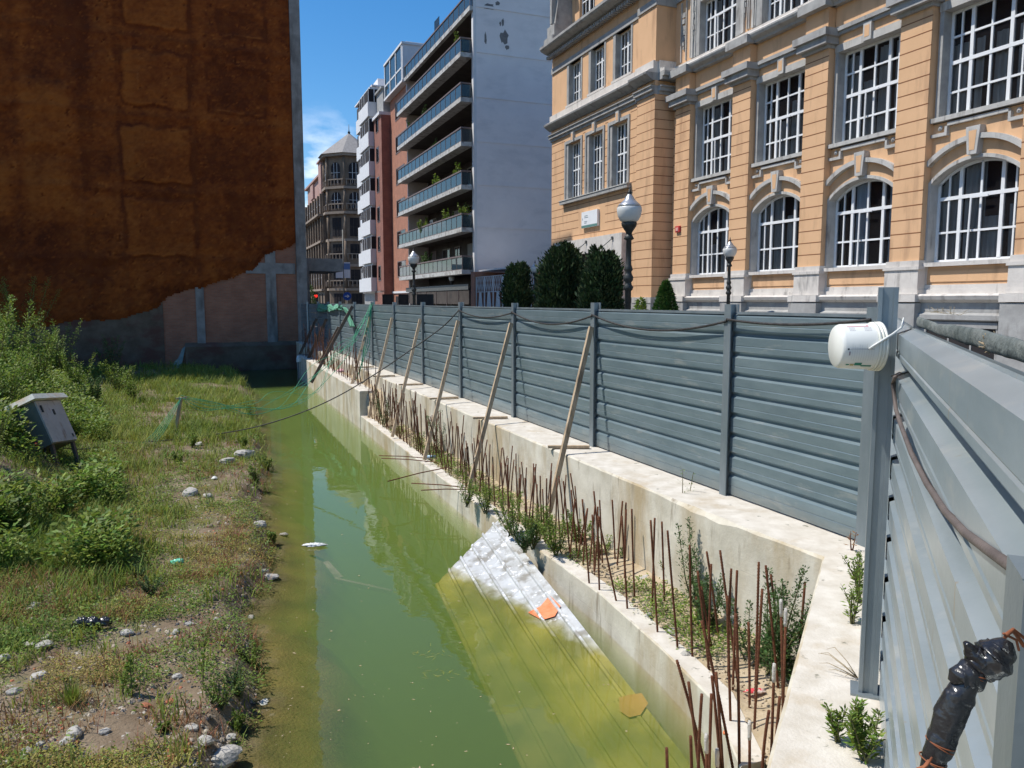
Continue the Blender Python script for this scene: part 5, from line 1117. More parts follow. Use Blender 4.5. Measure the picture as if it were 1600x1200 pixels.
# weeds in the bed between the walls
BW = [(600,668,.75,260,'dark','dense bush among the far bars below the step of the wall'),(683,712,.8,220,'dark','upright bush among the bars beside the second wooden prop'),(655,700,.35,120,'','low weed in the bed between the far props'),(730,790,.45,200,'','weed in the bed right of the blue can'),(760,800,.4,200,'','green weed in the bed below the third prop'),
      (800,835,.5,350,'','bushy weed overhanging the low wall near the sunken roof sheet'),(835,855,.45,350,'','thick green weed left of the nearest wooden prop foot'),(870,870,.5,350,'','thick green weed at the foot of the nearest wooden prop'),(820,860,.32,250,'dark','dark weed spilling over the low wall top above the sunken sheet'),
      (905,850,.4,220,'','weed between the bars right of the nearest wooden prop'),(1090,960,.75,420,'dark','tall dark weed climbing the retaining wall in the middle of the bed'),(1075,900,1.05,90,'thin','thin climbing stalks reaching above the bars against the retaining wall'),(1105,985,.45,320,'dark','dark weed at the foot of the tall climbing weed'),
      (1205,1060,.85,750,'dark','largest bush in the bed, close to the wall corner'),(1175,1040,.6,380,'dark','dark bush left part beside the largest bush in the bed'),(1235,1075,.55,380,'dark','dark bush squeezed into the wall corner'),(1060,925,.3,140,'','yellow green weed between the middle bars'),(975,880,.2,70,'','small sprig between the bars in the middle of the bed'),(940,870,.3,90,'','thin sprig beside the retaining wall')]
for i, (px, py, h, n, kind_, lb) in enumerate(BW):
    p = atz(px, py, bed_z(0, 30 if py < 640 else 5)); plant('bed_weed', lb, (p.x, p.y, p.z-.03), h*1.35, int(n*5), .040 if kind_ != 'thin' else .03, 300+i, 'leaf_dark' if kind_ == 'dark' else 'leaf', branches=8 if kind_ != 'thin' else 4, spread=.55 if kind_ != 'thin' else .25, w_=.19)
# plants on the wall top under the near fence
TP_ = [(1338,915,.20,150,'narrow leaved weed at the post foot of the fence corner'),(1342,940,.24,170,'narrow leaved weed lower in the joint beside the near fence'),(1330,860,.16,16,'dry reddish sprig at the fence corner foot'),(1333,975,.2,130,'thin narrow leaved weed in the wall joint by the near fence'),
       (1340,1165,.20,260,'bright green weed on the wall top at the foot of the near post'),(1310,1160,.15,140,'bright green weed left of the near post weed'),(1352,1190,.20,240,'bright green weed at the bottom edge beside the near fence')]
for i, (px, py, h, n, lb) in enumerate(TP_):
    p = atz(px, py, 0); dry = n < 20; plant('joint_weed', lb, (p.x, p.y, 0), h*1.3, int(n*1.6), .045, 400+i, 'leaf' if not dry else 'dry_weed', branches=5 if not dry else 2, spread=.4, w_=.13, stem='stem' if not dry else 'rust')
t = thing('dry_plant', 'dry bare curled weed lying on the white wall top', 'plant', tuple(atz(1340,1062,0)))
m = MB(); b0 = Vector((0,0,.01))
for k, (dx, dy, h) in enumerate(((-.17,.10,.05),(-.15,.16,.09),(-.10,.17,.12),(-.14,.05,.03),(-.05,.03,.05),(-.08,-.02,.03),(-.12,.20,.06))):
    m.tube([b0, b0+Vector((dx*.4, dy*.3, h*.6)), b0+Vector((dx*.8, dy*.8, h)), b0+Vector((dx*1.05, dy*1.1, h*.7))], [.003,.0025,.002,.001], 5)
m.build('stem', M['dry_stem'], t)
# plants on the balconies
bl = Vector((math.cos(STREET_ANG), math.sin(STREET_ANG)))
for i, (px, py, w_, h, lb) in enumerate(((630+14,210,.8,1.0,'bright bush on the third balcony from the top, left end'),(684,300,1.6,1.3,'large feathery bush on a middle balcony'),(665,362,2.2,.7,'row of green pot plants on the fifth balcony down'),(664,405,1.4,1.4,'green bush on the lowest balcony, left part'),
        (700,352,.7,.7,'small purple and green plant on the fifth balcony'),(725,345,.8,.5,'small plant at the near end of the fifth balcony'),(668,194,.5,.8,'small bush in the middle of the second balcony'),(717,37,.9,.8,'plant on the roof terrace of the apartment block'),(716,278,.9,.8,'plant at the near end of the middle balcony'),(678,247,.4,.8,'thin plant on the fourth balcony'))):
    p = atl(px, py+12, WX-.35); k = min(range(7), key=lambda k: abs(zf[k]+.5-p.z)); z = zf[k]
    t = plant('balcony_plant', lb, (p.x, p.y, z+.02), max(h*1.4, 1.85), int(520*w_), .20, 500+i, 'leaf' if i % 3 else 'leaf_dark', branches=8, spread=.35*w_, group='plants on the balconies')
    m = MB(); m.lathe([(.14,0),(.2,.3),(.22,.32)], 10); m.build('pot', M['brick_bit'], t)

# ------------------------------------------------------------------ ground cover (nobody could count it)
def scatter(name, temps, P, S, A, mt, tiltx=None):
    P = np.asarray(P); S = np.asarray(S); A = np.asarray(A); r_ = np.random.RandomState(len(P)); pick = r_.randint(0, len(temps), len(P)); VV = []; FF = []; base = 0
    for k, (V, F) in enumerate(temps):
        V = np.array([tuple(v) for v in V]); F = np.array(F); idx = np.where(pick == k)[0]
        if not len(idx): continue
        c, s_ = np.cos(A[idx]), np.sin(A[idx]); x = V[None,:,0]*S[idx,None]; y = V[None,:,1]*S[idx,None]; z = V[None,:,2]*S[idx,None]
        W = np.stack([x*c[:,None]-y*s_[:,None]+P[idx,0,None], x*s_[:,None]+y*c[:,None]+P[idx,1,None], z+P[idx,2,None]], -1)
        VV.append(W.reshape(-1, 3)); FF.append((F[None]+(np.arange(len(idx))*len(V))[:,None,None]+base).reshape(-1, F.shape[1])); base += len(idx)*len(V)
    o = npmesh(name, np.concatenate(VV), np.concatenate(FF), mt); return tag(o, kind='stuff')
def blade_tuft(seed, n, h, wd, sp=.5):
    r_ = random.Random(seed); V = []; F = []
    for k in range(n):
        a = r_.uniform(0, 6.28); q = r_.uniform(.1, sp); d = Vector((math.cos(a)*q, math.sin(a)*q, 1)); p = Vector((r_.gauss(0,.05), r_.gauss(0,.05), -.01)); l = h*r_.uniform(.4, 1.1); t = Vector((-math.sin(a), math.cos(a), 0))*wd
        tip = p+d*l+Vector((math.cos(a), math.sin(a), -.3))*l*.25; mid = p+d*l*.55; b = len(V); V += [p-t, p+t, mid+t*.8, mid-t*.8]; F.append((b,b+1,b+2,b+3)); V += [tip, tip+t*.1]; F.append((b+3,b+2,b+5,b+4))
    return V, F
def leaf_tuft(seed, n, h, ll, sp=.09):
    r_ = random.Random(seed); V = []; F = []
    for k in range(n):
        a = r_.uniform(0, 6.28); rr = sp*math.sqrt(r_.random()); p = Vector((rr*math.cos(a), rr*math.sin(a), h*r_.random())); leafquad(V, F, p, Vector((math.cos(a), math.sin(a), r_.uniform(-.2, 1))), Vector((0,0,1))+rv(r_)*.7, ll*r_.uniform(.5, 1.3), ll*.25)
    return V, F
nr = np.random.RandomState(11)
def sample(n, y0, y1, dens):
    """points on the bank, thinned by dens(x, y)"""
    Y = y0*(y1/y0)**nr.rand(n); X = bank_x(Y)-.12-nr.rand(n)*np.minimum(.78*Y, 24)
    k = (np.hypot(X+3.02, Y-5.55) > .26) & (X > -.72*Y-1) & (nr.rand(n) < dens(X, Y)); X, Y = X[k], Y[k]; Z = terrain_z(X, Y); return np.stack([X, Y, Z], -1)
pn = lambda X, Y, s_, o=0: .5+fbm(X*s_+o, Y*s_+o*1.7, 4)*1.6
far = lambda X, Y: sstep(5.0, 8.5, Y)
edge_t = lambda X, Y: sstep(2.4, .5, -(X-bank_x(Y)))
def dens_grass(X, Y):
    g = sstep(.36, .60, pn(X, Y, .55)); near = .22+.78*sstep(5.5, 10.5, Y); rub = 1-.88*sstep(3.2, .8, -(X-bank_x(Y)))*sstep(22, 14, Y); dirt = 1-.85*sstep(.52, .62, pn(X, Y, .33, 5))*sstep(20, 14, Y)
    return np.clip((.22+.9*g)*near*rub*dirt, 0, 1)
gt_ = [blade_tuft(s_, 14, .17, .0042) for s_ in range(5)]
P = sample(26000, 3.2, 38, dens_grass); scatter('grass', gt_, P, (.6+.7*nr.rand(len(P)))*(1+.035*P[:,1]), nr.rand(len(P))*6.28, M['grass'])
lt_ = [leaf_tuft(s_, 34, .075, .026, .10) for s_ in range(5)]
P = sample(30000, 3.2, 38, lambda X, Y: np.clip((.10+.9*sstep(.46, .66, pn(X, Y, .8, 9)))*(.20+.62*far(X, Y))*(1-.55*edge_t(X, Y)), 0, 1)); scatter('low_herbs', lt_, P, (.45+.7*nr.rand(len(P)))*(1+.05*P[:,1]), nr.rand(len(P))*6.28, M['leaf'])
lt2 = [leaf_tuft(s_+20, 24, .07, .026) for s_ in range(4)]
P = sample(42000, 3.2, 24, lambda X, Y: np.clip(.8*sstep(.42, .62, pn(X, Y, .7, 17)), 0, 1)); scatter('yellow_herbs', lt2, P, .5+.6*nr.rand(len(P)), nr.rand(len(P))*6.28, M['grass_yellow'])
dt_ = [blade_tuft(s_+40, 12, .14, .003, .7) for s_ in range(4)]
P = sample(8000, 3.4, 24, lambda X, Y: np.clip(sstep(.48, .62, pn(X, Y, .6, 23))*(.25+.75*sstep(5, 7, Y)), 0, 1)); scatter('dry_weeds', dt_, P, .6+.8*nr.rand(len(P)), nr.rand(len(P))*6.28, M['dry_weed'])
# dense growth on the mound
def mound_pts(n):
    Y = 9*(30/9)**nr.rand(n); X = -.56*Y-.2-nr.rand(n)*.42*Y+.5; Z = terrain_z(X, Y); return np.stack([X, Y, Z], -1)
lt3 = [leaf_tuft(s_+60, 110, .42, .075, .22) for s_ in range(4)]
P = mound_pts(3800); k = sstep(.35, .5, pn(P[:,0], P[:,1], .5, 31)) > nr.rand(len(P))*.9; P = P[k]; scatter('mound_undergrowth', lt3, P, .6+.8*nr.rand(len(P)), nr.rand(len(P))*6.28, M['leaf'])
# gravel and grit
def stone_t(seed, flat=.6):
    r_ = random.Random(seed); V = [Vector((math.cos(a)*r_.uniform(.7,1), math.sin(a)*r_.uniform(.6,1), -.1)) for a in (0,1.05,2.1,3.14,4.2,5.2)]+[Vector((math.cos(a+.4)*r_.uniform(.3,.6), math.sin(a+.4)*r_.uniform(.3,.6), flat*r_.uniform(.6,1))) for a in (0,1.05,2.1,3.14,4.2,5.2)]
    F = [(i, (i+1)%6, (i+1)%6+6, i+6) for i in range(6)]+[(6,7,8,9),(9,10,11,6)]; return V, F
sts = [stone_t(i) for i in range(6)]
for nm, n, s0, s1, mt_, o in (('gravel', 13000, .008, .036, 'grit', 41), ('dark_gravel', 6000, .008, .026, 'rock_dark', 43), ('brick_rubble', 3800, .008, .026, 'brick_bit', 47)):
    P = sample(n, 3.0, 22, lambda X, Y: np.clip(.18+.5*edge_t(X, Y)+.5*sstep(7, 4, Y)+.5*sstep(.5, .65, pn(X, Y, .6, o)), 0, 1)); scatter(nm, sts, P, (s0+(s1-s0)*nr.rand(len(P))**3)*(1+.03*P[:,1]), nr.rand(len(P))*6.28, M[mt_])
# grit and litter in the sand bed
n = 2200; Y = 4.7*(22/4.7)**nr.rand(n); X0_ = LWx(Y)+.2; X1_ = 5.05-.4075*Y; X = X0_+(X1_-X0_)*nr.rand(n); P = np.stack([X, Y, np.full(n, -1.05)+.05*nr.rand(n)], -1)
scatter('bed_rubble', sts, P, .006+.028*nr.rand(n)**4, nr.rand(n)*6.28, M['sand'])
n = 700; Y = 6.5*(22/6.5)**nr.rand(n); X = LWx(Y)+.28+(5.05-.4075*Y-LWx(Y)-.28)*nr.rand(n); k = pn(X, Y, .9, 3) > .5; P = np.stack([X, Y, np.full(n, -1.05)], -1)[k]; scatter('bed_herbs', lt_, P, .8+1.0*nr.rand(len(P)), nr.rand(len(P))*6.28, M['leaf'])

# bits floating on the pond
n = 420; Y = 4.2*(34/4.2)**nr.rand(n); X = bank_x(Y)+.15+nr.rand(n)**1.7*(LWx(Y)-bank_x(Y)-.25); P = np.stack([X, Y, np.full(n, WATER+.003)], -1)
flt = [([Vector((-1,0,0)), Vector((0,.35,0)), Vector((1,.1,.02)), Vector((.1,-.4,0))], [(0,1,2,3)]), ([Vector((-.7,-.3,0)), Vector((-.4,.5,0)), Vector((.6,.4,.01)), Vector((.5,-.5,0))], [(0,1,2,3)])]
scatter('floating_debris', flt, P, .006+.016*nr.rand(n)**2, nr.rand(n)*6.28, M['dry_stem'])
for (px, py, sd_, lb) in ((665,1022,3,'few green grass blades floating on the water in the middle'),(688,1055,4,'floating grass wisp nearer the camera')):
    p = atz(px, py, WATER); V = []; F = []; r_ = random.Random(sd_)
    for k in range(16): a = r_.uniform(0, 6.28); leafquad(V, F, Vector((r_.gauss(0,.10), r_.gauss(0,.05), .004)), Vector((math.cos(a), math.sin(a)*.6, .03)), Vector((0,0,1)), r_.uniform(.05,.12), .0025)
    o = npmesh('floating_grass', V, F, M['grass_yellow']); o.location = (p.x, p.y, WATER); tag(o, lb, 'grass')
a = atz(505, 880, -1.62); b = atz(528, 905, -1.72); m = MB(); m.beam(a, b, .16, .04, up=(0,0,1)); m.beam(atz(520,905,-1.7), atz(612,925,-1.85), .06, .05); tag(m.build('sunken_board', M['wood']), 'broken boards lying under the water below the floating sack', 'board')
# ================================================================== RUSTY BARS
def rebar_mesh(seed, L_, r0=.0095, rings=True):
    r_ = random.Random(seed); n = 7; bend = r_.uniform(0, .035); a = r_.uniform(0, 6.28)
    pts = [Vector((bend*math.cos(a)*(i/n)**2*L_, bend*math.sin(a)*(i/n)**2*L_, L_*i/n)) for i in range(n+1)]; m = MB(); m.tube(pts, r0, 6)
    if rings:      # rolled ribs
        k = int(L_/.022)
        for j in range(k):
            z = .01+j*.022; t = z/L_; c = Vector((bend*math.cos(a)*t*t*L_, bend*math.sin(a)*t*t*L_, z)); b = len(m.v)
            V = [(c.x+(r0*rr)*math.cos(q*1.047+.2), c.y+(r0*rr)*math.sin(q*1.047+.2), c.z+dz+.003*math.cos(q*1.047)) for rr, dz in ((.98,-.004),(1.17,0),(.98,.004)) for q in range(6)]
            m.add(V, [(i*6+q, i*6+(q+1)%6, (i+1)*6+(q+1)%6, (i+1)*6+q) for i in range(2) for q in range(6)])
    return m
M['rust_mid'] = mat('rust_mid', (.085,.035,.02), (.15,.06,.03), 30, .9)
_rb = [rebar_mesh(i, 1.0, .0102).build('rusty_bar', M['rust']) for i in range(5)]
RB = [o.data for o in _rb]
for o in _rb: bpy.data.objects.remove(o)
_rb = [rebar_mesh(i+20, 1.0, .0095, False).build('rusty_bar', M['rust_mid']) for i in range(4)]
RBF = [o.data for o in _rb]
for o in _rb: bpy.data.objects.remove(o)
nb = 0
def rebar(foot, top, label, group):
    global nb
    foot = Vector(foot); top = Vector(top); d = top-foot; L_ = d.length
    o = bpy.data.objects.new('rusty_bar', (RB if foot.y < 9.5 else RBF)[nb % 4]); col.objects.link(o); nb += 1
    o.location = foot; q = d.to_track_quat('Z', 'Y'); o.rotation_euler = q.to_euler(); o.scale = (1, 1, L_)
    return tag(o, label, 'rebar', group)
near = [(468,712,590,1250),(505,815,560,1300),(543,860,545,1350),(600,870,592,1330),(517,1045,519,1400),(408,1110,412,1450),(582,1050,585,1400),(615,780,645,1200),(630,775,655,1200),(580,540,700,1200),(675,430,690,1010),(727,505,729,1200),(775,550,775,940),
 (825,405,795,1050),(815,280,800,900),(850,290,905,870),(875,530,880,760),(885,735,870,1200),(905,870,885,1200),(937,490,920,1070),(915,450,925,1000),(1022,370,985,830),(840,935,830,1250),(775,990,775,1250),(630,1115,632,1350),(925,1065,905,1300),
 (595,230,640,650),(645,228,722,820),(680,305,680,800),(715,318,700,860),(753,243,735,600),(545,320,595,770),(405,135,455,680),(334,95,365,610),(350,80,340,490),(385,100,395,480),(243,40,262,450),(205,75,230,505),(167,0,175,300),(100,75,183,470),(500,200,520,720),
 (485,150,500,430),(570,180,575,360),(30,0,60,390),(90,30,105,420),(220,15,215,330),(262,105,262,300),(280,155,280,240),(305,165,303,240),(600,290,590,760),(540,430,545,560),(560,390,610,700),(865,330,925,760),(890,350,880,700)]
LBN = 'rusty ribbed bar standing in the near end of the bed, close to the wall corner'
caps = {6, 17, 19, 20, 23, 24}
wires = []
for i, (a, b, c, d) in enumerate(near):
    xt, yt, xf, yf = 900+a/2.857, 780+b/2.857, 900+c/2.857, 780+d/2.857
    f = atz(xf, yf, -1.09); t = aty(xt, yt, f.y+(.02 if i % 2 else -.05))
    if i in caps:
        rt = thing('capped_bar', 'rusty bar with its tip coated in pale mortar, in the nearest cluster', 'rebar', (0,0,0), 0, 'mortar tipped bars at the near end')
        m = MB(); L_ = (t-f).length; m.tube([f, f.lerp(t, .5), t], .0100, 7); m.build('bar', M['rust'], rt); m = MB(); k0 = 1-.13/L_
        m.tube([f.lerp(t, k0+(1.004-k0)*k/5) for k in range(6)], [.0125,.0145,.013,.0155,.0135,.011], 8); m.build('mortar_crust', M['mortar'], rt)
    elif yf > 1165 and xf < 1160: rebar(f, t, 'rusty ribbed bar in the dense cluster rising from the bottom edge of the picture', 'rusty bars rising from the bottom edge')
    elif xf > 1128: rebar(f, t, 'rusty ribbed bar in front of the largest bush near the wall corner', 'rusty bars around the largest bush')
    else: rebar(f, t, 'rusty ribbed bar in the open sandy bed left of the largest bush', 'rusty bars in the open sand near the camera')
r_ = random.Random(21)
def bars(n, y0, y1, lmin, lmax, label, group, rows=((.05,.22),(.3,.75)), lean=.07):
    for i in range(n):
        y = y0+(y1-y0)*(i+r_.uniform(0, 1))/n; a = float(LWx(y))+.16; b = 5.08-.4075*y; q = r_.uniform(*rows[0]) if r_.random() < .55 else r_.uniform(*rows[1])
        x = a+(b-a)*q; z0 = bed_z(x, y)-.03; L_ = r_.uniform(lmin, lmax); rebar((x, y, z0), (x+r_.gauss(0, lean)*L_, y+r_.gauss(0, lean)*L_, z0+L_), label, group)
bars(60, 8.6, 13.2, .65, 1.02, 'rusty bar standing in the bed between the two nearest wooden props', 'rusty bars between the nearest props')
bars(78, 13.2, 21.0, .8, 1.2, 'rusty bar in the middle stretch of the bed before the step of the low wall', 'rusty bars in the middle stretch')
bars(48, 21.6, 28.5, .65, 1.25, 'rusty bar standing in the raised bed just beyond the step of the low wall', 'rusty bars beyond the step', rows=((.03,.4),(.3,.9)))
bars(46, 28.5, 35.2, .9, 1.7, 'dark rusty bar in the dense far cluster at the end of the waterside wall', 'rusty bars at the far end', rows=((.0,.5),(.3,.95)), lean=.09)
# bars lying across the wall and out over the water
for i, (a, b, z, lb) in enumerate((((592,712),(668,716),-.98,'rusty bar lying across the low wall and over the water, uppermost of the group'),((596,716),(680,722),-.99,'rusty bar lying across the low wall just below the uppermost one'),((606,752),(700,730),-.99,'bent rusty bar reaching over the water between the two groups of lying bars'),
        ((643,755),(738,763),-.98,'rusty bar lying across the low wall near the third prop foot'),((658,766),(735,765),-.99,'short rusty bar lying beside the third prop foot'))):
    p, q = atz(*a, z), atz(*b, z); m = MB(); m.tube([p, p.lerp(q, .5)+Vector((0,0,.015)), q, q+Vector((.08,-.05,-.03))], .010, 6); tag(m.build('lying_bar', M['rust']), lb, 'rebar', 'rusty bars lying over the low wall')
# ================================================================== WOODEN PROPS
def prop(k, top, foot, board, label, dark=False, wdt=.07):
    x, y = PP[k]; o = Vector((x, y, 0)); n3 = Vector((FN.x, FN.y, 0)); d3 = Vector((FD.x, FD.y, 0)); t = thing('wooden_prop', label, 'prop', (x, y, 0), 0, 'wooden props leaning on the fence posts')
    tp_ = n3*.12-d3*.03+Vector((0,0,top)); ft = foot-o; mt = M['wood'] if not dark else M['wood_dark']
    m = MB(); m.beam(tp_, ft, wdt, .05, up=d3); m.build('leaning_board', mt, t)
    if board: m = MB(); m.beam(board[0]-o, board[1]-o, .075, .035, up=(0,0,1)); m.build('cross_board', mt, t)
    return t
M['wood_dark'] = mat('wood_dark', (.10,.07,.05), (.17,.12,.09), 4, .9, .4, 30, stretch=(6,6,.8))
names = ['nearest wooden prop, leaning on the third post of the long hoarding','wooden prop second from the camera with its foot by the dark rusty bars','third wooden prop from the camera, foot near the blue can','fourth wooden prop from the camera','fifth wooden prop from the camera, at the step of the low wall','sixth wooden prop from the camera, just beyond the wall step']
PF = [None, (858,800,-.75), (732,766,-1.0), (663,718,-1.0), (613,682,-1.0), (576,652,-1.0), (549,602,-.40)]
PB = [None, ((856,698),(921,698)), ((739,653),(793,652)), ((671,623),(716,621)), ((623,601),(661,600)), ((583,588),(617,587)), ((552,574),(584,573))]
for k in range(1, 7): prop(k, 1.80-.03*k, atz(*PF[k]), [atz(*q_, .03) for q_ in PB[k]], names[k-1])
def poff(k, off, z, sh=0): return Vector((PP[k][0]+FN.x*off+FD.x*sh, PP[k][1]+FN.y*off+FD.y*sh, z))
prop(7, 1.95, poff(7, 1.75, -.75, -.6), None, 'longest dark plank propped from a far post and reaching over the water edge', True, .11)
prop(8, 1.1, poff(8, .95, -.40), None, 'short dark plank leaning on the far fence behind the longest dark plank', True, .10); prop(9, 1.35, poff(9, .95, -.40), None, 'dark plank leaning on the far fence, second from the end', True, .12); prop(10, 1.3, poff(10, .95, -.40), None, 'dark plank leaning on the last post at the far end of the fence', True, .12)
for a, b, lb in (((645,655),(686,692),'loose weathered board lying aslant in the bed beside the third prop'),((725,735),(752,757),'short loose board lying in the bed beside the second prop')):
    p = atz(*a, -.80); q = atz(*b, -1.02); m = MB(); m.beam(p, q, .08, .03); tag(m.build('loose_board', M['wood']), lb, 'board')
# ================================================================== CABLES AND ROPES
def catenary(a, b, sag, n=14): return [a.lerp(b, i/n)-Vector((0,0,sag*4*(i/n)*(1-i/n))) for i in range(n+1)]
fc = thing('festoon_cable', 'dark cable strung in sagging loops along the top of the long hoarding', 'cable')
for i in range(0, 4):
    a, b = allp[i], allp[i+1]; off = FN*.10; A_ = Vector((a[0]+off.x, a[1]+off.y, 1.93 if i else 1.99)); B_ = Vector((b[0]+off.x, b[1]+off.y, 1.95)); m = MB(); m.tube(catenary(A_, B_, (.05,.16,.17,.12)[i]), .014, 6); m.build('cable_loop', M['black_cable'], fc)
m = MB(); P3 = Vector((PP[3][0]+FN.x*.1, PP[3][1]+FN.y*.1, 1.93))
a0 = aty(98, 700, 14.3); p1 = ground_px(170, 697); p2 = ground_px(250, 693); p3 = ground_px(330, 686); pts = [a0, a0.lerp(p1, .5)-Vector((0,0,.04)), p1+Vector((0,0,.05)), p2+Vector((0,0,.06)), p3+Vector((0,0,.10))]
q = [aty(400,667,17.1), aty(470,645,17.2), aty(530,618,17.25), aty(590,582,17.3), aty(640,548,17.3), aty(690,512,17.25)]
pts += q+[P3]; pts2 = []
for i in range(len(pts)-1):
    p0_, p1_, p2_, p3_ = pts[max(0,i-1)], pts[i], pts[i+1], pts[min(len(pts)-1,i+2)]
    for k in range(5): t = k/5; pts2.append(.5*((2*p1_)+(p2_-p0_)*t+(2*p0_-5*p1_+4*p2_-p3_)*t*t+(3*p1_-p0_-3*p2_+p3_)*t**3))
pts2.append(pts[-1]); m.tube(pts2, .013, 6); tag(m.build('power_cable', M['black_cable']), 'black cable running from the leaning electrical cabinet over the water to the hoarding', 'cable')
# wooden stake with green ropes
sf = ground_px(272, 674); stt = aty(283, 621, sf.y)
sk = thing('wooden_stake', 'short wooden stake standing in the grass with green ropes tied to it', 'stake', tuple(sf)); v_ = stt-sf
m = MB(); m.beam((0,0,-.2), v_, .075, .06, up=(0,1,0)); m.build('post', M['wood'], sk); m = MB(); m.beam(v_+Vector((-.12,0,-.03)), v_+Vector((.14,0,.0)), .05, .04); m.build('cross_piece', M['wood'], sk)
gr = thing('green_ropes', 'thin green ropes stretched from the wooden stake over the water to the far fence', 'rope', tuple(sf)); F6 = Vector((PP[6][0]+FN.x*.06, PP[6][1]+FN.y*.06, 2.05))-sf
r_ = random.Random(5)
for k in range(7):
    j = lambda s_: Vector((r_.gauss(0,s_), r_.gauss(0,s_), r_.gauss(0,s_)))
    c = [v_+j(.03), aty(330,631,19.3)-sf+j(.08), aty(385,636,20)-sf+j(.12), aty(440,620+8*(k%3),21)-sf+j(.18), aty(490,585+14*(k%2),22.5)-sf+j(.15), aty(532,553,23.8)-sf+j(.10), aty(560,520,24.6)-sf+j(.08), F6+j(.03)]
    pp = []
    for i in range(len(c)-1):
        p0_, p1_, p2_, p3_ = c[max(0,i-1)], c[i], c[i+1], c[min(len(c)-1,i+2)]
        for q_ in range(5): t = q_/5; pp.append(.5*((2*p1_)+(p2_-p0_)*t+(2*p0_-5*p1_+4*p2_-p3_)*t*t+(3*p1_-p0_-3*p2_+p3_)*t**3))
    pp.append(c[-1]); m = MB(); m.tube(pp, .0055 if k < 5 else .008, 5); m.build('strand', M['green_rope'], gr)
for k in range(5):
    e = ground_px(222+5*k, 697)-sf+Vector((0,0,.05)); m = MB(); m.tube([v_+Vector((0,0,-.02)), v_.lerp(e, .3)-Vector((0,0,.02+.02*k)), v_.lerp(e, .7)-Vector((0,0,.08)), e], .0045, 5); m.build('strand', M['green_rope'], gr)
for k in range(4):
    e = aty(566-4*k, 575+8*k, 24.0)-sf; m = MB(); m.tube([F6, F6.lerp(e, .5)+Vector((.1*k-.1,0,-.05)), e], .012, 5); m.build('strand', M['green_rope'], gr)
# green netting on the far fence
def cloth(name, P00, P10, P01, P11, nu, nv, amp, mt, label=None, cat=None, seed=0, parent=None, fold=3.0):
    V = []; 
    for j in range(nv+1):
        for i in range(nu+1):
            u, v = i/nu, j/nv; p = P00*(1-u)*(1-v)+P10*u*(1-v)+P01*(1-u)*v+P11*u*v; a = float(fbm(u*fold+seed, v*fold*.7+seed, 4)); b = float(fbm(u*fold+9+seed, v*fold, 4)); V.append(p+Vector((a, b*.7, float(fbm(u*fold+4, v*fold+seed, 4))))*amp)
    F = [(j*(nu+1)+i, j*(nu+1)+i+1, (j+1)*(nu+1)+i+1, (j+1)*(nu+1)+i) for j in range(nv) for i in range(nu)]; m = MB(); m.smooth = True; m.add(V, F); o = m.build(name, mt, parent)
    s_ = o.modifiers.new('thick', 'SOLIDIFY'); s_.thickness = .004
    return tag(o, label, cat)
M['net'] = mat('net', (.08,.26,.17), (.16,.40,.28), 6, .8)
def fp(px, py, off=.12):
    p = atl(px, py, 5.86, -.4085); return Vector((p.x+FN.x*off, p.y+FN.y*off, p.z))
cloth('green_netting', fp(499,476), fp(541,477), fp(500,487), fp(541,485), 24, 6, .25, M['net'], 'crumpled green netting draped over the top of the far hoarding', 'netting', 2, fold=9)
cloth('green_net_strip', fp(542,480,.15), fp(549,480,.15), fp(556,512,.2), fp(564,510,.2), 6, 16, .12, M['net'], 'strip of green netting hanging down the far hoarding', 'netting', 5)
# ================================================================== SUNKEN ROOF SHEET
P1 = atz(776, 815, -1.08); Wp = atz(712, 883, WATER); E1 = atz(907, 985, WATER); d1 = (E1-P1); d2 = (Wp-P1); nn = d1.cross(d2).normalized(); nn = nn if nn.z > 0 else -nn
rs = thing('roof_sheet', 'corrugated pale metal roof sheet half sunken in the green water against the low wall', 'metal sheet')
V = []; cols_ = []; ribw = [0]
prf = []; nw = 6; 
for k in range(nw):
    b = k*.27
    prf += [(b, 0), (b+.10, .0), (b+.115, .035), (b+.15, .035), (b+.165, 0)]
prf = [(b-.05, h) for b, h in prf]; na = 60
for i in range(na+1):
    a = 2.75*i/na; jag = .018*math.sin(i*12.3)
    for b, h in prf:
        e_ = (.03*float(fbm(b*22, 1.0, 3)) if i == 0 else 0); w1 = .002*float(fbm(a*9, b*9, 3)); sub_ = float(sstep(-.02, .25, -(P1+d1*a+d2*b).z+WATER)); V.append(P1+d1*(a+e_)+d2*b*.98+nn*(h*.9*(1-.75*sub_)+w1*1.6+.02*math.sin(a*1.3+b*1.5)))
q = len(prf); F = [(i*q+j, i*q+j+1, (i+1)*q+j+1, (i+1)*q+j) for i in range(na) for j in range(q-1)]; m = MB(); m.add(V, F)
zmix(M['roof_metal'], (.38,.33,.07), -1.40, -1.33); o = m.build('sheet', M['roof_metal'], rs); s_ = o.modifiers.new('thick', 'SOLIDIFY'); s_.thickness = .004
M['orange'] = mat('orange_paint', (.80,.20,.07), (.85,.30,.14), 12, .6)
def sheet_pt(px, py, lift=.037):
    r = Vector(ray(px, py)); t = (P1-Vector((0,0,EYE))).dot(nn)/r.dot(nn); return Vector((0,0,EYE))+r*t+nn*lift
m = MB(); pp = [sheet_pt(*p) for p in ((826,961),(846,951),(860,934),(877,951),(868,967),(848,973))]; m.add(pp, [tuple(range(6))]); m.build('orange_patch', M['orange'], rs)
m = MB(); pp = [sheet_pt(*p) for p in ((968,1095),(986,1090),(1004,1088),(1014,1104),(1002,1122),(984,1126),(970,1116))]; m.add(pp, [tuple(range(7))]); m.build('faded_patch', mat('orange_silt', (.38,.22,.05), (.42,.25,.06), 9), rs)
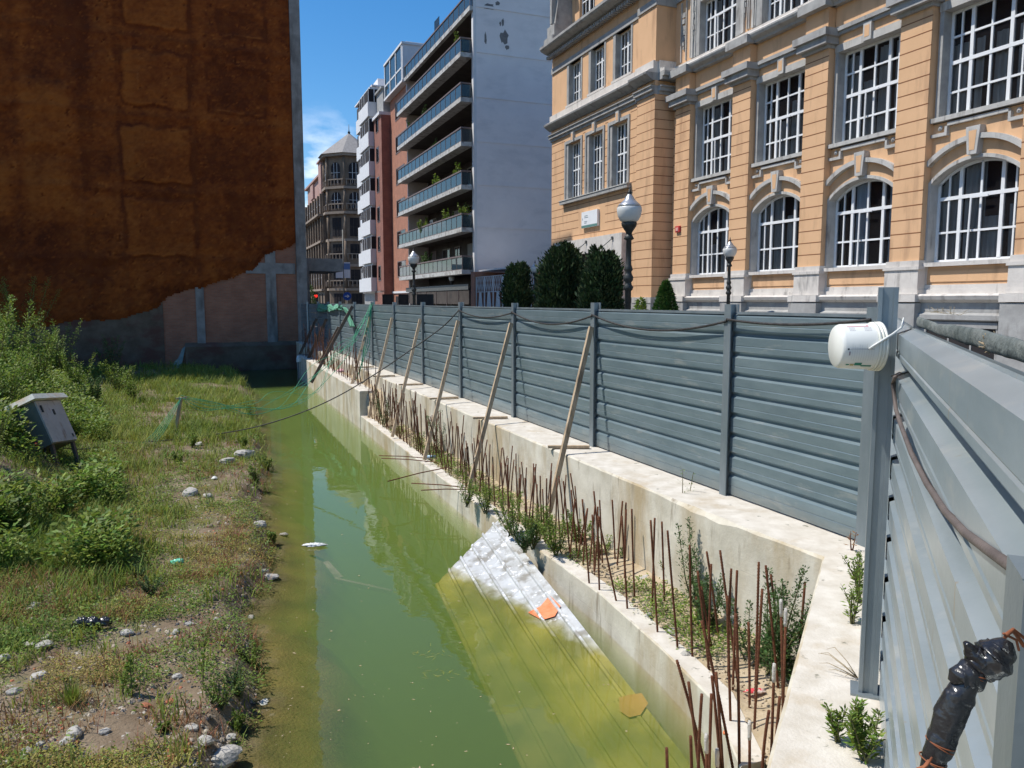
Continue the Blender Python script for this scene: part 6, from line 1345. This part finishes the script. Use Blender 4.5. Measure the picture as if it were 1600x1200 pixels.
# ================================================================== ROCKS AND LITTER
def rock(name, label, p, r, mt, seed, flat=.6, group=None, cat='stone', stretch=1.3):
    r_ = random.Random(seed); V = []; nu, nv = 12, 8; ox, oy = r_.uniform(0, 50), r_.uniform(0, 50); pl = [(rv(r_), r_.uniform(.55,.85)) for _ in range(9)]
    for j in range(nv+1):
        th = math.pi*j/nv
        for i in range(nu):
            a = 2*math.pi*i/nu; d = Vector((math.sin(th)*math.cos(a), math.sin(th)*math.sin(a), math.cos(th))); s_ = 1.0
            for n_, h in pl:
                c = d.dot(n_)
                if c*s_ > h: s_ = h/c
            s_ *= 1+.14*float(fbm(d.x*2.3+ox, d.y*2.3+d.z*1.7+oy, 3)); V.append((d.x*s_*r*stretch, d.y*s_*r, d.z*s_*r*flat+r*flat*.35))
    F = [(j*nu+i, (j+1)*nu+i, (j+1)*nu+(i+1)%nu, j*nu+(i+1)%nu) for j in range(nv) for i in range(nu)]
    m = MB(); m.add(V, F); o = m.build(name, mt); o.location = p; o.rotation_euler = (r_.uniform(-.15,.15), r_.uniform(-.15,.15), r_.uniform(0,6.28)); return tag(o, label, cat, group)
RK = [(353,1185,56,'rock','big pale boulder at the bottom edge on the bank'),(360,1155,26,'rock','pale rock sitting behind the big boulder'),(322,1158,30,'rock','pale reddish rock left of the big boulder'),(50,950,28,'rock','pale pointed stone at the left below the dry weeds'),(49,968,14,'rock','small pale stone below the pointed stone'),
 (70,1010,32,'rock','flat white stone near the black plastic bag'),(73,996,18,'rock','small white stone just behind the flat white stone'),(47,1008,20,'rock','grey stone left of the flat white stone'),(56,998,18,'rock_dark','dark stone between the grey stone and the white stone'),(6,1030,26,'rock','whitish stone at the left edge'),
 (60,1058,32,'rock','long white stone at the left'),(22,1081,24,'rock','white stone low at the left edge'),(118,1145,32,'rock','upright pale stone at the lower left'),(107,1157,26,'rock','pale stone leaning against the upright stone'),(63,1163,18,'rock','small pale stone at the lower left'),(72,1172,20,'rock_dark','dark round stone at the lower left'),
 (43,1176,28,'rock','pale broken stone at the bottom left'),(13,1195,26,'rock','stone in the bottom left corner'),(163,1143,20,'rock','light stone left of the dark stone pile'),(200,989,24,'rock','white stone right of the black plastic bag'),(215,992,12,'rock_dark','small dark stone right of the white stone by the bag'),
 (297,976,18,'rock','pale stone in the middle of the foreground bank'),(275,988,18,'rock','brownish stone next to the pale stone in the middle'),(423,903,26,'rock','white stone on the crumbled bank edge'),(405,822,28,'rock','flat stone at the bank edge level with the floating sack'),(443,836,16,'rock','small stone at the water edge near the floating sack'),
 (413,893,16,'rock','small stone above the white stone at the bank edge'),(230,1103,20,'brick_bit','broken brick piece with a white side'),(267,1187,24,'brick_bit','red brick fragment at the bottom'),(290,1175,20,'brick_bit','orange brick fragment left of the boulder'),(268,1097,20,'brick_bit','red brick chunk behind the gravel heap'),
 (277,1058,18,'rock','pale flat chip in the foreground'),(367,1014,18,'rock','pale chip close to the bank edge'),(412,1098,18,'white_plastic','white plastic scrap on the bank edge'),(173,1190,20,'rock_dark','dark stone at the bottom edge'),(393,965,13,'rock','white pebble on the bank edge'),(337,968,12,'rock','white pebble in the middle of the bank'),
 (300,1138,26,'rock','grey stone lying before the dark weeds'),(335,1187,20,'rock','grey chip left of the big boulder'),(305,1195,16,'rock','pale chip at the bottom edge'),(310,695,16,'rock','far white stone near the wooden stake'),(335,748,14,'white_plastic','white scrap in the grass in the middle distance'),(300,770,30,'rock','flat concrete slab piece in the middle distance'),
 (325,775,18,'rock','pale broken slab beside the flat slab piece'),(355,722,30,'rock','grey stone in the grass right of the stake'),(255,682,14,'rock','white chip left of the stake foot'),(384,712,34,'rock','grey rubble at the far bank edge'),(200,945,12,'brick_bit','tiny brick bit near the green plastic scrap'),(140,840,10,'brick_bit','red brick bit in the grass at the left')]
for i, (px, py, s_, mt_, lb) in enumerate(RK):
    p = ground_px(px, py+s_*.1); r = s_/1200*p.y*.44; rock('stone' if mt_ != 'white_plastic' else 'plastic_scrap', lb, (p.x, p.y, p.z+.12*r), r, M[mt_], 700+i, .62, 'stones and brick bits lying on the bank' if mt_ != 'white_plastic' else None, 'stone' if mt_ != 'white_plastic' else 'litter', 1.25)
for i, (px, py, s_, lb) in enumerate(((945,858,14,'white stone lying in the bed between the bars'),(1014,959,14,'pale stone lying in the bed by the low wall'),(1072,1019,16,'grey blue stone lying in the bed'),(1010,905,26,'lump of pale concrete in the bed against the retaining wall'),(960,855,26,'crumbling sandy lump at the foot of the retaining wall'),(1050,985,18,'flat stone in the bed near the reddish bricks'),
        (1095,1010,22,'piece of brown board lying in the bed'),(1235,1010,14,'small stone in the wall corner'))):
    p = atz(px, py, -1.03); r = s_/1200*p.y*.5; rock('stone', lb, (p.x, p.y, -1.06), r, M['rock'] if 'brown' not in lb else M['wood_dark'], 900+i, .7, 'stones in the bed')
def crumple(name, label, p, dims, mt, seed, amp=.25, rz=0, cat='litter', tilt=(0,0)):
    V = []; nu, nv = 30, 16
    for j in range(nv+1):
        th = math.pi*j/nv
        for i in range(nu):
            a = 2*math.pi*i/nu; d = Vector((math.sin(th)*math.cos(a), math.sin(th)*math.sin(a), math.cos(th))); s_ = 1+amp*2*float(fbm(d.x*3+seed, d.y*3+d.z*2.5, 4))-amp*.6*abs(math.sin(d.x*9+d.y*4+seed)); V.append((d.x*s_*dims[0], d.y*s_*dims[1], max(-.5, d.z)*s_*dims[2]+dims[2]*.5))
    F = [(j*nu+i, (j+1)*nu+i, (j+1)*nu+(i+1)%nu, j*nu+(i+1)%nu) for j in range(nv) for i in range(nu)]; m = MB(); m.smooth = True; m.add(V, F); o = m.build(name, mt); o.location = p; o.rotation_euler = (tilt[0], tilt[1], rz); return tag(o, label, cat)
M['bag_black'] = mat('bag_black', (.012,.012,.014), (.03,.03,.032), 12, .25, .35, 14, spec=.6)
M['bag_white'] = mat('bag_white', (.66,.66,.64), (.76,.76,.74), 6, .5, .8, 30)
M['bag_green'] = mat('bag_green', (.08,.45,.28), (.2,.6,.42), 9, .35); M['wrap_red'] = mat('wrap_red', (.65,.07,.08), (.75,.62,.58), 16, .4, lo=.5, hi=.54)
p = ground_px(145, 985)
bb = thing('plastic_bag', 'crumpled black plastic bag lying on the stony ground at the lower left', 'bag', (p.x, p.y, p.z+.045)); bb.scale = (1.2, 1.2, 1.3)
for i, (dx, dy, r) in enumerate(((-.10,.01,.055),(.0,.0,.06),(.09,.03,.05))):
    o = crumple('bag_fold', None, (dx, dy, 0), (r*1.3, r, r*.85), M['bag_black'], 3+i, .3); o.parent = bb
    if 'category' in o.keys(): del o['category']
p = atz(492, 854, WATER); crumple('floating_sack', 'white crumpled sack floating on the water near the bank', (p.x, p.y, WATER+.005), (.19, .07, .035), M['bag_white'], 8, .35, .1)
p = ground_px(277, 884); crumple('green_plastic', 'crumpled piece of bright green plastic in the weeds', (p.x, p.y, p.z+.02), (.09, .06, .05), M['bag_green'], 12, .35)
p = atz(1180, 1078, -1.03); crumple('red_wrapper', 'crumpled red and white wrapper lying in the bed by the wall corner', (p.x, p.y, -1.05), (.10, .035, .02), M['wrap_red'], 14, .35, .1)
p = atz(1133, 1147, -1.05); crumple('orange_cap', 'small orange cap lying on the low wall between the nearest bars', (p.x, p.y, -1.05), (.018, .018, .018), M['orange'], 15, .1)
p = atz(673, 718, -1.04); c_ = thing('blue_can', 'small blue drink can lying on the low wall beside the third prop foot', 'can', (p.x, p.y, -1.02)); m = MB(); m.tube([(-.10,0,.035),(.10,0,.035)], .034, 14); m.build('can_body', mat('can_blue', (.25,.45,.65), (.5,.6,.7), 9, .35), c_); m = MB(); m.tube([(.101,0,.035),(.108,0,.035)], .028, 14); m.build('can_lid', M['alu'], c_)
p = atl(470, 552, 4.24, -.398); crumple('white_bag', 'white plastic bag caught on the far corner of the waterside wall', (p.x-.1, p.y, -.62), (.14, .12, .22), M['bag_white'], 20, .3)
p = ground_px(287, 572); ls = thing('leaning_sheet', 'grey corrugated metal sheet leaning against the shaded brick wall', 'metal sheet', (p.x, min(p.y+.8, 38.2), -1.2))
m = MB(); pr = [(i*.09, .03 if i % 2 else 0) for i in range(9)]; m.add([(x-.4+zz*.12, -y+zz*.3, zz) for zz in (0, 1.35) for x, y in pr], [(i, i+1, i+10, i+9) for i in range(8)]); o = m.build('sheet', M['fence'], ls); s_ = o.modifiers.new('thick', 'SOLIDIFY'); s_.thickness = .004; o.scale = (1.4, 1, 1.2)
p = atz(590, 597, -.3); crumple('pink_rag', 'pink rag lying among the far rusty bars', tuple(atz(536,582,-.4)), (.25,.15,.1), mat('rag_pink', (.55,.2,.25), (.8,.6,.6), 9, .8), 25, .3)
# stick on the slope
a = ground_px(90, 622)+Vector((0,0,.35)); b = ground_px(166, 655)+Vector((0,0,.03)); m = MB(); m.tube([a, a.lerp(b,.5)+Vector((0,0,.03)), b], .028, 6); tag(m.build('dry_stick', M['dry_stem']), 'long pale stick lying on the slope beside the leaning cabinet', 'stick')
# ================================================================== LEANING ELECTRICAL CABINET
M['cab'] = mat('cab', (.12,.13,.11), (.17,.175,.15), 3, .6, .2, 20, stain=(.22,.14,.09), sscale=(4,4,2), smin=.58, smax=.7)  # shade on the front face is put into this dark body colour
M['cab_side'] = mat('cab_side', (.44,.38,.34), (.52,.46,.42), 3, .6, .2, 20, stain=(.25,.16,.12), sscale=(5,5,2), smin=.55, smax=.7)  # light on the side face is put into this paler colour
M['cab_lid'] = mat('cab_lid', (.62,.60,.50), (.70,.68,.58), 3, .5, .2, 20, stain=(.62,.40,.22), sscale=(2.5,2.5,2.5), smin=.5, smax=.66)
Yc = 14.3; cb0 = aty(84, 712, Yc)
cb = thing('electrical_cabinet', 'leaning grey electrical cabinet with pale lid standing askew on the mound slope', 'cabinet', tuple(cb0), R(28)); cb.rotation_euler = (R(-6), R(-25), R(-2)); cb.scale = (.84, .84, .9)
m = MB(); m.box(-.36, .36, -.42, .42, .16, 1.12); m.build('body', M['cab'], cb)
m = MB(); m.box(.362, .40, -.41, .41, .18, 1.10); d_ = m.build('door', M['cab_side'], cb); m = MB(); m.box(.401,.43,-.34,-.31,.85,1.0); m.box(.401,.412,.0,.06,.78,.9); m.box(.401,.412,.30,.34,.25,.32); m.build('handle', M['black_iron'], d_)
m = MB(); m.prism([(-.50,-.56),(.52,-.56),(.52,.56),(-.50,.56)], 1.12, 1.24, [(-.46,-.52),(.48,-.52),(.48,.52),(-.46,.52)]); m.build('lid', M['cab_lid'], cb)
for i, (x, z) in enumerate(((-.12,.78),(-.08,.66),(.02,.42),(.06,.28),(-.02,.54))):
    m = MB(); m.lathe([(.05,0),(.05,.03),(.035,.045),(.035,.06)], 14); o = m.build('socket', M['black_iron'] if i != 3 else mat('socket_red', (.35,.05,.03)), cb); o.rotation_euler = (R(90), 0, 0); o.location = (x, -.42, z)
m = MB(); m.box(-.36,-.26,-.44,-.421,.2,.9); m.build('cable_duct', M['black_iron'], cb)
for x, y in ((-.3,-.35),(.3,-.35),(-.3,.35),(.3,.35)): m = MB(); m.beam((x, y, .16), (x-.05, y-.05, -.35), .07, .07); m.build('leg', M['wood_dark'], cb)
for k in range(3): m = MB(); m.tube([(-.1+.12*k,-.36,.16),(-.12+.12*k,-.45,-.05),(-.3+.2*k,-.5,-.2),(-.1+.25*k,-.8,-.33)], .02, 6); m.build('loose_cable', M['black_cable'] if k != 1 else M['dry_stem'], cb)
# ================================================================== THINGS ON THE NEAR FENCE
bk = thing('white_bucket', 'white plastic bucket tied sideways to the near fence post with a cream strap', 'bucket', tuple(aty(1305, 541, 3.93)), 0)
bx_ = (aty(1366, 541, 3.93)-aty(1303, 541, 3.93)).length; bk.rotation_euler = (0, R(90), R(-3))
# bucket axis along local z (bottom at the left end)
Rb = .113; m = MB(); m.lathe([(Rb*.90,0),(Rb*.95,.006),(Rb,.02),(Rb*1.04,bx_*.82),(Rb*1.045,bx_*.84)], 36); m.build('bucket_body', M['white_plastic'], bk)
m = MB(); m.lathe([(Rb*1.09,bx_*.84),(Rb*1.10,bx_*.86),(Rb*1.10,bx_*.90),(Rb*1.06,bx_*.905),(Rb*1.06,bx_*.925),(Rb*1.11,bx_*.93),(Rb*1.11,bx_*.97),(Rb*1.07,bx_*.975),(Rb*1.07,bx_*1.0),(Rb*1.12,bx_*1.005),(Rb*1.12,bx_*1.05),(Rb*1.0,bx_*1.055)], 36); m.build('rim', mat('bucket_rim', (.74,.73,.62), (.78,.77,.68), 3, .4), bk)
def decal(name, ang0, ang1, z0, z1, mt, r=None):
    m = MB(); n = 8; V = []
    for i in range(n+1):
        a = R(ang0+(ang1-ang0)*i/n)
        for z in (z0, z1): rr = Rb*(1+.04*(z-.02)/(bx_*.8))+.0012; V.append((rr*math.cos(a), rr*math.sin(a), z))
    m.add(V, [(2*i, 2*i+2, 2*i+3, 2*i+1) for i in range(n)]); m.build(name, mt, bk)
# local x points down in the world, local -y faces the camera
gm = mat('decal_green', (.05,.24,.17)); rm = mat('decal_red', (.7,.2,.25)); im = mat('decal_grey', (.42,.40,.44)); ym = mat('decal_tan', (.5,.42,.2)); pk = mat('decal_purple', (.30,.22,.28))
decal('green_mark', -37, -48, .07, .105, gm); decal('green_mark', -33, -39, .105, .155, gm); decal('green_mark', -37, -42, .03, .045, gm); decal('tan_mark', -35, -43, .05, .068, ym)
decal('red_line', -152, -154, .035, .13, rm); decal('red_line', -152, -157, .13, .14, rm); decal('black_mark', -84, -88, .0215, .030, M['black_iron']); decal('thin_line', -86, -87, .035, .15, im); decal('print_mark', -70, -80, .030, .036, pk)
for k in range(9):
    for j in range(3): decal('print_row', -146+j*5, -148+j*5, .042+.007*k+(.045 if k > 3 else 0), .046+.007*k+(.045 if k > 3 else 0), im)
for k in range(10): decal('fill_line', -55, -100+k % 3*4, .045+.0115*k, .0462+.0115*k, mat('decal_faint', (.6,.6,.56)) if k == 0 else bpy.data.materials['decal_faint'])
tp = thing('cream_strap', 'cream strap tying the white bucket round the near fence post', 'strap', (0,0,0))
c = [aty(1358,545,3.80), aty(1372,536,3.80), aty(1395,522,3.80), aty(1408,512,3.92), aty(1412,505,4.02)]
m = MB(); m.tube(c, .006, 6); m.tube([c[3], c[3]+Vector((.02,.02,.05))], .004, 5); m.build('strap_band', M['white_plastic'], tp)
# hose
def nfp(px, py, off):      # point on the near fence face, off towards the pit
    h = (px-800)/1200; Y = min(3.95, (.265-off*1.091)/max(.02, h/.994-.436)); return aty(px, py, Y)
hp = [nfp(px, py, o_) for px, py, o_ in ((1399,588,.024),(1395,600,.024),(1400,640,.024),(1409,668,.024),(1424,708,.024),(1448,755,.024),(1478,800,.024),(1510,834,.024),(1545,860,.024),(1580,885,.024),(1625,915,.024),(1700,950,.024))]
m = MB(); m.tube(hp, .0095, 10); tag(m.build('brown_hose', M['brown_hose']), 'brown hose hanging in a curve along the near metal fence', 'hose')
m = MB(); h0 = hp[0]; m.tube([h0+Vector((-.02,0,.0)), h0+Vector((.01,-.015,.02)), h0+Vector((.05,.01,.01))], .003, 5); tag(m.build('hose_wire', M['black_cable']), 'thin black wire holding the top end of the brown hose to the near post', 'wire')
# dusty strip of sheeting lying along the fence top
V = []; n = 90; q = 12
for i in range(n+1):
    Y = 3.85-(3.85-.35)*i/n; x = NX(Y)+.020+.008*float(fbm(Y*2.2, 3, 3)); hgt = .024+.010*float(fbm(Y*1.3, 2, 3)); wd = .011; z = 2.018+hgt+.012*(1-Y/4)+.010*float(fbm(Y*3, 8, 3))
    for k in range(q):
        a = 2*math.pi*k/q; rr = 1+.35*float(fbm(Y*6+k*.7, k*.9, 4)); V.append((x+wd*math.cos(a)*rr, Y, z+hgt*math.sin(a)*rr))
F = [(i*q+k, (i+1)*q+k, (i+1)*q+(k+1)%q, i*q+(k+1)%q) for i in range(n) for k in range(q)]
M['dusty'] = mat('dusty', (.07,.085,.078), (.15,.17,.16), 6, .8, .8, 30, stain=(.24,.25,.23), sscale=(5,5,9), smin=.45, smax=.75)
st_ = thing('dusty_sheeting', 'twisted dusty grey sheeting tied along the top of the near fence', 'sheeting'); m = MB(); m.smooth = True; m.add(V, F); m.build('sheeting_roll', M['dusty'], st_)
kp = Vector((NX(1.92)+.03, 1.92, 2.045)); r_ = random.Random(9); m = MB()
for k in range(26): d = rv(r_); m.tube([kp+d*.008, kp+d*.022+rv(r_)*.008, kp+rv(r_)*.03], .0012, 4)
m.build('knotted_threads', M['dry_stem'], st_)
m = MB(); m.lathe([(.003,-.014),(.008,-.009),(.009,.0),(.006,.005),(.002,.008)], 14, (kp.x-.01, kp.y-.02, kp.z-.008)); m.build('knot', M['alu'], st_)
m = MB(); e = Vector((NX(3.6)+.05, 3.6, 2.10))
for k in range(30): d = rv(r_)*.05; b_ = e+Vector((-.436*k/30*1.0, -k/30*1.0, 0)); m.tube([b_, b_+Vector((d.x, d.y, abs(d.z)*.6))], .0007, 4)
m.build('thread_fringe', M['dry_stem'], st_)
# black wrapped pipe end
wp = thing('wrapped_pipe', 'pipe end wrapped in black plastic and wire, tied to the near fence', 'pipe', tuple(aty(1560, 1030, .80)))
B0 = Vector(wp.location)
def lump(pts, rads, name, mt, seed, amp=.22, nseg=26, q=22):
    m = MB(); m.smooth = True; V = []; P_ = [Vector(p) for p in pts]; tot = len(P_)-1
    for i in range(nseg+1):
        t = i/nseg*tot; k = min(int(t), tot-1); f_ = t-k; f_ = f_*f_*(3-2*f_)*.5+f_*.5; c = P_[k].lerp(P_[k+1], f_); d = (P_[k+1]-P_[k]).normalized(); r = rads[k]*(1-f_)+rads[k+1]*f_; u = d.orthogonal().normalized(); u = (Vector((0,-1,0))-d*d.dot(Vector((0,-1,0)))).normalized(); v = d.cross(u)
        for j in range(q):
            a = 2*math.pi*j/q; w_ = 1+amp*2*float(fbm(a*1.1+seed if j < q/2 else (2*math.pi-a)*1.1+seed, t*1.5+seed+a*.3*(1 if j < q/2 else 0)+(2*math.pi-a)*.3*(0 if j < q/2 else 1), 5))+.03*math.sin(t*5+a*3+seed); V.append(c+(u*math.cos(a)+v*math.sin(a))*r*w_)
    F = [(i*q+j, i*q+(j+1)%q, (i+1)*q+(j+1)%q, (i+1)*q+j) for i in range(nseg) for j in range(q)]+[tuple(range(q-1,-1,-1)), tuple(range(nseg*q, nseg*q+q))]
    m.add(V, F); return m.build(name, mt, wp)
g = lambda px, py, Y=.80: aty(px, py, Y)-B0
lump([g(1574,1000), g(1565,1015), g(1550,1030), g(1528,1045), g(1520,1052)], [.005,.016,.020,.016,.010], 'wrapped_head', M['bag_black'], 3, .42, 40)
lump([g(1526,1046), g(1513,1062), g(1497,1090), g(1485,1120), g(1474,1150), g(1462,1180), g(1452,1215)], [.010,.013,.0155,.0165,.015,.013,.012], 'wrapped_body', M['bag_black'], 6, .20, 70)
lump([g(1530,1062), g(1512,1056), g(1496,1058), g(1486,1066)], [.014,.015,.012,.004], 'loose_flap', M['bag_black'], 9, .3)
lump([g(1530,1030), g(1518,1018), g(1509,1004)], [.013,.009,.003], 'loose_flap', M['bag_black'], 11, .3)
def ring(c, r, name, tilt, tr=.0007):
    m = MB(); ax = tilt.normalized(); u = ax.orthogonal().normalized(); v = ax.cross(u); m.tube([c+(u*math.cos(a)+v*math.sin(a))*r for a in [2*math.pi*k/20 for k in range(21)]], tr, 5); m.build(name, M['wire_rust'], wp)
M['wire_rust'] = mat('wire_rust', (.22,.07,.03), (.34,.12,.05), 30, .8)
ax = g(1513,1062)-g(1474,1150)
for px, py, r in ((1521,1050,.0130),(1519,1053,.0130),(1470,1160,.0150),(1468,1164,.0150),(1458,1187,.0140),(1456,1190,.0138)): ring(g(px, py), r, 'binding_wire', ax+Vector((.02*(px % 3), 0, .02)))
m = MB(); m.tube([g(1572,992,.78), g(1582,985,.8), g(1590,995,.82), g(1600,1010,.82)], .0022, 6); m.tube([g(1570,996,.78), g(1583,983,.8), g(1604,1000,.8)], .0018, 6); m.tube([g(1568,990,.78), g(1588,1000,.8), g(1592,1016,.81)], .0014, 6); m.build('tie_wire', M['wire_rust'], wp)
m = MB(); m.tube([g(1452,1188,.78), g(1444,1198,.78), g(1432,1202,.78)], .0018, 6); m.tube([g(1456,1184,.78), g(1448,1196,.77), g(1438,1204,.77)], .0014, 5); m.build('wire_end', M['wire_rust'], wp)
bpy.context.view_layer.update()
